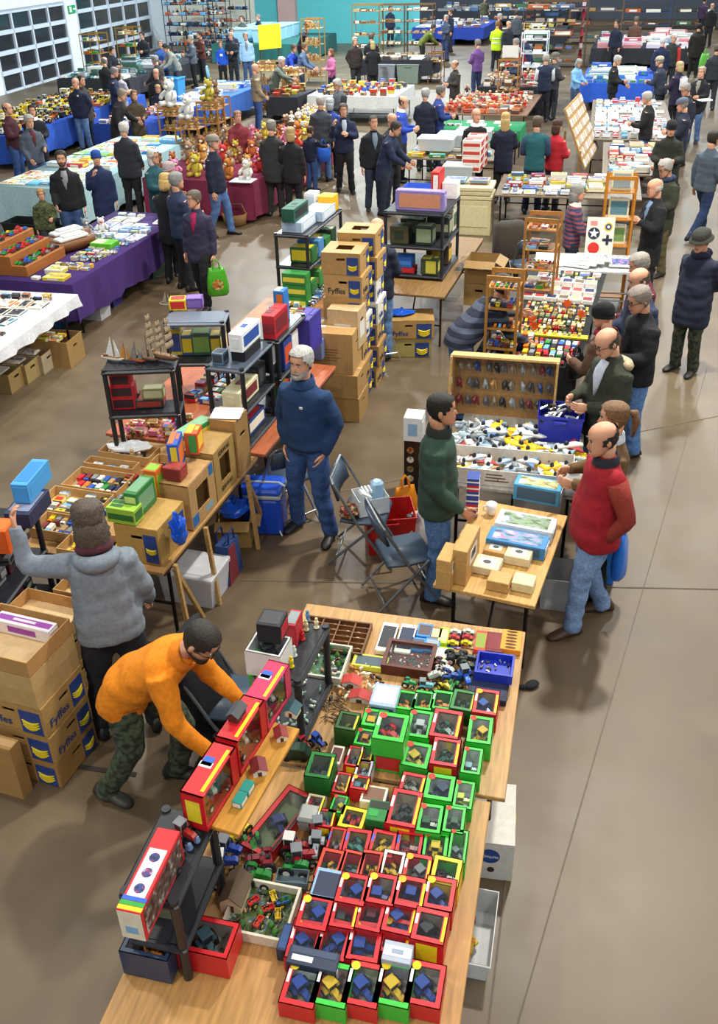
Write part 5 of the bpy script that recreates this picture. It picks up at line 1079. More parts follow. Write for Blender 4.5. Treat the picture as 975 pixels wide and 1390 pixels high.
pbox('white carton with blue emblem on top of the black poster carton', 'box', (g.x, g.y, .562), BA, .17, .19, .24, '#e6e8ea', '#e6e8ea', '#8fb4d8', '#e6e8ea', 3, None, 'white_carton')
# goods under and beside: red crate, orange bag, blue carton, cylinder flask
crate('bright red plastic crate on the floor behind the folding chairs', P(528, 738), .1, .42, .34, .36, '#c01d1d'); bag('orange carrier bag slumped against the red crate', P(550, 706), .3, .24, .16, .36, '#e08a1c'); bag('white carrier bag on the floor under the spares stall', P(575, 735), .2, .3, .2, .32, '#e6e6e2', seed=5)
t = thing('flask', 'steel vacuum flask standing by the red crate', 'flask', P(556, 740)); mb = MB(); mb.lathe((0, 0, 0), [(.035, 0), (.04, .01), (.04, .22), (.03, .25)], 12); part('body', mb, mat('#8a8f94', 'metal'), t, True); mb = MB(); mb.lathe((0, 0, .25), [(.031, 0), (.031, .05), (.025, .06)], 12); part('cup', mb, mat('#3a3c40', 'plastic'), t, True)
pbox('bright blue kit carton under the spares stall beside the red gilet', 'box', bt(.05, .72, 0), BA, .30, .30, .52, '#2a7ad8', '#2a4a9a', '#2f86e0', '#2a7ad8', 0, None, 'blue_carton')
crate('clear tub of grey spares beside the blue carton', bt(-.38, .45, 0), BA, .3, .3, .30, '#c9cccf', 'tub', 'plastic_tub', None, True, None, False)
# folding chairs
chair_folding('dark grey folding chair with empty seat beside the pale table', P(545, 808), R_(105)); c1 = chair_folding('folding chair holding a plastic basket and red spotted cloth', P(495, 752), R_(78))
chair_folding('folding chair with dark back beside the blue cool box', P(388, 702), R_(215)); chair_folding('folding chair tucked behind the pegboard case', (P(655, 500, .84).x - .1, P(655, 500, .84).y, 0), R_(180))
g = P(503, 690, .455); t = thing('plastic_basket', 'clear plastic basket of white crates and bags on the folding chair', 'basket', (g.x, g.y, .455), .3); mb = MB(); walls(mb, .26, .22, .15, .004); part('basket', mb, frosted_mat(), t); mb = MB(); mb.box((-.05, -.02, .16), (.1, .08, .02), M=Matrix.Rotation(.6, 4, 'Y')); [mb.box((-.05 + .03 * k, .03, .17), (.012, .1, .02)) for k in range(3)]; part('white_rack', mb, mat('#eceeee', 'plastic'), t); mb = MB(); mb.box((.07, .03, .13), (.1, .1, .22), bev=.02); part('blue_bag', mb, frosted_mat('#9fc6e6'), t)
g = P(470, 700, .455); crumple('red and white spotted cloth on the folding chair', (g.x + .02, g.y, .455), (.17, .2, .09), '#8e1420', 4, 'spotted_cloth', 'cloth', None, 'art')
# cool box
t = thing('cool_box', 'blue cool box with grey lid beside the folding chair', 'cool box', P(361, 716), R_(-8)); mb = MB(); mb.box((0, 0, .19), (.36, .28, .38), bev=.03); part('tub', mb, mat('#1646c0', 'plastic'), t); mb = MB(); mb.box((0, 0, .395), (.375, .295, .04), bev=.012); part('rim', mb, mat('#9aa3ac', 'plastic'), t); mb = MB(); mb.box((0, 0, .44), (.37, .29, .06), bev=.02); part('lid', mb, mat('#1f52cc', 'plastic'), t); mb = MB(); mb.tube([(-.185, 0, .36), (-.2, 0, .44), (-.15, 0, .475), (.15, 0, .475), (.2, 0, .44), (.185, 0, .36)], .012, 8); part('handle', mb, mat('#aab2ba', 'plastic'), t)
# ------------------------------------------------------------------ row of boxed models on the left
RA_ = R_(-18); ru = V((math.sin(R_(18)), math.cos(R_(18)), 0)); rv = V((ru.y, -ru.x, 0)); RE = P(300, 680, .745)          # right edge of the row
def rw(s_, v_, z=.745): q = RE + ru * s_ + rv * v_; return V((q.x, q.y, z))
def row_table(label, s0, s1, W, col='#a87a45', h=.74, r=0.0): q = rw((s0 + s1) / 2, r - W / 2); return table(label, q, RA_, s1 - s0, W, h, col)
row_table('long bare wooden table carrying cardboard trays of boxed cars', -.98, .75, 1.17, '#b58a52')
row_table('long reddish wooden table carrying the black racks of boxed trains', .80, 2.75, 1.55, '#b3613c', r=.04)
row_table('long wooden table carrying the green and blue train boxes behind the carton tower', 2.8, 5.6, 1.1, '#a87444', r=-.36)
mb = MB(); 
for k, s_ in enumerate((-.85, -.35, .45)):
    t = thing('timber_prop', 'pale timber prop leaning under the row of banana cartons', 'timber', rw(s_, .05, 0), RA_, 'timber props'); mb = MB(); mb.box((0, 0, .36), (.03, .03, .73), M=Matrix.Rotation(R_(-3), 4, 'Y')); part('strut', mb, mat('#c09a62', 'wood'), t)
    if k != 1: mb = MB(); mb.box((-.02, .14, .36), (.028, .028, .75), M=Matrix.Rotation(R_(24), 4, 'X')); part('strut', mb, mat('#b58f58', 'wood'), t)
# cardboard trays of boxed cars, six of them
TR = [(128, 742, .46, .26, 'car', 'nearest the hooded man'), (92, 716, .50, .24, 'lorry', 'of red and green lorries'), (100, 684, .53, .33, 'box', 'of white boxed cars'), (134, 655, .50, .30, 'lorry', 'of loose lorries'), (152, 632, .46, .12, 'box', 'of pale flat packs'), (176, 614, .48, .20, 'figure', 'of bubble wrapped toys'), (222, 634, .24, .30, 'car', 'behind the lettered carton')]
for i, (px, py, w_, d_, kd, wh) in enumerate(TR):
    q = P(px, py, .80); q.z = .747; tray('open cardboard tray %s on the boxed car table' % wh, q, RA_, w_, d_, .085); fill((q.x, q.y), RA_, d_ - .05, w_ - .07, .7595, [kd], 'in a tray on the boxed car table', 'models in the cardboard trays', 40 + i, MUTED if kd == 'box' else PAL, .8, .95)
crumple('crumpled bubble wrap in the far cardboard tray', (*P(176, 612, .8)[:2], .80), (.34, .16, .08), '#e6eaee', 6, 'bubble_wrap')
q = P(163, 675, .78); fill((q.x, q.y), RA_, .62, .22, .747, ['box'], 'on the boxed car table between tray and cartons', 'boxed cars beside the trays', 61, MUTED, .9, .95, stack=.5)
# cartons standing on edge along the right side
banana_box('green and yellow banana carton with blue bags stuffed in its side', rw(-.72, -.20), RA_, .34, .40, .30, '#b8934f', None, hole=False)
def edge_carton(label, s_, L, D, H_, c, words=None, hole=True, pr=None):
    t = thing('cardboard_box', label, 'cardboard box', rw(s_, -.02 - D / 2, .747), RA_); mb = MB(); mb.box((0, 0, .004), (D, L, .008)); mb.box((0, 0, H_ - .004), (D, L, .008)); mb.box((-D / 2, 0, H_ / 2), (.008, L, H_))
    for sy in (-1, 1): mb.box((0, sy * (L / 2 - .004), H_ / 2), (D, .008, H_))
    a, bb, z0, z1 = (L * .24, L * .24, H_ * .28, H_ * .78) if hole else (0, 0, H_ * .5, H_ * .5)
    mb.box((D / 2, -(L / 2 + a) / 2, H_ / 2), (.008, L / 2 - a, H_)); mb.box((D / 2, (L / 2 + a) / 2, H_ / 2), (.008, L / 2 - a, H_)); 
    if hole: mb.box((D / 2, 0, z0 / 2), (.008, 2 * a, z0)); mb.box((D / 2, 0, (z1 + H_) / 2), (.008, 2 * a, H_ - z1))
    part('carton', mb, mat(c), t)
    if words:
        for i, s2 in enumerate(words): text(s2, .055, mat('#3a2c18'), t, (D / 2 + .006, 0, (H_ * .88, H_ * .14)[i]), (0, 1, 0), (0, 0, 1))
    if pr:
        for y, z, cc_, ww, hh in pr: mb = MB(); mb.panel((D / 2 + .004, y, z), (0, 1, 0), (0, 0, 1), ww, hh); part('print', mb, mat(cc_), t)
    return t
G_ = '#2f6e34'
edge_carton('kraft banana carton on its side with blue print beside the lettered carton', -.24, .42, .26, .38, KRAFT, None, True, [(-.15, .06, '#2f6aa8', .1, .09), (.16, .33, '#2f6aa8', .07, .09), (.08, .05, '#7fa0b0', .12, .05)])
edge_carton('kraft carton on its side lettered above and below its opening', .17, .37, .26, .42, '#a8874e', ('SERWAS', 'SERWAS'))
carton('tall plain kraft carton with papers on top beside the lettered carton', rw(.50, -.12), RA_, .24, .24, .50, '#a9834f'); pbox('sheet of white paper lying on the tall kraft carton', 'paper', rw(.50, -.12, 1.257), RA_ + .2, .24, .2, .004, '#e9e8ee', '#dfe2ea', v=3, name='paper_sheet')
crumple('crumpled bright blue plastic bag hanging from the green banana carton', rw(-.78, .06, .86), (.11, .16, .22), '#1c58c8', 2); crumple('crumpled bright blue plastic bag in the open floor carton', P(317, 700, .3), (.26, .24, .16), '#1b5ad0', 8)
def lean(label, s_, v_, w_, d_, h, c, c1, c2, z, rz=0.0, v=0): return pbox(label, 'model box', rw(s_, v_, z), RA_ + rz, w_, d_, h, c, c1, c2, c1, v, None, 'model_box')
lean('green toy garage box with clear front on the banana carton', -.70, -.26, .10, .26, .20, '#2f7a3c', '#6fa07c', '#cfe08a', 1.06); lean('lime green low box behind the hooded man', -.86, -.30, .22, .12, .12, '#9ac43c', '#2d6a30', '#2d6a30', 1.06, v=1)
lean('dark red box on the kraft banana carton', -.35, -.16, .14, .12, .10, '#8e2f2c', '#a03a34', '#7a2422', 1.14); lean('orange and lime box with tools print behind the dark red box', -.42, -.30, .10, .12, .24, '#d8702a', '#8ac43a', '#e0d43a', 1.0)
lean('blue comic printed box leaning on the kraft carton', -.20, -.22, .08, .22, .24, '#2a56c0', '#e0702a', '#e8d43a', 1.14, .3, 2); lean('orange printed box beside the blue comic box', .02, -.18, .10, .16, .18, '#d85a28', '#e8c43a', '#3a9a4a', 1.17, .2, 2)
t = thing('shop_box', 'tall green and yellow carton standing above the boxed cars', 'box', rw(.25, -.32, 1.0), RA_ - .25); mb = MB(); mb.box((0, 0, .12), (.12, .40, .24), bev=.004); part('carton', mb, mat('#2f7a44'), t); mb = MB(); mb.panel((.06, 0, .10), (0, 1, 0), (0, 0, 1), .38, .2); part('yellow_side', mb, mat('#c9b43a'), t); mb = MB(); mb.panel((0, 0, .24), (1, 0, 0), (0, 1, 0), .11, .38); part('green_top', mb, mat('#7fb08a'), t); mb = MB(); mb.box((0, 0, -.127), (.10, .3, .25)); part('inner_carton', mb, mat('#a9834f'), t)
# things on the floor right of the row
crate('large frosted storage tub with lid under the banana cartons', P(268, 805), RA_, .46, .34, .27, '#e4e6ee', 'storage tub', 'storage_tub', None, True, '#eef0f6', False)
carton('open kraft carton with flaps out on the floor beside the blue cool box', P(322, 728), RA_ + .3, .30, .36, .26, '#a9864f', 'open')
t = thing('laundry_bag', 'navy and red woven shopping bag slumped by the open carton', 'bag', P(312, 782), RA_); mb = MB(); mb.prism([(-.14, 0), (.14, 0), (.10, .36), (-.10, .36)], 0, -.05, .06, 0); part('bag_body', mb, mat('#24407c', 'cloth'), t); mb = MB(); mb.prism([(-.13, 0), (.05, 0), (.02, .34), (-.09, .34)], 0, .061, .066, 0); part('red_side', mb, mat('#7a2430', 'cloth'), t)
for sx in (-1, 1): mb = MB(); mb.tube([(sx * .05, -.06, .34), (sx * .05, -.04, .46), (sx * .05, .04, .46), (sx * .05, .06, .34)], .008, 6); part('handle', mb, mat('#1a2a5a', 'cloth'), t)
t = thing('drink_bottle', 'drink bottle with orange cap beside the storage tub', 'bottle', P(297, 790)); mb = MB(); mb.lathe((0, 0, 0), [(.03, 0), (.033, .02), (.033, .14), (.012, .19), (.012, .2)], 12); part('bottle', mb, mat('#3a2a24', 'gloss'), t, True); mb = MB(); mb.lathe((0, 0, .2), [(.014, 0), (.014, .02), (.01, .022)], 10); part('cap', mb, mat('#e0501c', 'plastic'), t, True)
# ---- stack of cartons at the left edge, and black rack
LA = R_(-20)
lq = V((-2.06, 4.27, 0)); lu = V((math.sin(R_(20)), math.cos(R_(20)), 0)); lv = V((lu.y, -lu.x, 0))
def lp(s_, v_, z=0): q = lq + lu * s_ + lv * v_; return V((q.x, q.y, z))
banana_box('banana carton with red print at the bottom of the left stack', lp(0, 0), LA, .48, .40, .20, '#a97f48', None, hole=False, group=None); banana_box('banana carton lettered Fyffes second from the floor in the left stack', lp(0, 0, .21), LA, .49, .40, .22, '#b08a50', hole=False); banana_box('banana carton lettered Fyffes third from the floor in the left stack', lp(0, -.01, .44), LA, .50, .41, .23, '#b58f55', hole=False)
for k, (z, h, cc_) in enumerate([(.68, .12, '#c2a06a'), (.805, .11, '#c9a873')]): carton('shallow kraft carton %s in the left stack' % ['under the open tray', 'just below the top tray'][k], lp(.0, -.02, z), LA, .50, .42, h, cc_, holes='')
tray('open kraft tray on top of the left carton stack', lp(0, -.02, .93), LA, .50, .42, .11, '#b98f58'); pbox('white and purple game box lying in the top kraft tray', 'box', lp(.11, -.02, .945), LA, .40, .09, .09, '#eeeaf0', '#a04ab0', '#9a4ab0', '#e6e0ea', 3, None, 'game_box')
carton('flat kraft carton leaning against the left stack', lp(-.30, -.14, 0), LA, .40, .09, .42, '#b08850', holes='')
for k in range(3): banana_box('banana carton with yellow print behind the left stack, %s' % ['on the floor', 'second up', 'on top'][k], lp(.44, -.16, .24 * k), LA, .44, .40, .235, '#8f7240', None, hole=False)
tray('open kraft tray of papers behind the left carton stack', lp(.44, -.18, .725), LA, .5, .36, .1, '#b98f58'); tray('open kraft tray of boxes beside the hooded man', lp(.75, -.10, .73), LA, .3, .2, .1, '#b08850')
KA = R_(-8); ku = V((math.sin(R_(14)), math.cos(R_(14)), 0))
rack('tall black plastic shelving at the left edge full of boxed models', (-2.50, 5.20, 0), KA, .36, .74, [.12, .45, .78, 1.11], 0)
kq = V((-2.50, 5.20, 0))
for lv_, z in enumerate((.125, .455, .785)): fill((kq.x, kq.y), KA, .62, .24, z, ['box'], 'on the left edge shelving', 'models on the left edge shelving', 90 + lv_, ['#1d2228', '#44464a', '#23262d', '#efe9d8', '#6d1820', '#8a8d90'], 1.5, .95, stack=.8)
def kt(label, px, py, w_, d_, h, c, c1, z=1.118, **k): g = P(px, py, z + h); return pbox(label, 'model box', (g.x, g.y, z), KA, w_, d_, h, c, c1, c, k.get('c3'), k.get('v', 0))
kt('long sky blue model box on top of the left shelving', 40, 640, .12, .36, .15, '#4aa2e6', '#2f86d8', 1.24, c3='#4aa2e6'); kt('navy model box under the sky blue box on the left shelving', 36, 680, .18, .34, .115, '#2a3050', '#8a92b0'); kt('bright orange box at the edge of the left shelving', 2, 712, .12, .16, .18, '#e2601a', '#e8701f')
# narrow brown stand behind the hooded man
t = thing('steel_stool', 'brown steel framed stand between the shelving and the hooded man', 'stand', P(85, 815), RA_); 
for sx in (-1, 1):
    for sy in (-1, 1): mb = MB(); mb.box((sx * .17, sy * .12, .3), (.022, .022, .6)); part('leg', mb, mat('#4a2c22', 'metal'), t)
mb = MB(); mb.box((0, 0, .6), (.38, .28, .025)); part('top', mb, mat('#4a2c22', 'metal'), t)
# ---- black racks of boxed trains
R1 = rack('black plastic rack carrying model sailing ships', (*mid(P(140, 497, 1.55), P(240, 489, 1.55))[:2], .745), R_(2), .60, .30, [.40, .80], 0)
s0 = mid(P(140, 497, 1.55), P(240, 489, 1.55))
def ship(label, px, py, L, masts, hull, sail, z=1.55, rz=1.2):
    g = P(px, py, z); t = thing('model_ship', label, 'model ship', (g.x, g.y, z), rz); mb = MB(); rr = []
    for y, w_, z0 in ((-.5, .012, .10), (-.36, .07, .03), (-.1, .095, .012), (.2, .095, .012), (.42, .075, .03), (.5, .06, .08)): rr.append([V((w_ * L, y * L, .16 * L)), V((w_ * .9 * L, y * L, (z0 + .05) * L)), V((0, y * L, z0 * L)), V((-w_ * .9 * L, y * L, (z0 + .05) * L)), V((-w_ * L, y * L, .16 * L))])
    mb.loft(rr); part('hull', mb, mat(hull, 'wood'), t, True); mb = MB(); mb.box((0, .05 * L, .165 * L), (.14 * L, .7 * L, .01)); mb.box((0, .3 * L, .21 * L), (.1 * L, .2 * L, .08 * L)); part('deck', mb, mat('#8a6a44', 'wood'), t)
    for k in range(masts):
        y = (-.28 + .56 * k / max(1, masts - 1)) * L if masts > 1 else -.05 * L; hgt = L * (1.0 if masts > 1 else .9) * (1 - .12 * (k % 2)); mb = MB(); mb.tube([(0, y, .15 * L), (0, y, .15 * L + hgt)], .008 * L + .001, 6); ms = part('mast', mb, mat('#5a4028', 'wood'), t)
        for j in range(4 if masts > 1 else 1):
            w_ = L * (.30 - .05 * j); z1 = .15 * L + hgt * (.22 + .2 * j); mb = MB()
            if masts > 1: mb.tube([(-w_ / 2, y, z1 + hgt * .15), (w_ / 2, y, z1 + hgt * .15)], .004, 5); rr = [[V((-w_ / 2, y - .02 * L * math.sin(math.pi * q / 3), z1 + hgt * .15 * (1 - q / 3))), V((w_ / 2, y - .02 * L * math.sin(math.pi * q / 3), z1 + hgt * .15 * (1 - q / 3))), V((w_ / 2, y + .003 - .02 * L * math.sin(math.pi * q / 3), z1 + hgt * .15 * (1 - q / 3))), V((-w_ / 2, y + .003 - .02 * L * math.sin(math.pi * q / 3), z1 + hgt * .15 * (1 - q / 3)))] for q in range(4)]; mb.loft(rr)
            else: mb.prism([(y, .2 * L), (y + .35 * L, .22 * L), (y, .15 * L + hgt)], 0, -.002, .002); mb.prism([(y - .02, .2 * L), (y - .3 * L, .22 * L), (y - .02, .1 * L + hgt * .85)], 0, -.002, .002)
            part('sail', mb, mat(sail, 'cloth'), ms)
    return t
ship('model yacht with tall white sails on the black rack', 154, 490, .22, 1, '#d9cfc0', '#efefec', rz=1.2); ship('small model trawler with orange wheelhouse on the black rack', 170, 491, .16, 1, '#4a5058', '#c98a3a'); ship('red hulled model fishing boat on the black rack', 185, 492, .18, 1, '#a8402a', '#8a8a88'); ship('dark hulled model coaster on the black rack', 200, 491, .22, 1, '#43302a', '#a89a88'); ship('large three masted model galleon on the black rack', 220, 489, .34, 3, '#6b4630', '#a08d74', rz=1.1)
def rp(label, px, py, w_, d_, h, c, c1, z, c3=None, v=0, rz=R_(2), cat='model box'): g = P(px, py, z); return pbox(label, cat, (g.x, g.y, z), rz, w_, d_, h, c, c1, c1, c3, v)
for k in range(3): pbox('red model car box with dark window, %s of the stack on the ship rack' % ['lowest', 'middle', 'top'][k], 'model box', (-1.97, 7.10, 1.15 + .107 * k), R_(2), .20 - .03 * (k == 2), .14, .105, '#c81f2c', '#3a2228', '#3a2228', '#c81f2c', 0)
pbox('olive box on the ship rack', 'model box', (-1.72, 7.12, 1.223), R_(2), .18, .12, .09, '#8a8a5a', '#c9c69a'); rp('dark green window box of two model vans on the ship rack', 205, 549, .24, .14, .07, '#2c3a34', '#a83a34', 1.152); rp('small brown bottle crate on the ship rack', 187, 545, .06, .08, .09, '#5a3a26', '#6a4630', 1.152)
g = P(205, 600, .76); fill((g.x + .05, g.y + .3), R_(-10), .55, .62, .747, ['box', 'figure'], 'under the ship rack', 'models under the ship rack', 71, ['#3f7ac0', '#efe9d8', '#c8202a', '#b0883a', '#6a5a34', '#e27aae'], .9, .95, stack=.4)
# second and third racks
R2q = rw(1.16, -.28); rack('black rack with long train boxes beside the red plank table', R2q, RA_, .36, .66, [.03, .36, .74], 0, topc='#4a5564'); R3q = rw(1.90, -.25); rack('black rack with purple and red boxes beside the plain cartons', R3q, RA_, .36, .72, [.03, .36, .72], 0)
R4q = V((*mid(P(230, 434, 1.5), P(303, 428, 1.5))[:2], .745)); rack('grey topped black rack in the back row with model kits', R4q, R_(-2), .58, .34, [.36, .76], 0, topc='#6a7688')
def on(q, s_, v_, z): p = q + ru * s_ + rv * v_; return V((p.x, p.y, q.z + z))
def ob(label, q, s_, v_, z, w_, d_, h, c, c1, c2=None, c3=None, v=0): return pbox(label, 'model box', on(q, s_, v_, z), RA_, w_, d_, h, c, c1, c2, c3, v)
ob('long white and blue train box on the black rack', R2q, .02, .06, .835, .12, .40, .16, '#eef0f2', '#eef0f2', '#e6ebf0', '#2a55a8', 3); ob('black box under the white train box', R2q, .02, .06, .745, .13, .34, .085, '#1d2026', '#2a2e36', '#1d2026'); ob('clear model box at the corner of the black rack', R2q, -.2, -.08, .745, .1, .12, .10, '#6a8aa0', '#3a4450')
ob('cream and maroon train set box on the middle shelf', R2q, -.10, .03, .37, .16, .42, .15, '#e4dcb8', '#d8cf9a', '#e4dcb8', '#7a2a30', 3); ob('blue boxed loco on the lower shelf of the train rack', R2q, .0, .0, .04, .22, .4, .14, '#2a4a8a', '#c8202a', '#efe9d8'); ob('black set box behind the cream train box', R2q, .22, .0, .37, .2, .16, .2, '#1f2228', '#44464a')
ob('bright red long train box beside the white one', R3q, -.16, .08, .725, .12, .34, .22, '#b8202a', '#d0262f', '#8a2430', '#7a2028', 1); ob('sky blue upright box with orange loco picture', R3q, .15, .02, .725, .10, .13, .30, '#2f7ac8', '#e0e6ee', '#d8762a', '#2f7ac8', 2); ob('navy and orange box on the middle shelf', R3q, -.10, .1, .37, .12, .2, .28, '#27408a', '#2a4a9a', '#27408a', '#d8502a', 1); ob('white and brown box beside the navy and orange box', R3q, .14, .1, .37, .08, .16, .26, '#efeeea', '#7a4034', '#efeeea', '#efeeea'); ob('red drinks van box on the lower shelf', R3q, -.18, .1, .04, .1, .14, .22, '#c82424', '#e8c43a', '#2a8a3a'); ob('dark boxed coaches on the lower shelf', R3q, .1, .0, .04, .25, .3, .22, '#26282e', '#5a2a2e', '#8a8d90'); ob('purple train set box standing on end with white panel', R3q, .46, .16, .33, .14, .34, .36, '#3a2f8e', '#4a3aa0', '#3a2f8e', '#3f35a0', 2); ob('black and white striped boxes on the train rack', R2q, .46, .06, .40, .10, .14, .3, '#1c1d20', '#d8d8d4', '#1c1d20', '#d8d8d4', 1)
for i, (px, py, c, c1, lb) in enumerate([(243, 418, '#e8dc1f', '#d8302a', 'yellow and pink box on the back row rack'), (265, 416, '#6a4a9a', '#8a6ac0', 'purple van box on the back row rack')]): rp(lb, px, py, .16, .14, .10, c, c1, 1.51)
ship('small white model harbour boat on the back row rack', 226, 415, .14, 1, '#c9c4bc', '#a8a49c', 1.51)
for i, (px, w_, h, c, c1) in enumerate([(240, .14, .26, '#c9b43a', '#3a4a8a'), (258, .12, .2, '#3a5a8a', '#e0c62a'), (276, .18, .22, '#3f5a4c', '#7aa04a'), (295, .10, .2, '#2a3a34', '#c9b23a')]): rp('%s upright kit box on the back row rack shelf' % cname(c), px, 478, w_, .16, h, c, c1, 1.11)
q = rw(2.25, -.85); fill((q.x, q.y), RA_, 1.4, .55, .747, ['box'], 'on the table behind the train racks', 'boxed models behind the train racks', 73, MUTED, 1.1, .95, stack=.5)
q = rw(3.4, -.62); fill((q.x, q.y), RA_, 1.1, 1.0, .747, ['box', 'kit'], 'on the train table before the carton tower', 'boxed models by the carton tower', 74, ['#2459b8', '#6fb2e0', '#efe9d8', '#1c2a52', '#f2f2ee', '#3a7ac0'], 1.0, .95, stack=.7)
q = rw(4.6, -1.0); fill((q.x, q.y), RA_, 1.3, .5, .747, ['box'], 'on the table before the tall black rack', 'small boxed cars by the tall black rack', 75, MUTED, .8, .95, stack=.3)
pbox('white lid box beside the orange striped loco box', 'model box', rw(2.9, -.30, .95), RA_ + .3, .08, .36, .22, '#eceef2', '#eceef2', v=3); pbox('orange striped blue loco box on the train table', 'model box', rw(3.1, -.30, .95), RA_ + .3, .10, .34, .16, '#2a4a9a', '#e0601c', '#2a4a9a', v=3)
for k in range(2): carton('blue printed carton under the train boxes, %s' % ['outer', 'inner'][k], rw(3.0 + .36 * k, -.30), RA_, .3, .3, .20, '#6a7aa8', holes='')
carton('tall white and kraft carton with blue lettering next to the tower', rw(3.35, -.03), RA_, .34, .30, .42, '#c9ad84', print_='#e4e4e0')
# tall black rack of green and yellow boxes
R5 = V((*mid(P(378, 318, 1.56), P(452, 272, 1.56))[:2], .745)); R5 = mid(P(400, 316, 1.56), P(438, 282, 1.56)); R5.z = .745
rack('tall black rack with a green train box and white boxes on top', R5, RA_, .44, 1.3, [.03, .42, .80], 0)
ob('long dark green train box with white label on the tall rack', R5, -.35, -.04, .93, .16, .50, .16, '#1f5a48', '#1f6a54', '#1f5a48', '#1a1c20', 3)
for k in range(2): ob('long pale blue and white box %s the green train box' % ['under', 'beyond'][k], R5, [-.3, .22][k], [-.02, .06][k], .805, .26, .50, .12, '#b9cfe4', '#e4ecf4', '#9fb8d8', '#e0e8f0', 3)
ob('yellow box standing on the tall rack', R5, .50, .08, .805, .20, .22, .20, '#f0b81c', '#f2c22a', '#e8ac18', '#f0b81c', 3); ob('white box behind the pale blue boxes', R5, .52, -.14, .805, .14, .2, .22, '#e6eaf0', '#c9d4e0')
for i, (s_, v_, z, c, c1, h) in enumerate([(-.4, .06, .43, '#2a6a34', '#e0c82a', .18), (-.15, .06, .43, '#4a86c0', '#efe9d8', .2), (.1, .06, .43, '#2f7a3c', '#e8d42a', .16), (.36, .05, .43, '#1f3f2c', '#c9cfa0', .2), (-.4, .04, .04, '#2f7a3c', '#e8d84a', .16), (-.12, .04, .04, '#3a8a44', '#e8d84a', .2), (.18, .04, .04, '#e4dc5a', '#2f7a3c', .16), (.45, .04, .04, '#c9b89a', '#7a6a4a', .2)]):
    ob('%s and %s boxed model, %s on the %s shelf of the tall rack' % (cname(c), cname(c1), ['first', 'second', 'third', 'last'][i % 4], 'middle' if z > .3 else 'bottom'), R5, s_, v_, z, .28, .2, h, c, c1, c1, c, i % 4)
for k in range(3): ob('green and yellow carton stepped before the tall rack, %s' % ['lowest', 'middle', 'upper'][k], R5, -.80, .10, .0 + .14 * k, .30, .16, .135, '#2e8a3c', '#2a7a34', '#e8de4a', '#2e8a3c', 1)
# ---- tower of banana cartons
TWA = RA_ + R_(4); tq = P(468, 572); tq = V((tq.x, tq.y + .22, 0))
def tw(s_, v_, z): q = tq + ru * s_ + rv * v_; return V((q.x, q.y, z))
hs = [.25, .25]; z = 0
carton('plain carton with an orange disc at the base of the near tower', tw(0, .02, 0), TWA, .40, .42, .27, '#a8844e'); carton('plain kraft carton second in the near tower', tw(0, .0, .28), TWA, .42, .44, .26, '#b08c56')
tw_last = carton('large plain kraft carton with taped lid on the near tower', tw(0, -.06, .55), TWA, .44, .40, .44, '#b58f5a')
for i in range(5): mb = MB(); mb.panel((-.05 + .02 * (i % 2), -.2, .27 - .03 * i), (1, 0, 0), (0, 0, 1), .22 - .03 * (i % 3), .012); part('faded_print', mb, mat('#8a6c42'), tw_last)
for col, (sx, vx) in enumerate([(.44, -.07), (.90, -.04)]):
    for k in range(7):
        wht = (col, k) in ((0, 3), (1, 3), (1, 4)); plain = (col, k) in ((0, 6), (1, 5), (1, 6))
        banana_box('%s banana carton %s of the %s tower behind the blue sweatered man' % ('white' if wht else 'kraft', ['at the base', 'second', 'third', 'fourth', 'fifth', 'sixth', 'at the top'][k], ['front', 'rear'][col]), tw(sx, vx + (.012 if k % 2 else -.012), (.246 + .012 * col) * k), TWA + R_((k * 37 % 5) - 2), .42, .42, .24 + .012 * col, ['#b58f55', '#ad8750', '#bb965c'][k % 3], None if plain else 'Fyffes', '#2a2f3a' if not wht else '#24386e', wht, hole=k == 6, sides='fr')
# ------------------------------------------------------------------ purple clothed stall on the left
pp0, pp1 = P(97, 386, .755), P(218, 312, .755); pd = (pp1 - pp0).normalized(); PA_ = -math.atan2(pd.x, pd.y); pr = V((pd.y, -pd.x, 0))
def pt(s_, v_, z=.755): q = pp0 + pd * s_ + pr * v_; return V((q.x, q.y, z))
table('long table under a purple cloth', pt(1.75, -.62), PA_, 3.5, 1.24, .745); cloth('deep purple tablecloth hanging to the front of the toy car stall', pt(1.75, -.62), PA_, 3.5, 1.24, .747, .52, '#452a72')
t = thing('stepped_display', 'tan wooden stepped display of model cars on the purple cloth', 'display stand', pt(.62, -1.0), PA_)
for k in range(3): mb = MB(); mb.box((-.28 + .22 * k, 0, (.38 - .12 * k) / 2), (.22, .95, .38 - .12 * k), bev=.004); part('step', mb, mat('#a8672e', 'wood'), t)
for k in range(3):
    q = pt(.62, -1.28 + .22 * k); fill((q.x, q.y), PA_, .9, .20, .757 + .38 - .12 * k, ['car'], 'on the tan stepped display', 'cars on the stepped display', 200 + k, ['#c8202a', '#2459b8', '#1d2228', '#2e8f3c', '#e7c81e', '#8a8d90', '#6d1820'], 1.1, .95)
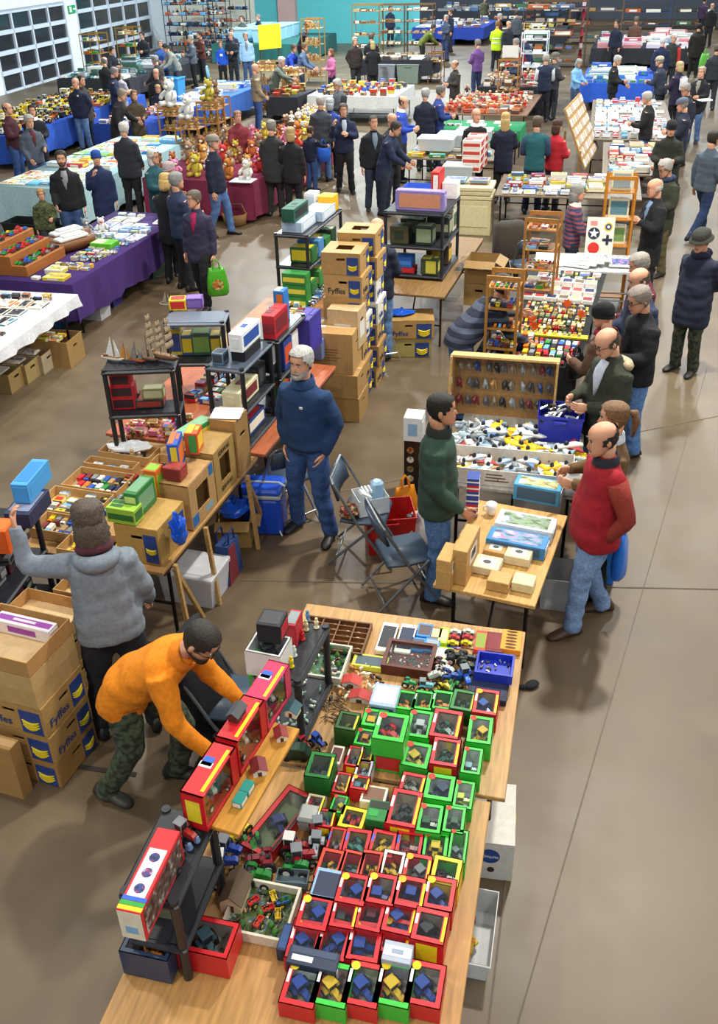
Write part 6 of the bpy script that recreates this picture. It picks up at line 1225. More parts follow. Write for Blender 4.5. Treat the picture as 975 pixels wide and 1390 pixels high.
for k, (s_, v_) in enumerate([(1.35, -.78), (1.62, -1.02)]):
    t = thing('model_ferry', 'varnished model boat hull with white deckhouse, %s on the purple cloth' % ['nearer the stepped display', 'further along'][k], 'model ship', pt(s_, v_, .757), PA_ - .4); mb = MB(); rr = []
    for y, w_ in ((-.5, .01), (-.35, .09), (0, .12), (.35, .11), (.48, .08)): rr.append([V((w_, y * .8, .16)), V((w_ * .7, y * .8, .02)), V((-w_ * .7, y * .8, .02)), V((-w_, y * .8, .16))])
    mb.loft(rr); part('hull', mb, mat('#7a4a26', 'wood'), t, True); mb = MB(); mb.box((0, .02, .19), (.17, .5, .05), bev=.015); mb.box((0, .05, .225), (.13, .36, .03), bev=.01); part('deckhouse', mb, mat('#e6e8e8', 'gloss'), t)
q = pt(1.35, -.32); fill((q.x, q.y), PA_, .9, .52, .757, ['car', 'box'], 'at the front of the purple cloth', 'models at the front of the purple cloth', 205, MUTED + ['#4a7ac0'], 1.0, .95)
q = pt(.42, -.35); fill((q.x, q.y), PA_, .75, .6, .757, ['box', 'box', 'kit'], 'at the near end of the purple cloth', 'boxes at the near end of the purple cloth', 206, ['#e0cf4a', '#efe9d8', '#2459b8', '#6a5a4a', '#c9c4b4', '#d8a83a'], 1.0, .92, stack=.3)
q = pt(2.6, -.55); fill((q.x, q.y), PA_, 1.5, 1.0, .757, ['box', 'mag', 'box'], 'at the far end of the purple cloth', 'boxes at the far end of the purple cloth', 207, ['#dfe8f4', '#f2f2ee', '#9fb8e0', '#6fb2e0', '#efe9d8', '#7a9a5a', '#b9c8e8'], 1.1, .95, stack=.4)
g = pt(1.55, -.36); pbox('lime green packed carton among the models on the purple cloth', 'model box', (g.x, g.y, .757), PA_, .34, .24, .10, '#6ac23a', '#cfe8b0', '#5ab82a', v=2)
def plush(label, loc, rz, h, c, c2=None, cat='plush toy', sit=True, group=None):
    t = thing('plush_bear', label, cat, loc, rz, group); m = mat(c, 'hair'); m2 = mat(c2 or c, 'hair'); s_ = h
    mb = MB(); mb.ball((0, 0, .30 * s_), (.24 * s_, .20 * s_, .30 * s_), 0, 12, 8); part('body', mb, m, t, True)
    mb = MB(); mb.ball((0, -.03 * s_, .74 * s_), (.22 * s_, .20 * s_, .20 * s_), 0, 12, 8); hd = part('head', mb, m, t, True)
    mb = MB(); mb.ball((0, -.21 * s_, .69 * s_), (.09 * s_, .07 * s_, .07 * s_), 0, 8, 6); part('muzzle', mb, m2, hd, True)
    for sx in (-1, 1):
        mb = MB(); mb.ball((sx * .17 * s_, 0, .93 * s_), (.075 * s_, .04 * s_, .075 * s_), 0, 8, 6); part('ear', mb, m, hd, True)
        mb = MB(); mb.ball((sx * .08 * s_, -.215 * s_, .79 * s_), .022 * s_, 0, 6, 4); part('eye', mb, mat('#1a1512', 'gloss'), hd, True)
        mb = MB(); mb.tube([(sx * .2 * s_, 0, .5 * s_), (sx * .33 * s_, -.12 * s_, .36 * s_), (sx * .3 * s_, -.24 * s_, .28 * s_)], [.08 * s_, .085 * s_, .07 * s_], 8); part('arm', mb, m, t, True)
        mb = MB(); mb.tube([(sx * .14 * s_, -.05 * s_, .12 * s_), (sx * .2 * s_, -.28 * s_, .1 * s_), (sx * .22 * s_, -.38 * s_, .13 * s_)], [.1 * s_, .1 * s_, .09 * s_], 8); part('leg', mb, m, t, True)
    return t
plush('grey and white plush toy on the purple stall', pt(2.15, -1.0, .757), PA_ + 1, .26, '#8a8d94', '#eceef0'); plush('white plush toy with red scarf on the purple stall', pt(2.3, -.82, .757), PA_ + .6, .24, '#e6e8ea', '#c83a34')
crate('dark green plastic crate on the floor under the purple cloth', P(195, 372), PA_, .6, .42, .34, '#1f4a34'); crate('frosted white storage tub with lid under the purple cloth', P(128, 430), PA_, .42, .3, .32, '#e0e2e8', 'storage tub', 'storage_tub', None, True, '#e6e8ee'); crate('violet plastic bucket crate under the purple cloth', P(148, 412), PA_, .34, .3, .3, '#2f2a7a')
crate('blue crate on the floor behind the white clothed table', P(75, 440), PA_, .4, .3, .3, '#2a6a9a')
# white clothed table at the left edge
wp0, wp1 = P(0, 474, .755), P(92, 408, .755); wd = (wp1 - wp0).normalized(); WA = -math.atan2(wd.x, wd.y); wr_ = V((wd.y, -wd.x, 0))
def wt(s_, v_, z=.755): q = wp0 + wd * s_ + wr_ * v_; return V((q.x, q.y, z))
table('folding table under a white cloth at the left edge', wt(.5, -.55), WA, 2.6, 1.1, .745, legc='#2a2c30'); cloth('white tablecloth under blister packs at the left edge', wt(.5, -.55), WA, 2.6, 1.1, .747, .14, '#e6e8ee')
q = wt(.45, -.58); fill((q.x, q.y), WA, 2.3, .9, .757, ['box', 'car', 'mag'], 'on the white clothed table', 'packs on the white clothed table', 210, ['#efe9d8', '#2a5a9a', '#e27a1e', '#e7c81e', '#1d2228', '#f2f2ee', '#3a7a9a', '#4a4a50'], .95, .95, stack=.35)
carton('open kraft carton of yellow packs on the floor by the white clothed table', P(82, 490), WA, .50, .40, .34, '#a5824e', 'plain'); q = P(82, 490); fill((q.x, q.y), WA, .3, .4, .29, ['box'], 'in the open floor carton', 'packs in the open floor carton', 211, ['#e7c81e', '#e27a1e', '#efe9d8', '#c9d02a'], 1.0, 1)
for k in range(3): carton('kraft carton in the low row beside the white table, %s' % ['nearest the yellow packs', 'in the middle', 'at the end'][k], P(52 - 22 * k, 500 + 13 * k), WA, .36, .34, .24, ['#b9aa90', '#a8905f', '#9a8050'][k], 'plain')
for k in range(3): q = P(52 - 22 * k, 500 + 13 * k); fill((q.x, q.y), WA, .3, .3, .21, ['mag'], 'in the low row of kraft cartons', 'magazines in the floor cartons', 214 + k, ['#b9bcc0', '#efe9d8', '#8a8d90'], .9, 1)
# ------------------------------------------------------------------ model car stall behind the spares stall
CA = R_(-19); cu = V((math.sin(R_(19)), math.cos(R_(19)), 0)); cv = V((cu.y, -cu.x, 0)); CR = P(782, 500, .755)     # near right corner
def ct(s_, v_, z=.755): q = CR + cu * s_ + cv * v_; return V((q.x, q.y, z))
table('table of loose die-cast cars behind the pegboard case', ct(1.55, -.52), CA, 3.1, 1.05, .745, '#8a7a66')
cloth('black cloth hanging below the die-cast car table', ct(1.55, -.52), CA, 3.1, 1.05, .746, .55, '#23282c', sides='f')
q = ct(.38, -.47); fill((q.x, q.y), CA, .72, .94, .757, ['car', 'car', 'lorry', 'van'], 'at the near end of the die-cast car table', 'loose cars on the die-cast car table', 101, PAL, 1.0, 1)
q = ct(1.25, -.40); fill((q.x, q.y), CA, .95, .74, .757, ['car', 'van', 'figure', 'lorry'], 'in the middle of the die-cast car table', 'loose cars in the middle of the die-cast table', 102, ['#c9b36a', '#8a8a5a', '#c8202a', '#efe9d8', '#b0a878', '#d8b43a', '#6b7a5a'], .95, .97)
for r_ in range(3):
    for k in range(6):
        g = ct(1.95 + .16 * r_, -.80 + .14 * k); z = .755 + .05 * r_
        pbox('white framed boxed car in the stepped white display, %s row' % ['front', 'middle', 'back'][r_], 'model box', (g.x, g.y, .757), CA, .13, .15, .05 + .05 * r_, '#eceae4', ['#8a2a34', '#2a2f5a', '#c9b48a', '#b84a44', '#6a5a4a'][(k * 3 + r_) % 5], '#f0efea', '#f0efea', 0, 'boxed cars in the white stepped display')
q = ct(2.75, -.42); fill((q.x, q.y), CA, .5, .8, .757, ['box', 'car'], 'at the far end of the die-cast car table', 'models at the far end of the die-cast table', 104, MUTED, 1, .95)
mb = MB(); mb.box((0, 0, .012), (.10, .9, .024), bev=.004); solid('price_board', mb, mat('#e8cf1f'), 'long yellow edging board lying across the car table', 'board', ct(.80, -.42), CA + 1.6)
for k, (s_, v_) in enumerate([(.82, -.55), (1.3, -.1), (1.62, -.3), (1.05, -.62), (.15, -.86)]):
    t = thing('price_card', 'fluorescent orange star price card on the car table', 'price card', ct(s_, v_, .80), CA, 'orange price cards'); mb = MB(); p = []
    for j in range(14): a = j * math.pi / 7; r_ = .06 if j % 2 else .036; p.append((r_ * math.cos(a), r_ * math.sin(a) + .05))
    mb.prism(p, 1, -.002, .002); part('card', mb, mat('#f2601c'), t); mb = MB(); mb.box((0, .01, -.02), (.03, .02, .05)); part('stand', mb, mat('#d0501c'), t)
# wooden car stands on the left side
def stand_goods(zs, loc, rz, w_, d_, kinds, where, grp, seed):
    for i, z in enumerate(zs): fill((loc[0], loc[1]), rz, d_ - .05, w_ - .07, loc[2] + z + .009, kinds, where, grp, seed + i, PAL, .85, 1)
g = P(681, 478, .757); t_, zs = ladder_rack('pine display stand of toy cars, its front open, by the striped sweater', g, CA, .34, .30, .86, 4, '#b8843f'); stand_goods(zs, g, CA, .34, .3, ['car', 'lorry'], 'on the shelves of the pine car stand', 'cars on the pine stand', 110)
g = P(731, 398, .757); t_, zs = ladder_rack('tall pine display stand of boxed cars beside the newspapers', g, CA, .40, .36, .95, 4, '#a8763a'); stand_goods(zs, g, CA, .40, .36, ['box', 'car'], 'on the tall pine stand of boxed cars', 'boxes on the tall pine stand', 120)
g = ct(1.35, -.93); crate('grey open box of blister packs between the two pine stands', g, CA, .22, .5, .18, '#8a8a88', 'box', 'grey_box', None, False, None, False); fill((g.x, g.y), CA, .42, .16, .80, ['box'], 'in the grey box between the pine stands', 'packs between the pine stands', 130, PAL, .8, .95)
# ------------------------------------------------------------------ paper and print stall
NA = R_(-12); nq = P(800, 366, .755); nu = V((math.sin(R_(12)), math.cos(R_(12)), 0)); nv = V((nu.y, -nu.x, 0))
def nt(s_, v_, z=.755): q = nq + nu * s_ + nv * v_; return V((q.x, q.y, z))
table('narrow table of newspapers and aircraft prints', nt(.35, .0), NA, .75, 1.4, .745, '#cfd3d6', legc='#9aa0a4')
for k in range(4): mb = MB(); mb.box((0, 0, .012), (.44, .32, .018), bev=.003); mb.panel((.02, .0, .021), (1, 0, 0), (0, 1, 0), .34, .24, 1); solid('newspaper', mb, [mat('#eceef0', 'paper'), mat('#c9d2de', 'art')], '%s newspaper in the pile on the print table' % ['lowest', 'second', 'third', 'top'][k], 'newspaper', nt(.22 + .02 * k, -.18 + .08 * k, .757 + .022 * k), NA - .3 + .1 * k)
mb = MB(); mb.box((0, 0, .02), (.46, .34, .025), bev=.004); mb.panel((0, 0, .0325), (1, 0, 0), (0, 1, 0), .38, .26, 1); solid('aircraft_print', mb, [mat('#e6e4dc'), mat('#3f86d0', 'art')], 'framed blue aircraft print lying on the print table', 'print', nt(.28, .48, .757), NA)
mb = MB(); mb.box((0, 0, .01), (.3, .36, .02), bev=.003); solid('loose_papers', mb, mat('#e4e6ea', 'paper'), 'stack of white papers at the edge of the print table', 'paper', nt(.22, -.52, .757), NA + .3)
t = thing('decal_board', 'white board of aircraft roundels, a star and a cross on the print table', 'board', nt(.58, .12, .757), NA); mb = MB(); mb.box((0, 0, .26), (.36, .012, .52), M=Matrix.Rotation(R_(-8), 4, 'X')); part('board', mb, mat('#eeead8'), t)
Tt = Matrix.Translation((0, 0, .26)) @ Matrix.Rotation(R_(-8), 4, 'X')
def dec(c, r, col_, th=.004): mb = MB(); mb.disc((0, 0, 0), r, (0, 1, 0), th, 18); o = part('roundel', mb, mat(col_), t); o.matrix_local = Tt @ Matrix.Translation((c[0], -.008 - th * .3, c[1]))
dec((-.08, .05), .078, '#1f2a4a'); dec((-.07, -.14), .075, '#d02a22'); dec((.10, .14), .055, '#e0c21f'); dec((.10, .14), .04, '#26407c', .006); dec((.10, .14), .018, '#eeead8', .008)
mb = MB(); p = []
for j in range(10): a = math.pi / 2 + j * math.pi / 5; r_ = .068 if j % 2 == 0 else .027; p.append((r_ * math.cos(a), r_ * math.sin(a)))
mb.prism(p, 1, -.004, .004); o = part('star', mb, mat('#f2f0e8'), t); o.matrix_local = Tt @ Matrix.Translation((-.08, -.012, .05))
mb = MB(); mb.box((0, 0, 0), (.13, .006, .036)); mb.box((0, 0, 0), (.036, .007, .13)); o = part('cross', mb, mat('#1d2434'), t); o.matrix_local = Tt @ Matrix.Translation((.10, -.009, -.03))
mb = MB(); mb.panel((0, 0, 0), (1, 0, 0), (0, 0, 1), .09, .06); o = part('pink_block', mb, mat('#e08a8a'), t); o.matrix_local = Tt @ Matrix.Translation((-.09, -.007, .18))
# orange pine magazine stand
g = P(828, 350, 0); g = nt(.85, .34, 0); t_, zs = ladder_rack('tall orange pine stand of magazines behind the decal board', (g.x, g.y, 0), NA, .40, .26, 1.78, 5, '#b9771f')
for i, z in enumerate(zs[2:]): pbox('%s magazine standing on the orange pine stand' % ['yellow and blue', 'green', 'teal'][i], 'magazine', (g.x, g.y, z + .01), NA, .26, .06, .26, '#e6e0c0', '#7ab0c0', ['#7aa05a', '#5a8a9a', '#8aa0a8'][i], '#e0c84a', 0, None, 'magazine', True)
# ------------------------------------------------------------------ kit and book stall further back
ka = R_(-14); kuu = V((math.sin(R_(14)), math.cos(R_(14)), 0)); kvv = V((kuu.y, -kuu.x, 0)); kq0 = P(800, 262, .755)
def kk(s_, v_, z=.755): q = kq0 + kuu * s_ + kvv * v_; return V((q.x, q.y, z))
table('table of stacked kits with pale chest beside it', kk(.5, -.35), ka, 1.6, 2.4, .745, '#7a6a58'); table('table of kits beside the slanted card display', kk(3.0, .85), ka, 3.0, 1.3, .745, '#7a6a58'); table('long table of small model kits and books by the beanie hatted man', kk(7.5, .8), ka, 5.4, 1.8, .745, '#7a6a58')
g = kk(.45, -.45); fill((g.x, g.y), ka, 1.4, 2.0, .757, ['kit', 'mag', 'box'], 'on the kit table by the pale chest', 'kits on the table by the pale chest', 140, ['#6fb2e0', '#efe9d8', '#3a6aa8', '#f2f2ee', '#c9c4b4', '#c9b43a', '#4a6a8a', '#a83a3a'], .95, .95, stack=.8)
g = kk(2.9, .85); fill((g.x, g.y), ka, 2.6, 1.1, .757, ['kit', 'box', 'book'], 'on the kit table by the card display', 'kits by the card display', 141, ['#e4ddc4', '#efe9d8', '#6fb2e0', '#d8c88a', '#b9bcc0', '#2a4a8a', '#c8202a'], .95, .95, stack=.9)
g = kk(7.4, .8); fill((g.x, g.y), ka, 4.9, 1.65, .757, ['box', 'mag', 'box'], 'on the long kit table', 'boxes on the long kit table', 142, ['#d8e2ea', '#efe9d8', '#6fb2e0', '#c8384a', '#f2f2ee', '#8fb0d0', '#b9bcc0'], 1.25, .93, stack=.4)
t = thing('card_display', 'slanted wooden A-frame display of rows of cards beside the kits', 'display stand', kk(4.1, -.42, 0), ka - R_(6))
for sx in (1,):
    M_ = Matrix.Rotation(R_(-24), 4, 'Y'); mb = MB(); mb.box((.17, 0, 1.05), (.03, 2.2, 1.2), M=M_ ); part('board', mb, mat('#b98e4e', 'wood'), t)
    if sx == 1:
        for r_ in range(6):
            for k in range(8): mb = MB(); mb.box(V((.17, 0, 1.05)) + M_ @ V((.022, -.96 + .275 * k, -.5 + .2 * r_)), (.012, .21, .13), M=M_); part('card', mb, mat(['#efece4', '#d8c8b8', '#e4d8c0', '#c9b0a0'][(r_ + k) % 4], 'paper'), t)
for sy in (-1, 1): mb = MB(); mb.box((-.30, sy * 1.05, .42), (.04, .03, .84)); mb.box((.30, sy * 1.05, .42), (.04, .03, .84)); part('leg', mb, mat('#a87c42', 'wood'), t)
# pale chest with drawers and black cloth
t = thing('pale_chest', 'cream painted chest with stacked lids beside the kit table', 'chest', kk(.15, -2.06, 0), ka); mb = MB(); mb.box((0, 0, .30), (.9, .6, .60), bev=.01); part('carcass', mb, mat('#cfc49a'), t)
for k in range(3): mb = MB(); mb.box((0, 0, .64 + .075 * k), (.92 - .05 * (k % 2), .62, .065), bev=.01); part('lid', mb, mat(['#d6cba2', '#cbbf95', '#d9cfaa'][k]), t)
mb = MB(); mb.box((0, -.305, .33), (.8, .015, .36), bev=.004); part('drawer_front', mb, mat('#d6cba2'), t)
for k in range(2): pbox('%s flat kit on the cream chest' % ['pale blue', 'orange edged'][k], 'kit box', kk(.15, -2.26 + .4 * k, .855), ka, .36, .26, .05, ['#9ab8d0', '#d8b89a'][k], '#6a8aa8', v=0, name='kit_box', art=True)
chair_folding('folding chair draped behind the pine stand by the cream chest', P(712, 398), R_(190)); 
mb = MB(); mb.box((0, 0, .42), (.5, .3, .84), bev=.06); solid('dark_coat', mb, mat('#3a332c', 'cloth'), 'dark coat hung over a chair beside the cream chest', 'coat', P(690, 375), .2, None, True)
# ------------------------------------------------------------------ central stall: black rack, bench and cartons
mq = P(592, 400, .745); ma_ = R_(-18); mu = V((math.sin(R_(18)), math.cos(R_(18)), 0)); mv = V((mu.y, -mu.x, 0))
def mt(s_, v_, z=.745): q = mq + mu * s_ + mv * v_; return V((q.x, q.y, z))
table('heavy brown wooden bench carrying the central black rack', mt(1.25, -.36), ma_, 2.6, .95, .74, '#8a6a40', legc='#5a4028')
rq = mt(1.0, -.42); rack('central black rack with a lilac toy box on top', rq, ma_, .78, 1.0, [.05, .42, .84], 0)
def mo(label, s_, v_, z, w_, d_, h, c, c1, c2=None, c3=None, v=0, cat='model box'): p = rq + mu * s_ + mv * v_; return pbox(label, cat, (p.x, p.y, .745 + z), ma_, w_, d_, h, c, c1, c2, c3, v)
mo('lilac toy box with horse picture on the central rack', -.32, .05, .845, .62, .14, .24, '#8a7ab8', '#9a8ac8', '#c9886a', '#a89ad0', 0); mo('tall red box with white stripe standing on the central rack', .30, .12, .845, .10, .34, .36, '#c82a24', '#d8342a', '#f0ece4', '#c82a24', 2); mo('white display box behind the tall red box', .38, .28, .845, .2, .2, .2, '#e6e8e8', '#f0f0ee')
for i, (s_, v_, z, w_, h, c, c1) in enumerate([(-.36, -.15, .06, .30, .07, '#b02030', '#c82a34'), (-.36, -.15, .135, .24, .13, '#2a6ac8', '#3f86e0'), (-.36, .2, .06, .22, .2, '#3a4a34', '#c9c44a'), (-.34, -.2, .43, .24, .22, '#4a4a30', '#2a3a2a'), (-.34, .12, .43, .22, .24, '#26302a', '#8a9a7a'), (.1, .2, .43, .3, .24, '#2d3a34', '#a8a88a'), (.1, -.15, .43, .3, .2, '#38382c', '#5a7a5a'), (.1, .2, .06, .3, .24, '#4a3a2a', '#c9a83a'), (.36, .2, .43, .3, .28, '#d8d4c4', '#4a6a4a')]): mo('%s boxed model with %s label on the central rack' % (cname(c), cname(c1)), s_, v_, z, w_, .2, h, c, c1, c1, c1, i % 4)
crate('shallow blue plastic tray on the end of the central rack', mt(1.62, -.62, 1.6), ma_, .4, .3, .06, '#2a55c0', 'tray', 'plastic_tray', None, False, None, False)
banana_box('banana carton lettered Fyffes with a blue bag on top under the brown bench', (*mt(-.10, -.32)[:2], .25), ma_ + R_(16), .62, .42, .24, '#b08c54', hole=False); banana_box('banana carton with yellow print on the floor under the brown bench', (*mt(-.10, -.33)[:2], 0), ma_ + R_(16), .58, .40, .24, '#a89a5a', None, hole=False); crumple('blue plastic bag lying on the banana carton', (*mt(-.10, -.44)[:2], .496), (.34, .24, .05), '#1d58c8', 12)
for k in range(3): carton('open %s carton stacked at the far side of the brown bench' % ['white', 'kraft', 'brown'][k], (*mt(1.15, .36)[:2], .30 * k), ma_, .40, .40, .29, ['#cfc9bc', '#a5844f', '#9a7a48'][k], 'open' if k == 2 else 'closed', holes='f')
t = thing('trestle_sawhorse', 'white folded wire stand beside the carton tower', 'stand', P(530, 492), .3)
for sx in (-1, 1): mb = MB(); mb.tube([(sx * .02, 0, .36), (sx * .14, 0, 0)], .007, 6); part('leg', mb, mat('#d8dcdc', 'metal'), t)
mb = MB(); mb.tube([(-.09, 0, .12), (.09, 0, .12)], .006, 6); part('brace', mb, mat('#d8dcdc', 'metal'), t)
# plastics table behind it, green cloth table, red goods table
pq = P(620, 205, .755); table('table with clear tubs and red white cartons behind the central rack', pq + HU * .1, HA, 1.7, 1.9, .745, '#8a8070')
fill((pq.x, pq.y), HA, 1.5, 1.8, .757, ['box', 'kit', 'mag'], 'on the clear tub table', 'goods on the clear tub table', 150, ['#efe9d8', '#2e8f3c', '#c8202a', '#6fb2e0', '#f2f2ee', '#e7c81e'], 1.1, .85)
for k in range(3): crate('clear storage tub with lid on the tub table, %s' % ['near end', 'middle', 'far end'][k], pq + HU * (-.3 + .48 * k) + HV * (-.35 + .3 * k) + V((0, 0, .08)), HA, .7, .45, .22, '#dfe6ea', 'storage tub', 'storage_tub', None, True, '#e6ecf0', False)
for k in range(2):
    for j in range(4): pbox('red and white carton stacked at the corner of the tub table, %s of the %s pile' % (['lowest', 'second', 'third', 'top'][j], ['near', 'far'][k]), 'box', (*(P(641, 232, .755) + HU * .5 * k)[:2], .757 + .14 * j), HA, .34, .3, .138, '#efe8e0', '#c83a34', '#c8403a', '#c83a34', 1)
for k in range(3): crate('clear storage tub under the tub table, %s of the stack' % ['lowest', 'middle', 'top'][k], (*P(622, 288)[:2], .29 * k), HA, .55, .42, .28, '#cfd8de', 'storage tub', 'storage_tub', None, True, '#dfe6ea', False)
bag('bright blue bag hanging under the tub table', P(600, 262), HA, .4, .2, .55, '#1f58c8')
gq = P(650, 170, .755); table('green clothed table with clear trays in front of the red goods', gq, HA, 1.2, 2.0, .745, '#5a6a5a'); cloth('bright green tablecloth with clear trays on it', gq, HA, 1.2, 2.0, .747, .25, '#1f8a54'); fill((gq.x, gq.y), HA, 1.1, 1.8, .757, ['box', 'mag'], 'on the green clothed table', 'goods on the green cloth', 151, ['#efe9d8', '#f2f2ee', '#b9bcc0', '#6b4526'], 1.2, .35)
rq2 = P(668, 140, .755); table('table crowded with red and orange toys', rq2, HA, 3.4, 2.2, .745, '#7a5a44'); fill((rq2.x, rq2.y), HA, 3.2, 2.0, .757, ['car', 'box', 'lorry', 'figure'], 'on the red toy table', 'toys on the red toy table', 152, ['#c8402a', '#b8322a', '#efe9d8', '#a86a4a', '#8a8d90', '#d87a3a', '#5a3a2a'], 1.9, .95)
g = P(690, 128, .755); t_, zs = ladder_rack('pine stand with a white price card beside the red toys', (g.x, g.y, .757), HA, .55, .5, .9, 3, '#a8783a'); stand_goods(zs, (g.x, g.y, .757), HA, .55, .5, ['box'], 'on the pine stand by the red toys', 'boxes on the far pine stand', 153)
mb = MB(); mb.box((0, 0, .15), (.42, .02, .3)); mb.box((0, .05, .01), (.3, .12, .02)); solid('price_sign', mb, mat('#ecece8', 'paper'), 'blank white card standing on the pine stand', 'sign', (g.x, g.y, .757 + .905), HA)
# ------------------------------------------------------------------ pale clothed book stall
bq = P(114, 254, .755); BKA = HA
def bk(s_, v_, z=.755): q = bq + HU * s_ + HV * v_; return V((q.x, q.y, z))
for k in range(2): table('long book table under a pale aqua cloth, %s section' % ['near', 'far'][k], bk(1.0 + 2.5 * k, -.9), HA, 2.4, 1.8, .745)
cloth('pale aqua tablecloth of the book stall', bk(2.25, -.9), HA, 4.9, 1.8, .747, .62, '#a9ccd2')
q = bk(2.25, -.9); fill((q.x, q.y), HA, 4.7, 1.7, .757, ['mag', 'mag', 'book', 'kit'], 'on the pale aqua cloth', 'books on the pale aqua cloth', 220, ['#6fb2e0', '#efe9d8', '#7ac8e0', '#e8d84a', '#8ac86a', '#e0703a', '#f2f2ee', '#c8404a', '#3a86c8', '#b9e0e8'], 1.25, .95, stack=.25)
crate('black crate under the pale aqua cloth', P(45, 318), HA, .9, .5, .25, '#1a1c20')
# ------------------------------------------------------------------ plush and doll stall with maroon cloth
dq = P(346, 246, .755)
def dl(s_, v_, z=.755): q = dq + HU * s_ + HV * v_; return V((q.x, q.y, z))
table('long table under a maroon cloth', dl(2.4, -1.1), HA, 5.0, 2.2, .745); cloth('maroon tablecloth of the plush toy stall', dl(2.4, -1.1), HA, 5.0, 2.2, .747, .65, '#7a2444')
rnd = random.Random(31)
PB = [('#e6e2da', 'white'), ('#c8782a', 'ginger'), ('#b8602a', 'rust brown'), ('#c9b43a', 'yellow green'), ('#e08ab0', 'pink'), ('#8a5a34', 'brown'), ('#c8302a', 'red'), ('#d8a04a', 'honey'), ('#a88a6a', 'tan')]
for i in range(44):
    c, n_ = PB[i % len(PB)]; s_, v_ = .2 + (i // 6) * .62 + rnd.uniform(-.08, .08), -.15 - (i % 6) * .36 + rnd.uniform(-.05, .05)
    plush('%s plush bear sitting on the maroon cloth' % n_, dl(s_, v_, .757), HA + rnd.uniform(-.8, .8), rnd.uniform(.26, .42), c, '#efe2cc', group='plush bears on the maroon cloth')
for k, (px, py, c, n_, h) in enumerate([(242, 158, '#e9e6e0', 'large white', .62), (266, 180, '#eae8e2', 'white', .5), (292, 148, '#b9a83a', 'yellow green', .5), (300, 142, '#8a6a4a', 'brown', .4)]):
    g = P(px, py, 1.55); t_, zs = ladder_rack('pine tower stand with a %s bear on top' % n_, (*P(px, py + 62, 0)[:2], 0), HA, .55, .45, 1.25, 4, '#a8763c'); q = P(px, py + 62, 0); plush('%s plush bear sitting on top of a pine tower stand' % n_, (q.x, q.y, 1.255), HA - .3, h, c, '#f0e8d8')
    for i, z in enumerate(zs):
        for j in range(3): plush('tan plush bear on the shelves of the pine tower stand', (q.x - .15 + .15 * j, q.y, z + .01), HA, .2, ['#b8945a', '#c9a86a', '#a8804a'][j], group='bears on the pine tower stands')
for k in range(3): carton('white carton standing by the maroon stall, %s' % ['outer', 'middle', 'inner'][k], (*(P(243, 243) + HV * .26 * k)[:2], 0), HA, .24, .26, .62, '#dfe2e2', holes='')
mb = MB(); mb.box((0, 0, .008), (.42, .32, .014)); mb.panel((0, .02, .016), (1, 0, 0), (0, 1, 0), .34, .22, 1); solid('white_tray', mb, [mat('#eceeee'), mat('#c9d4e0')], 'white tray with papers on the corner of the maroon cloth', 'tray', dl(-.02, -.22, .757), HA)
for k in range(3): 
    t = thing('wicker_basket', 'brown wicker basket of toys on the floor by the maroon cloth, %s' % ['nearest', 'second', 'third'][k] if False else 'brown wicker basket of small toys on the floor by the maroon cloth', 'basket', P(320 + 7 * k, 305 - 16 * k), HA, 'wicker baskets'); mb = MB(); mb.lathe((0, 0, 0), [(.16, 0), (.2, .02), (.24, .22), (.23, .22), (.18, .03), (.01, .03)], 12); part('weave', mb, mat('#8a6236', 'hair'), t, True); mb = MB(); mb.tube([(-.23, 0, .2), (-.15, 0, .38), (.15, 0, .38), (.23, 0, .2)], .012, 6); part('handle', mb, mat('#7a5630', 'wood'), t)
# ------------------------------------------------------------------ generic far stalls
def stall(label, px, py, L, W, kinds, grp, seed, pal=PAL, sc_=1.6, cl=None, rz=HA, drop=.5, keep=.92, stack=.3, cname_=''):
    q = P(px, py, .755); table('table %s' % label, q, rz, L, W, .745, '#7d6a54')
    cl = cl or '#2b2d34'  # bare tables get an added dark sheet standing in for the shade underneath
    if cl: cloth('%s cloth or added shade sheet over the table %s' % (cname(cl), label), q, rz, L, W, .747, drop, cl)
    fill((q.x, q.y), rz, L - .15, W - .15, .757, kinds, 'among the ' + grp, grp, seed, pal, sc_, keep, stack=stack)
    return q
BLUES = ['#d8e2ea', '#efe9d8', '#6fb2e0', '#f2f2ee', '#8fb0d0', '#b9bcc0', '#2459b8', '#e7c81e']
stall('of pale boxes behind the plush stall', 290, 126, 5.0, 1.6, ['box', 'mag', 'kit'], 'pale boxes behind the plush stall', 301, BLUES, 1.8, '#3a6ac0')
stall('of blue boxes between the book browsers', 188, 160, 2.0, 1.4, ['box', 'kit'], 'blue boxes between the book browsers', 302, ['#2459b8', '#efe9d8', '#c8602a', '#f2f2ee'], 1.8, '#2448a8')
stall('of glass and bottles by the grey coated man', 426, 162, 2.0, 1.2, ['figure', 'box', 'figure'], 'glassware by the grey coated man', 303, ['#d8dcdc', '#efe9d8', '#b9bcc0', '#e7c81e', '#6b4526', '#f2f2ee'], 1.8)
q5 = stall('of tin toys with a white cloth end', 492, 122, 2.4, 2.5, ['lorry', 'box', 'loco', 'figure'], 'tin toys on the white ended table', 304, ['#8a5a34', '#c8302a', '#c9b43a', '#4a4a48', '#b99560', '#2459b8'], 1.9, '#e8eaea', HA, .3)
stall('of tools and tins before the pink cardigan', 396, 126, 1.6, .9, ['box', 'lorry'], 'tins before the pink cardigan', 305, ['#8a5a34', '#6b4526', '#c9b43a', '#b9bcc0', '#c8302a'], 1.9)
stall('of yellow plant toys along the glazed doors', 62, 152, 6.5, 2.4, ['lorry', 'box', 'car', 'tractor', 'tractor'], 'plant toys along the glazed doors', 306, ['#e8c81f', '#e7c81e', '#4a5a4a', '#2d3a34', '#c8602a', '#8a8d90', '#efe9d8', '#f0d020'], 2.2, '#2a58c0', HA, .6)
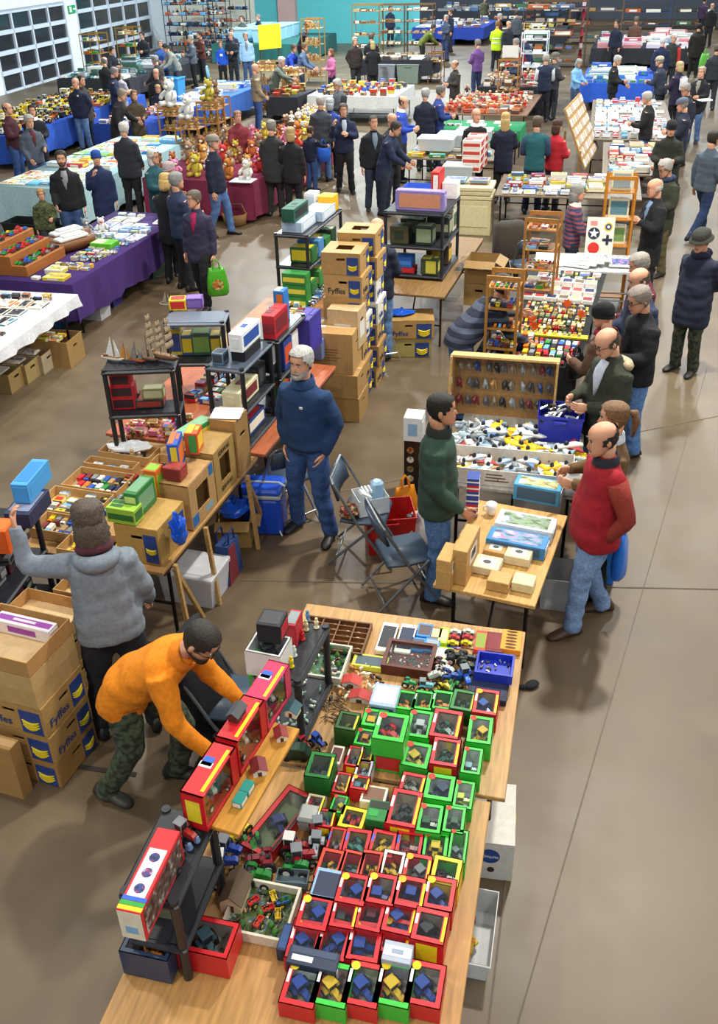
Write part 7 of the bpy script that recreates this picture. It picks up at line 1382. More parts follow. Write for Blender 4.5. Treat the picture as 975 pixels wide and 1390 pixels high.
stall('of blue trays by the second glazed door', 185, 92, 6.0, 2.6, ['box', 'kit', 'car'], 'trays by the second glazed door', 307, ['#6fa0b0', '#4a6a5a', '#b9bcc0', '#8fb0b8', '#3a5a4a', '#efe9d8'], 2.2, None)
stall('of picture frames under the tall dark stands', 545, 78, 1.6, 2.6, ['box', 'mag'], 'frames under the tall dark stands', 308, ['#6b4526', '#4a3a2a', '#b99560', '#8a8d90', '#efe9d8'], 2.2, None)
stall('of small goods in the far right corner aisle', 705, 110, 2.6, 2.0, ['box', 'figure'], 'small goods by the white shelf', 309, ['#6b4526', '#b99560', '#c8302a', '#efe9d8', '#8a8d90'], 2.0)
stall('of brown goods behind the yellow jacket', 728, 40, 4.5, 2.6, ['box', 'lorry', 'kit'], 'brown goods behind the yellow jacket', 310, ['#6b4526', '#4a3a2a', '#b99560', '#c9c4b4', '#e7c81e', '#efe9d8'], 2.4)
stall('of pale comics at the far right', 880, 55, 6.0, 4.0, ['mag', 'kit', 'box'], 'comics at the far right', 311, ['#c98a8a', '#efe9d8', '#b9bcc0', '#8fa8c0', '#c8506a', '#d8d0e0'], 2.4)
stall('of blue trays beside the black sweatered seller', 840, 102, 3.6, 2.0, ['box', 'kit'], 'trays beside the black sweatered seller', 312, ['#2459b8', '#3a7ac8', '#efe9d8', '#b9bcc0', '#4a8a5a'], 2.0, '#2a5ac8')
stall('of laid out goods beyond the green jumper', 620, 32, 4.5, 3.4, ['box', 'kit', 'mag'], 'goods beyond the green jumper', 314, ['#8a5a5a', '#b9a08a', '#6b4526', '#efe9d8', '#3a5a8a', '#8a8d90'], 2.6, '#2a48a8')
stall('along the far wall under dark clothing', 690, 12, 3.5, 8.0, ['box', 'kit'], 'goods along the far wall', 315, ['#4a6a9a', '#6b4526', '#8a8d90', '#efe9d8'], 3.0)
q = P(375, 52, .75); table('long sea green table of stacked white boxes', q, HA, 5.0, 4.0, .745, '#2a6a62'); cloth('sea green cloth over the long table of white boxes', q, HA, 5.0, 4.0, .747, .7, '#2a6a66')
for k in range(8): crate('pale blue storage box in the row on the sea green table', q + HU * (-1.6 + .95 * (k // 2)) + HV * (-1.0 + 1.1 * (k % 2)) + V((0, 0, .01)), HA, .9, .8, .5, '#a9d8ec', 'storage box', 'storage_box', 'pale blue boxes on the sea green table', False, '#bfe4f2', False)
t = thing('yellow_board', 'bright yellow notice board on a stand before the sea green table', 'board', P(369, 92), R_(40)); mb = MB(); mb.box((0, 0, 1.15), (1.1, .04, .9), bev=.01); part('board', mb, mat('#f0e01c'), t)
for sx in (-1, 1): mb = MB(); mb.box((sx * .45, .04, .6), (.05, .05, 1.2)); part('leg', mb, mat('#4a4a46'), t)
# tall stands: dark shelving and pine frames in the far aisles
def tall_stand(label, px, py, w_, d_, H_, n, c, kinds, grp, seed, pal, rz=HA, sc_=2.0, panel=None):
    g = P(px, py); t_, zs = ladder_rack(label, (g.x, g.y, 0), rz, w_, d_, H_, n, c)
    for i, z in enumerate(zs): fill((g.x, g.y), rz, d_ - .08, w_ - .1, z + .009, kinds, 'on the ' + grp, grp, seed + i, pal, sc_, .95)
    return t_
for k, (px, py, w_, H_, n, c) in enumerate([(500, 86, 1.2, 2.2, 5, '#8a6a3a'), (534, 80, 1.1, 2.1, 5, '#6b4a2a'), (570, 80, 1.2, 2.1, 5, '#6b4a2a'), (592, 112, .5, 1.0, 2, '#8a5a2a')]): tall_stand('%s picture and frame stand in the far centre aisle' % ['narrow pine', 'dark brown', 'brown double', 'low chestnut'][k], px, py, w_, .6, H_, n, c, ['box'], 'picture stands of the far centre aisle', 330 + 6 * k, ['#8a6a44', '#c9b89a', '#6b4526', '#efe9d8', '#b99560'])
for k, (px, py) in enumerate([(368, 158), (398, 150), (428, 112)]): tall_stand('tall open pine ladder stand %s' % ['beside the beige sweater', 'leaning with carved toys', 'by the pink cardigan'][k], px, py, .7, .6, [1.5, 1.2, 2.1][k], 4, '#b08a4e', ['figure'], 'open pine ladder stands', 360 + 5 * k, ['#b99560', '#c9a86a', '#8a5a34'])
for k, (px, py, H_) in enumerate([(700, 46, 2.6), (745, 44, 2.8), (750, 90, 2.3), (806, 58, 2.8), (875, 40, 2.9), (945, 40, 2.9)]): tall_stand('tall %s shelving of boxed goods in the far right aisle' % ['black', 'dark steel', 'brown', 'pine slatted', 'blue trimmed', 'grey'][k], px, py, 2.4, .8, H_, 5, ['#23262d', '#2b2e36', '#5a4530', '#8a6a40', '#3a4a7a', '#4a4d54'][k], ['kit', 'box'], '%s far right shelving' % ['black', 'dark steel', 'brown', 'pine slatted', 'blue trimmed', 'grey'][k], 380 + 6 * k, ['#4a6a9a', '#6b4526', '#8a8d90', '#efe9d8', '#c8602a', '#2e6b45', '#b99560'], HA, 2.6)
for k, (px, py) in enumerate([(136, 112), (182, 100)]): tall_stand('yellow wooden stand of boxes by the glazed doors, %s' % ['nearer the first door', 'further along'][k], px, py, .8, .7, 1.7, 4, '#a87c2c', ['box'], 'yellow wooden stands by the doors', 420 + 5 * k, ['#c8602a', '#2459b8', '#e7c81e', '#2e8f3c', '#efe9d8'])
for k, (px, py, H_) in enumerate([(285, 75, 3.0), (312, 66, 3.0), (262, 80, 2.4)]): tall_stand('black wire display wall hung with goods, %s' % ['centre bay', 'far bay', 'near bay'][k], px, py, 2.2, .5, H_, 6, '#20242c', ['box', 'figure'], 'black wire display wall', 440 + 7 * k, ['#1d2228', '#3a4a6a', '#6fb2e0', '#c8602a', '#8a8d90', '#efe9d8', '#2a3a5a'], HA, 2.2)
tall_stand('white metal shelf unit beside the navy jacketed man', 722, 132, .8, .6, 1.9, 5, '#dfe4e8', ['box'], 'white metal shelf unit', 470, ['#f2f2ee', '#b9bcc0', '#8a8d90'])
t = thing('red_pole_banner', 'tall red and white striped pole banner in the far aisle', 'banner', P(786, 90)); mb = MB(); mb.tube([(0, 0, 0), (0, 0, 2.4)], .05, 8); part('pole', mb, mat('#a83a44'), t)
for k in range(6): mb = MB(); mb.tube([(0, 0, .3 + .36 * k), (0, 0, .46 + .36 * k)], .07, 10); part('stripe', mb, mat('#d8c0c4' if k % 2 else '#c22a38'), t)
# crates under the far stalls
for k, (px, py, c, n_) in enumerate([(524, 112, '#8a8f94', 'grey'), (560, 100, '#9aa08a', 'sage'), (556, 112, '#7c8a7c', 'olive grey'), (608, 60, '#2448b8', 'royal blue'), (622, 52, '#2a4fc0', 'deep blue'), (234, 132, '#3a9ae0', 'sky blue')]): crate('%s plastic storage crate under the far stalls' % n_, P(px, py), HA, .8, .6, .6, c, 'crate', 'plastic_crate', None, False, c)
# ------------------------------------------------------------------ hall walls and glazed doors
wa, wb = V((-12.2, 35.2, 0)), V((-8.7, 53.2, 0)); wdv = (wb - wa).normalized(); wlen = (wb - wa).length; wn = V((wdv.y, -wdv.x, 0)); wang = math.atan2(wdv.y, wdv.x)
WM = mat('#eef4fa', 'paper'); BLUE = mat('#9fd0f4', 'paper')
def wpos(s_, off, z): q = wa + wdv * s_ + wn * off; return V((q.x, q.y, z))
DOORS = [(.1, 5.7, 2.55), (6.75, 14.6, 2.9)]
mb = MB()
def wb_(s0, s1, z0, z1, th=.3, off=-.15): mb.box(wpos((s0 + s1) / 2, off, (z0 + z1) / 2), (s1 - s0, th, z1 - z0), wang)
wb_(-14, DOORS[0][0], 0, 7); wb_(DOORS[0][1], DOORS[1][0], 0, 7); wb_(DOORS[1][1], 33, 0, 7)
for a, b, h_ in DOORS: wb_(a, b, h_, 7)
struct('wall_left', mb, WM)
mb = MB(); wb_(-14, 18.2, 4.9, 7.0, .04, .025); struct('trim_6', mb, BLUE)
mb = MB(); wb_(-9, -.9, 1.2, 2.6, .05, .03); struct('trim_7', mb, mat('#b4dcf6', 'paper'))
for di, (a, b, h_) in enumerate(DOORS):
    dr = thing('door_%d' % (di + 1), 'd', 'door'); del dr['label']; del dr['category']; dr['kind'] = 'structure'
    nc, nr = 4 + di, 4; cw = (b - a) / nc; rh = h_ / nr
    mb = MB()
    for i in range(nc + 1): mb.box(wpos(a + cw * i, -.05, h_ / 2), (.10, .10, h_), wang)
    for j in range(nr + 1): mb.box(wpos((a + b) / 2, -.05, rh * j), (b - a, .10, .14), wang)
    part('door_frame', mb, mat('#d4dfea', 'paper'), dr)
    for i in range(nc):
        for j in range(nr): mb = MB(); mb.box(wpos(a + cw * (i + .5), -.09, rh * (j + .5)), (cw - .1, .02, rh - .14), wang); part('pane', mb, mat('#2c3036', 'gloss', .12), dr)
mb = MB(); mb.box(wpos(6.25, .03, 2.3), (.6, .04, .28), wang); sg = solid('exit_sign', mb, mat('#1fa85a', 'gloss'), 'small green emergency exit sign on the wall between the doors', 'sign'); 
mb = MB(); mb.box(wpos(6.1, .055, 2.3), (.2, .01, .2), wang); mb.box(wpos(6.42, .055, 2.3), (.22, .01, .06), wang); o = part('pictogram', mb, mat('#e6f4ec', 'gloss'), sg)
# far wall
bw = wpos(18.2, 0, 0); mb = MB(); q = bw + HV * 30 + HU * 14; mb.box((q.x, q.y, 3.5), (60, .3, 7), HA); struct('wall_back', mb, mat('#4a4f58', 'paper'))
mb = MB(); q = bw + HV * 2.2 - HU * .25; mb.box((q.x, q.y, 3.2), (4.4, .08, 6.4), HA); struct('trim_8', mb, mat('#e9e6d2', 'paper')); mb = MB(); q = bw + HV * 2.2 - HU * .3; mb.box((q.x, q.y, 5.0), (4.4, .08, 4.2), HA); struct('trim_9', mb, mat('#7fbdf0', 'paper'))
mb = MB(); q = bw + HV * 8.6 - HU * .25; mb.box((q.x, q.y, 3.2), (8.4, .08, 6.4), HA); struct('trim_10', mb, mat('#5fc4c8', 'paper')); mb = MB(); q = bw + HV * 6.2 - HU * .4; mb.box((q.x, q.y, 3.2), (.9, .5, 6.4), HA); struct('trim_11', mb, mat('#c9a8a0', 'paper'))
mb = MB(); mb.box((40, 45, 3.5), (.3, 90, 7), HA); struct('wall_right', mb, mat('#7a8088', 'paper'))
# ------------------------------------------------------------------ the crowd
J = dict
def p(label, head, face, **k): return person(label, head=head, face=face, **k)
# --- nearest figures
GB, HB = person('person in a dark blue zip neck sweater and jeans, hands in pockets, grey hair', foot=(424, 724), face=-28, h=1.80, top='#1d3b66', topkind='knit', topname='sweater', legs='#33548c', legname='jeans', hair='#b9b8b6', arms=(((.30, .16, -.95), (-.30, -.36, -.88), .3), ((.30, .16, -.95), (-.30, -.36, -.88), .3)), hem=-.05, stance='wide', near=True, fat=1.08, extras=[('beard', '#b9b5b0'), ('collar', '#1d3b66'), ('patch', '#c9d0d8', .06, .36, .03)])
GR, HR = person('person in a red padded gilet over a rust jumper and pale jeans', foot=(795, 845), face=-82, h=1.75, top='#9c1424', topname='gilet', shirt='#8e3228', legs='#7c9ac6', legname='jeans', hair='#2c231c', style='bald', arms=('pocket', 'pocket'), stance='step', near=True, fat=1.22, hp=10, shoe='#4a3426', extras=[('collar', '#20242e')])
person('person in a dark green bomber jacket and jeans turned towards the spares stall', foot=(590, 805), face=82, h=1.78, top='#2b4438', legs='#5479ac', legname='jeans', hair='#17140f', style='buzz', arms=('down', 'hold'), stance='stand', near=True, fat=1.1, hy=8, skin='#c98f70', extras=[('collar', '#1d2420'), ('patch', '#d8a0b0', -.08, .32, .035)])
person('person with straggly dark hair in a grey hooded sweatshirt reaching up to a shelf', foot=(178, 985), face=200, h=1.74, top='#7d8894', topname='hoodie', legs='#20222a', hair='#564b42', style='wild', arms=(((.70, -.45, -.12), (.05, -.28, .96), .75), ((.25, .0, -.95), (.1, -.55, -.75), .5)), stance='wide', near=True, fat=1.2, hp=8, hem=-.12, lean=8, extras=[('hood', '#7d8894'), ('scarf', '#5a2b38')])
person('person in a bright orange fleece and camouflage trousers bending to a box on the plank', foot=(200, 1068), face=72, h=1.76, top='#ea8a12', topname='fleece', legs='#3f4a38', legkind='camo', hair='#2c2722', style='buzz', arms=((( .1, -.35, -.9), (-.1, -.75, -.6), .6), ((.15, -.30, -.92), (-.1, -.65, -.7), .6)), stance='lunge', lean=52, hp=10, near=True, fat=1.1, shoe='#3a3a36', extras=['glasses', ('beard', '#3a2f28'), ('collar', '#e07f0e')])
person('person in an olive parka with fur trimmed hood and glasses looking into his hands', head=(814, 447), face=-70, h=1.78, top='#2f3428', topname='coat', hem=-.30, legs='#5f86bb', legname='jeans', hair='#4a4038', style='bald', arms=('fwd', 'fwd'), stance='stand', near=True, fat=1.15, hp=22, extras=['glasses', ('hood', '#b9a888', 1), ('shirtfront', '#c9d4e4')])
person('person with a fair ponytail in a brown coat behind the red gilet', head=(836, 546), face=-95, h=1.68, top='#6b5230', topname='coat', hem=-.34, legs='#17181c', hair='#7a5a3a', style='pony', arms=('fwd', 'fwd'), near=True, extras=[('collar', '#c9d2e0')], shoe='#141414')
person('person in a black beanie and brown coat with a red scarf', head=(818, 411), face=-135, h=1.64, top='#5a4030', topname='coat', hem=-.4, legs='#1a1a1e', hair='#141417', style='beanie', arms=('fwd', 'down'), near=True, hp=12, extras=[('scarf', '#9a2430')])
person('person with grey brown hair and glasses in a black leather jacket', head=(858, 391), face=-75, h=1.77, top='#17191f', legs='#5f8ac4', legname='jeans', hair='#8a8078', arms=('fwd', 'down'), near=True, extras=['glasses'], hp=18, fat=1.1)
person('person bald on top in a navy blue jacket behind the black leather jacket', head=(866, 364), face=-80, h=1.76, top='#23324c', legs='#1f2228', hair='#5a534c', style='bald', arms=('down', 'fwd'), near=True, hp=15, fat=1.12)
person('person in a maroon jacket with grey hair beside the navy jacket', head=(866, 344), face=-85, h=1.74, top='#5c1e34', legs='#23242a', hair='#9a948c', arms=('fwd', 'down'), hp=15, fat=1.1)
person('person in a dark bucket hat and navy quilted coat, hands behind the back', foot=(926, 505), face=-50, h=1.74, top='#20263c', topname='coat', hem=-.32, legs='#3d4436', legkind='camo', hair='#34352f', style='bucket', arms=('back', 'back'), near=True, fat=1.15, hp=14, extras=[('scarf', '#1c2136')])
person('person in a navy hooded sweatshirt and jeans facing the far stalls', head=(512, 295), face=165, h=1.76, top='#1b2438', topname='hoodie', legs='#5f82b2', legname='jeans', hair='#8a6a58', style='none', arms=('fwd', 'fwd'), near=True, fat=1.12, extras=[('hood', '#1b2438')])
person('person in a navy striped sweater and jeans reaching over the car table', head=(712, 374), face=110, h=1.76, top=stripe_mat('#23283a', '#4a5468', 3.2), topname='sweater', legs='#3f6cb0', legname='jeans', hair='#3a2f28', arms=('reach', 'table'), lean=52, near=True, hp=-10, fat=1.12)
person('person in a patterned knitted cardigan with grey hair seated behind the print table', head=(785, 250), face=85, h=1.60, top=stripe_mat('#2d3a5a', '#8a4450', 5), topname='cardigan', legs='#20283c', hair='#8a8884', style='bob', arms=('lap', 'lap'), near=True, extras=[('collar', '#e0dcd4')])
person('person with white hair in a black overcoat, hands clasped, by the print table', head=(889, 242), face=-80, h=1.74, top='#17181d', topname='coat', hem=-.36, legs='#1c1d22', hair='#d9d6d0', style='bald', arms=('chest', 'chest'), near=True, hp=10, extras=[('shirtfront', '#7f9ac0')])
person('person with grey hair and glasses in an olive waxed jacket behind the black overcoat', head=(902, 217), face=-65, h=1.74, top='#35382a', topname='coat', hem=-.3, legs='#5a5236', hair='#a9a6a0', arms=('fwd', 'down'), near=True, hp=20, extras=['glasses', ('scarf', '#2a3a5a')])
person('person striding away in a grey blue jacket and jeans by the right edge', foot=(946, 322), face=125, h=1.76, top='#4d5a68', legs='#24375c', legname='jeans', hair='#2c261f', arms=('down', 'hold'), stance='stride', near=True)
person('person in a black beanie and dark olive padded jacket facing the aisle', head=(913, 163), face=-18, h=1.74, top='#2a2d25', topname='coat', hem=-.24, legs='#1f2126', hair='#1c1c20', style='beanie', arms=('fwd', 'fwd'), near=True, hp=14, fat=1.15)
person('person in a purple jacket over a crimson top walking with a green carrier bag', head=(262, 258), face=-22, h=1.66, top='#33304c', topname='coat', hem=-.24, legs='#15161b', hair='#6a5c50', style='short', arms=('down', 'down'), stance='step', near=True, hy=-25, extras=[('shirtfront', '#a01e54')])
bag('green printed carrier bag held by the person in the purple jacket', (*P(297, 399, .28)[:2], .26), .2, .30, .14, .40, '#4aa824', print_='#e0762a')
bag('bright blue carrier bag held behind the red gilet', (*P(839, 775, .32)[:2], .30), 1.2, .30, .12, .40, '#1f74dc')
bag('black leather handbag on the arm of the brown coat', (*P(781, 498, .80)[:2], .68), .6, .26, .12, .26, '#17181c', 'handbag')
FIG = [
 # label, head px, face, options
 ('person in a maroon sweater and jeans at the left edge', (8, 139), 80, J(top='#451a28', topname='sweater', legs='#2d4a82', legname='jeans', hair='#4a3f38', style='bald', arms=('fwd', 'fwd'))),
 ('person with dark bobbed hair in a black jacket with a white collar', (42, 142), 20, J(top='#1a1c22', legs='#1a1b20', hair='#1d1714', style='bob', arms=('fwd', 'fwd'), h=1.66, extras=[('collar', '#e8e8e8')])),
 ('person with grey hair in a slate jacket open over maroon', (64, 156), 45, J(top='#4a5260', legs='#3a4c74', legname='jeans', hair='#a9a6a2', arms=('fwd', 'hold'), extras=[('shirtfront', '#5a1c2a')], hp=12)),
 ('bearded person in a black jacket beside the child in camouflage', (81, 204), 15, J(top='#17191f', legs='#3a5484', legname='jeans', hair='#2a2420', extras=[('beard', '#4a3a30'), ('shirtfront', '#8a8d90')], arms=('down', 'hold'))),
 ('fair haired child in a camouflage jacket', (54, 256), 25, J(h=1.22, top='#4d5232', topkind='camo', legs='#2f3440', hair='#b58f5a', arms=('fwd', 'down'))),
 ('person in a blue knitted hat and navy coat, hand to the mouth', (129, 204), 20, J(h=1.62, top='#1d2c52', topname='coat', hem=-.36, legs='#1c1d24', hair='#234a9c', style='beanie', arms=('down', 'mouth'))),
 ('bald person in a navy jacket with white shoulder flash and jeans', (101, 105), -15, J(top='#182038', legs='#5f7faa', legname='jeans', hair='#c9a28c', style='none', arms=('pocket', 'pocket'), extras=[('patch', '#e6e9f0', .09, .4, .05)], fat=1.1)),
 ('person in a long dark coat hidden behind the bald person', (109, 102), 60, J(top='#3a332e', topname='coat', hem=-.3, legs='#2a3a5a', hair='#3a2f28')),
 ('person with grey brown hair in a black coat bending to the book stall', (167, 121), 85, J(top='#1f2023', topname='coat', hem=-.3, legs='#23252a', hair='#8a7c6a', arms=('table', 'down'), lean=18, hp=10)),
 ('person with long brown hair in a pale grey padded coat', (146, 92), 150, J(h=1.66, top='#a6a4ae', topname='coat', hem=-.25, legs='#2d4a8a', hair='#4a3426', style='long', arms=('fwd', 'fwd'))),
 ('person in a navy jacket beside the pale grey coat', (156, 91), 100, J(top='#1a2440', legs='#2a2c34', hair='#8a8580', arms=('fwd', 'fwd'), hp=15)),
 ('person in a black jacket with thin hair looking into the pine stand', (140, 77), 170, J(top='#17181c', legs='#1d1e24', hair='#7a726a', style='bald', arms=('table', 'table'))),
 ('person with white hair seen from behind in a dark grey jacket', (167, 165), 172, J(top='#2a2c35', hem=-.2, legs='#1c1d22', hair='#d6d2ca', arms=('fwd', 'hold'), fat=1.2)),
 ('fair haired child in a navy top holding a paper', (197, 120), 5, J(h=1.4, top='#1c2136', legs='#23283a', hair='#a8895a', style='bob', arms=('fwd', 'fwd'), hp=10)),
 ('person with brown hair in an olive brown coat by the fair child', (181, 122), 30, J(h=1.6, top='#4a3f30', topname='coat', hem=-.3, legs='#23242a', hair='#7a5a3c', style='bob', arms=('fwd', 'fwd'))),
 ('person with brown hair in a black jumper behind the fair child', (205, 104), -50, J(top='#1e2026', legs='#1f2127', hair='#4a3a2c', arms=('fwd', 'fwd'), hp=12)),
 ('balding person in a dark suit behind the book stall', (211, 93), 0, J(top='#1d1d22', legs='#1d1d22', hair='#3a2f2a', style='bald', arms=('down', 'down'))),
 ('person with grey hair in a dark brown jacket leaning left', (209, 75), -110, J(top='#2c2824', legs='#22232a', hair='#8f8a84', arms=('table', 'down'), lean=12)),
 ('person with black hair in a pale stone jacket leaning over a tray', (222, 60), -60, J(top='#8f9088', legs='#3a3c40', hair='#17150f', arms=('table', 'table'), lean=28, hp=10)),
 ('person in dark clothing behind the yellow stand', (192, 43), -20, J(top='#1d2028', legs='#20222a', hair='#1d1914', arms=('fwd', 'fwd'))),
 ('person in a blue and white top behind the stone jacket', (205, 54), 10, J(top='#3a62a8', legs='#23283a', hair='#8a8078', arms=('fwd', 'fwd'))),
 ('dark haired person crouching behind the yellow stand', (152, 64), 60, J(h=1.6, top='#23252d', legs='#23252d', hair='#171310', arms=('fwd', 'fwd'), lean=15)),
 ('grey haired person in a slate sweater and black trousers facing the lit display', (258, 47), -75, J(top='#56606c', topname='sweater', legs='#17181c', hair='#a5a29c', arms=('fwd', 'fwd'), fat=1.12)),
 ('person in a rust brown top by the lit display', (250, 42), -60, J(top='#5a2c22', legs='#23252a', hair='#3a2a20', arms=('fwd', 'fwd'))),
 ('child in a bright blue hooded top with white print', (299, 56), 5, J(h=1.46, top='#1f56c8', topname='hoodie', legs='#17181c', hair='#6a5038', arms=('down', 'hold'), extras=[('patch', '#dfe8f4', 0, .28, .12)])),
 ('person in a navy sweater behind the child in blue', (314, 38), 20, J(top='#182244', topname='sweater', legs='#2a3a62', hair='#4a3c30', arms=('hold', 'down'))),
 ('person with grey hair in a dark jacket beside the child in blue', (303, 44), -10, J(top='#23262e', legs='#23262e', hair='#a8a49c', arms=('fwd', 'fwd'))),
 ('person in a pale blue and white tracksuit top and jeans', (333, 44), 10, J(top='#9cc2ea', legs='#3d5682', legname='jeans', hair='#8a847c', arms=('down', 'down'), extras=[('shirtfront', '#7a7c80')], fat=1.15)),
 ('person with cap of grey hair in a navy coat in front of the display wall', (350, 19), -60, J(top='#1b2848', topname='coat', hem=-.25, legs='#1f2a4a', hair='#8a847c', arms=('fwd', 'fwd'))),
 ('person in a grey green top by the display wall', (328, 21), -30, J(top='#4f5a54', legs='#2c3a5a', hair='#5a4a3c', arms=('fwd', 'fwd'))),
 ('person in a dark maroon top with back turned at the turquoise wall', (374, -8), 175, J(top='#5a1a28', topname='sweater', legs='#1d1e24', hair='#3a2a22', arms=('down', 'down'))),
 ('person in a black jacket stretching an arm over the sea green table', (417, 34), 85, J(top='#1a1b20', legs='#23242a', hair='#a5a39e', arms=('table', 'reach'), lean=25)),
 ('person in a bright blue sweater leaning over the tools', (400, 60), 60, J(top='#1f40a8', topname='sweater', legs='#2a3a5a', hair='#4a3a30', arms=('table', 'table'), lean=25)),
 ('person in a blue grey jacket beside the bright blue sweater', (414, 58), 80, J(top='#4f6282', legs='#2a3a5a', hair='#6a4a30', arms=('table', 'table'), lean=15)),
 ('person with white hair in a sage grey jacket reaching right', (398, 77), 75, J(top='#5a6458', legs='#3a3c34', hair='#d6d4ce', arms=('table', 'reach'), lean=25)),
 ('person in a pink cardigan by the tall pine stand', (449, 66), -60, J(h=1.56, top='#b8648e', topname='cardigan', legs='#23283a', hair='#7a4a30', style='bob', arms=('fwd', 'fwd'))),
 ('person with grey hair in a dark brown jacket by the frames', (482, 50), 25, J(top='#2c2220', legs='#2a2a2e', hair='#b9b5ac', arms=('pocket', 'pocket'), fat=1.15)),
 ('person in a black jacket looking at the frames', (504, 45), 170, J(top='#1e2028', legs='#23252d', hair='#5a524a', arms=('fwd', 'fwd'))),
 ('fair haired person in a black coat with back turned by the frames', (506, 56), 185, J(h=1.62, top='#16171b', topname='coat', hem=-.3, legs='#1b1c20', hair='#b39a62', style='bob', arms=('fwd', 'fwd'))),
 ('bald person in a beige sweater by the open pine stand', (346, 86), 110, J(top='#8f7f68', topname='sweater', legs='#34508a', legname='jeans', hair='#8a6a58', style='none', arms=('down', 'hold'), fat=1.15)),
 ('person with glasses and grey hair in a grey gilet facing left', (447, 107), -60, J(top='#5d626a', topname='gilet', shirt='#23262c', legs='#23262c', hair='#b0aba2', arms=('fwd', 'fwd'), hp=14, extras=['glasses'])),
 ('grey haired person seen from behind in a charcoal jacket and pale jeans', (418, 129), 168, J(top='#3b3f49', legs='#5a7cae', legname='jeans', hair='#b5b1a8', arms=('fwd', 'down'), fat=1.2)),
 ('person with grey hair in a royal blue jacket with back turned', (443, 134), 160, J(h=1.64, top='#24408c', legs='#23252d', hair='#a9b0b4', style='bob', arms=('fwd', 'fwd'))),
 ('child in a navy hooded top and jeans reaching out an arm', (421, 171), 140, J(h=1.28, top='#1d2540', topname='hoodie', legs='#38588e', legname='jeans', hair='#4a3424', arms=('down', 'reach'))),
 ('person in a navy jacket holding a telephone with the other hand on the chest', (466, 140), 5, J(top='#1b2442', legs='#1b1d24', hair='#4a3c30', arms=('chest', 'phone'), stance='step', fat=1.05, extras=[('shirtfront', '#b9c4d4')])),
 ('person in a black jacket with pale shirt beside the telephone caller', (507, 156), 12, J(top='#1a1d24', legs='#2b3648', hair='#4a423a', style='buzz', arms=('down', 'down'), stance='stand', extras=[('shirtfront', '#7f8ea0')], fat=1.1)),
 ('bald person half hidden behind the navy coat', (531, 153), 40, J(top='#23262e', legs='#23262e', hair='#8a6a5a', style='none')),
 ('person in a navy coat bending towards the blue tray', (541, 165), 70, J(top='#1c2746', topname='coat', hem=-.3, legs='#1c2436', hair='#3a2f28', arms=('table', 'table'), lean=16, hp=15)),
 ('person in a royal blue sweater over a white collar', (549, 130), 75, J(top='#2748b0', topname='sweater', legs='#23252d', hair='#5a4a40', style='bald', arms=('fwd', 'fwd'), hp=10, extras=[('collar', '#e0e4ee')])),
 ('grey haired person in a dark navy jacket with back turned at the green table', (578, 119), 160, J(top='#161d30', legs='#1b1e28', hair='#a9a7a2', arms=('fwd', 'fwd'), fat=1.2)),
 ('person with dark grey hair in a blue jacket beside the navy jacket', (600, 116), 95, J(top='#24397a', legs='#1f222c', hair='#6a6660', arms=('fwd', 'fwd'), hp=10)),
 ('person in a moss green sweater stooping at the frame stand', (590, 33), 100, J(top='#5a6420', topname='sweater', legs='#23241f', hair='#3a332a', arms=('table', 'table'), lean=45)),
 ('grey haired person in a slate jacket in the far aisle', (606, 20), -60, J(top='#3a4456', legs='#2a3a5a', hair='#a8a39a', arms=('fwd', 'fwd'))),
 ('person in a navy jacket behind the slate jacket', (612, 12), -80, J(top='#1f2740', legs='#23252d', hair='#6a4a3a')),
 ('person in a dark brown coat holding a blue bag in the aisle', (622, 81), -65, J(h=1.62, top='#332c27', topname='coat', hem=-.3, legs='#2f2f28', hair='#4a3a30', style='bald', arms=('fwd', 'fwd'))),
 ('person in a purple fleece and jeans in the aisle', (649, 53), -150, J(top='#6a4482', topname='fleece', legs='#2a3658', legname='jeans', hair='#7a726a', arms=('fwd', 'fwd'))),
 ('person in a fluorescent yellow high visibility jacket', (676, 28), 165, J(top='#c8f01c', hem=-.22, legs='#1d2028', hair='#8a6a3a', arms=('fwd', 'fwd'), extras=[('band', '#d8dcd8', .05), ('band', '#d8dcd8', .2)], fat=1.1)),
 ('person in an olive shirt and jeans at the top of the aisle', (659, -6), 20, J(top='#4d4c36', topname='shirt', legs='#3a5684', legname='jeans', hair='#4a3c30', arms=('hold', 'down'))),
 ('bald person in a dark grey top beside the yellow jacket', (689, 28), 30, J(top='#2a2c34', legs='#2a2c34', hair='#8a6a58', style='none')),
 ('grey haired person in dark clothes behind the yellow jacket', (679, 18), 60, J(top='#5a2a30', legs='#23252d', hair='#b0aaa2')),
 ('person in a grey jacket with back turned behind the yellow jacket', (702, 14), 180, J(top='#4f565a', legs='#23262e', hair='#3a342c', fat=1.1)),
 ('grey haired person in a bright red jacket bending left', (700, 52), -80, J(top='#b41c24', legs='#23252d', hair='#8f8a84', arms=('table', 'table'), lean=25)),
 ('person in a navy jacket behind the red jacket', (711, 46), -120, J(top='#1d2a4a', legs='#23252d', hair='#1f1b17', arms=('table', 'table'), lean=20)),
 ('grey haired person with glasses in a slate navy jacket facing left', (702, 64), -70, J(top='#27344c', legs='#1f232e', hair='#a9a5a0', arms=('fwd', 'fwd'), extras=['glasses'])),
 ('person in a navy gilet and white shirt with back turned', (742, 73), 175, J(top='#1d2640', topname='gilet', shirt='#c9d2dc', legs='#1c1f28', hair='#a9a49c', arms=('fwd', 'fwd'))),
 ('person in a grey flat cap beside the navy gilet', (755, 71), 120, J(top='#3a3c40', legs='#23252d', hair='#6a6660', style='flatcap', arms=('fwd', 'fwd'))),
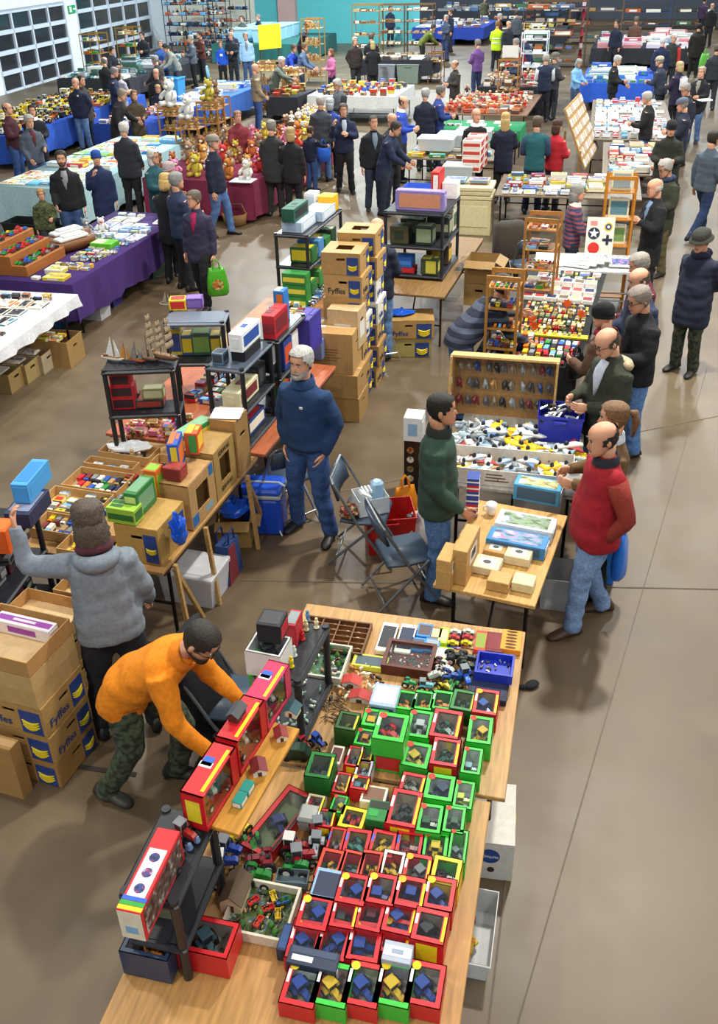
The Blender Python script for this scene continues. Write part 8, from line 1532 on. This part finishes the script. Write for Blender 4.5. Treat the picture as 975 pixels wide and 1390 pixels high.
 ('person in a pale blue cardigan seated at a stall', (788, 80), 40, J(h=1.5, top='#7fb4e6', topname='cardigan', legs='#4a5a78', hair='#9a9894', style='bob', arms=('lap', 'lap'), hp=18)),
 ('grey haired person in a black sweater reaching to blue trays', (841, 75), 75, J(top='#15161a', topname='sweater', legs='#1b1c21', hair='#b5b2ac', arms=('table', 'fwd'), hp=15, fat=1.12)),
 ('person with dark hair in a navy top deep in the far aisle', (839, 25), -50, J(top='#1a2038', legs='#1b1d26', hair='#2a211b')),
 ('person in a brown sweater with back turned in the far aisle', (865, 22), 150, J(top='#5a4030', topname='sweater', legs='#1f2026', hair='#6a5a4a')),
 ('white haired person in a navy jacket with back turned', (886, 50), 170, J(top='#1d2746', legs='#4a6aa0', legname='jeans', hair='#dcd9d2', fat=1.2)),
 ('white haired person in a dark gilet with red sleeves', (916, 46), -40, J(top='#2a2f2c', topname='gilet', shirt='#c03428', legs='#23252d', hair='#e0ddd6', fat=1.15)),
 ('person in a stone cap and slate jacket bending left', (896, 76), -130, J(top='#2c3442', legs='#23262e', hair='#b9ae94', style='cap', arms=('fwd', 'fwd'), lean=12, fat=1.12)),
 ('fair haired person in a plum coat with a white rucksack', (924, 83), -150, J(h=1.66, top='#23203a', topname='coat', hem=-.3, legs='#15161a', hair='#c2a878', style='bob', arms=('fwd', 'fwd'), extras=[('pack', '#d8d6da')])),
 ('person in a black coat and jeans carrying white papers', (954, 90), -40, J(top='#17191f', topname='coat', hem=-.26, legs='#5474a4', legname='jeans', hair='#a9958a', arms=('fwd', 'fwd'), extras=[('shirtfront', '#8f8a7c')])),
 ('person in a dark brown coat with back turned at the right edge', (950, 31), 165, J(top='#211d1a', topname='coat', hem=-.3, legs='#17171a', hair='#1d1814', fat=1.15)),
 ('bald person in a black jacket at the top right edge', (968, 4), -40, J(top='#1c1a1c', legs='#1c1d22', hair='#8a6a5a', style='none')),
 ('person in a dark purple top at the far right stall', (958, -4), 120, J(top='#3a2440', legs='#1c1d22', hair='#3a2a22')),
 ('person in dark clothes with a green bag at the right edge', (975, 60), 160, J(top='#262a2e', legs='#2a2c34', hair='#5a4a40')),
 ('grey haired person in a black padded jacket at the long kit table', (876, 117), -120, J(top='#15161a', legs='#3f5f96', legname='jeans', hair='#b0aca4', arms=('fwd', 'fwd'), hp=15)),
 ('person with grey hair and glasses behind the black padded jacket', (890, 113), -70, J(top='#1d2030', legs='#23252d', hair='#8f8a84', extras=['glasses'], hp=20)),
 ('person in a grey flat cap and navy coat at the long kit table', (903, 133), -110, J(top='#1b2236', topname='coat', hem=-.25, legs='#1c1e26', hair='#5a5f6c', style='flatcap', arms=('fwd', 'fwd'), hp=15)),
 ('bald person in a black sweater with a white collar', (654, 140), 15, J(top='#17181d', topname='sweater', legs='#1b1c21', hair='#c9a996', style='bald', arms=('down', 'down'), extras=[('collar', '#e4e8ee')])),
 ('fair haired person in a navy coat with back turned', (687, 152), 170, J(h=1.68, top='#1a2036', topname='coat', hem=-.32, legs='#1b1c22', hair='#c2a46a', style='long', arms=('fwd', 'fwd'))),
 ('person in a teal gilet over a navy jumper with back turned', (728, 163), 165, J(top='#1f5a62', topname='gilet', shirt='#2a3e5e', legs='#22304c', hair='#5a4a3c', arms=('fwd', 'fwd'))),
 ('person in a red and white jacket beside the teal gilet', (748, 162), 130, J(h=1.66, top='#b01e2c', legs='#3a3c44', hair='#4a2e22', style='bob', arms=('fwd', 'fwd'))),
 ('person in a flat cap and navy sweater walking past the plush bears', (288, 183), 75, J(top='#172036', topname='sweater', legs='#4f71a6', legname='jeans', hair='#8a8478', style='flatcap', arms=('down', 'down'), stance='step', fat=1.15)),
 ('fair haired person in a black coat with back turned at the purple stall', (224, 234), 165, J(h=1.66, top='#14161e', topname='coat', hem=-.28, legs='#15161a', hair='#c9a868', style='bob', arms=('table', 'table'), hp=10)),
 ('grey haired person in a dark blue jacket behind the fair haired person', (235, 232), 130, J(top='#22304e', legs='#1d2028', hair='#8f8f8e', arms=('fwd', 'fwd'))),
 ('child in a red jacket at the purple stall', (203, 265), 20, J(h=1.25, top='#c42028', legs='#23252d', hair='#6a4a30', arms=('fwd', 'fwd'), hp=12)),
 ('elderly person with white hair and glasses in a teal coat', (207, 203), 60, J(h=1.6, top='#21505a', topname='coat', hem=-.3, legs='#23252d', hair='#d6d2cc', style='curly', arms=('fwd', 'fwd'), extras=['glasses'])),
 ('person with a pale knitted hat in a dark grey coat', (222, 222), 140, J(h=1.55, top='#3a3d46', topname='coat', hem=-.3, legs='#23252d', hair='#b9a6a8', style='beanie', arms=('fwd', 'fwd'))),
 ('person in a long charcoal coat seen from behind at the plush stall', (357, 162), 168, J(top='#2f3033', topname='coat', hem=-.3, legs='#26272a', hair='#8a857c', arms=('fwd', 'fwd'), fat=1.2)),
 ('fair haired person in black carrying a shoulder bag', (381, 171), 170, J(h=1.64, top='#1c1c20', topname='coat', hem=-.25, legs='#16161a', hair='#b59a64', style='bob', arms=('fwd', 'down'))),
 ('person in a dark jacket beside the plush stall glassware', (322, 150), 20, J(h=1.6, top='#7a2a34', legs='#23252d', hair='#8a6a4a', arms=('lap', 'lap'))),
 ('person in a navy coat leaning over the white clothed table', (-34, 312), 80, J(top='#1f2c4c', topname='coat', legs='#23252d', hair='#4a3c30', arms=('table', 'table'))),
 ('person in a navy jacket leaning at the far stalls', (530, 8), 30, J(top='#23304a', legs='#23252d', hair='#5a4a40')),
 ('person in a pale cardigan in the far aisle', (470, 4), 60, J(top='#8a98a8', legs='#2a3444', hair='#b0aaa0', lean=15)),
 ('person in black at the far left of the aisle', (440, 2), -60, J(top='#1c2230', legs='#1f222a', hair='#2a221c')),
]
for lb, hd, fc, o in FIG: person(lb, head=hd, face=fc, **o)
bag('black shoulder bag of the fair haired person in black', (*P(393, 238, .75)[:2], .72), .4, .36, .16, .32, '#2a2a2e', 'shoulder_bag'); bag('blue carrier bag held by the child in the hooded top', (*P(440, 218, .45)[:2], .42), .4, .30, .14, .36, '#2a62c8'); bag('blue bag held by the person in the brown coat', (*P(613, 117, .85)[:2], .8), .4, .3, .14, .3, '#1f2f6a'); bag('green carrier bag at the right edge of the aisle', (*P(955, 92, .4)[:2], .35), .3, .4, .16, .5, '#6ab84a'); bag('pale blue bag beside the black trousers', (*P(278, 105, .1)[:2], .0), .3, .4, .2, .5, '#7ab0c8')
mb = MB(); mb.box((0, 0, .02), (.28, .21, .03), bev=.003); g = P(957, 137, 1.05); solid('paper_bundle', mb, mat('#efeef2', 'paper'), 'bundle of white papers held by the person in the black coat', 'papers', g, .3)
flush_garments(); flush_text(); flush_stuff()
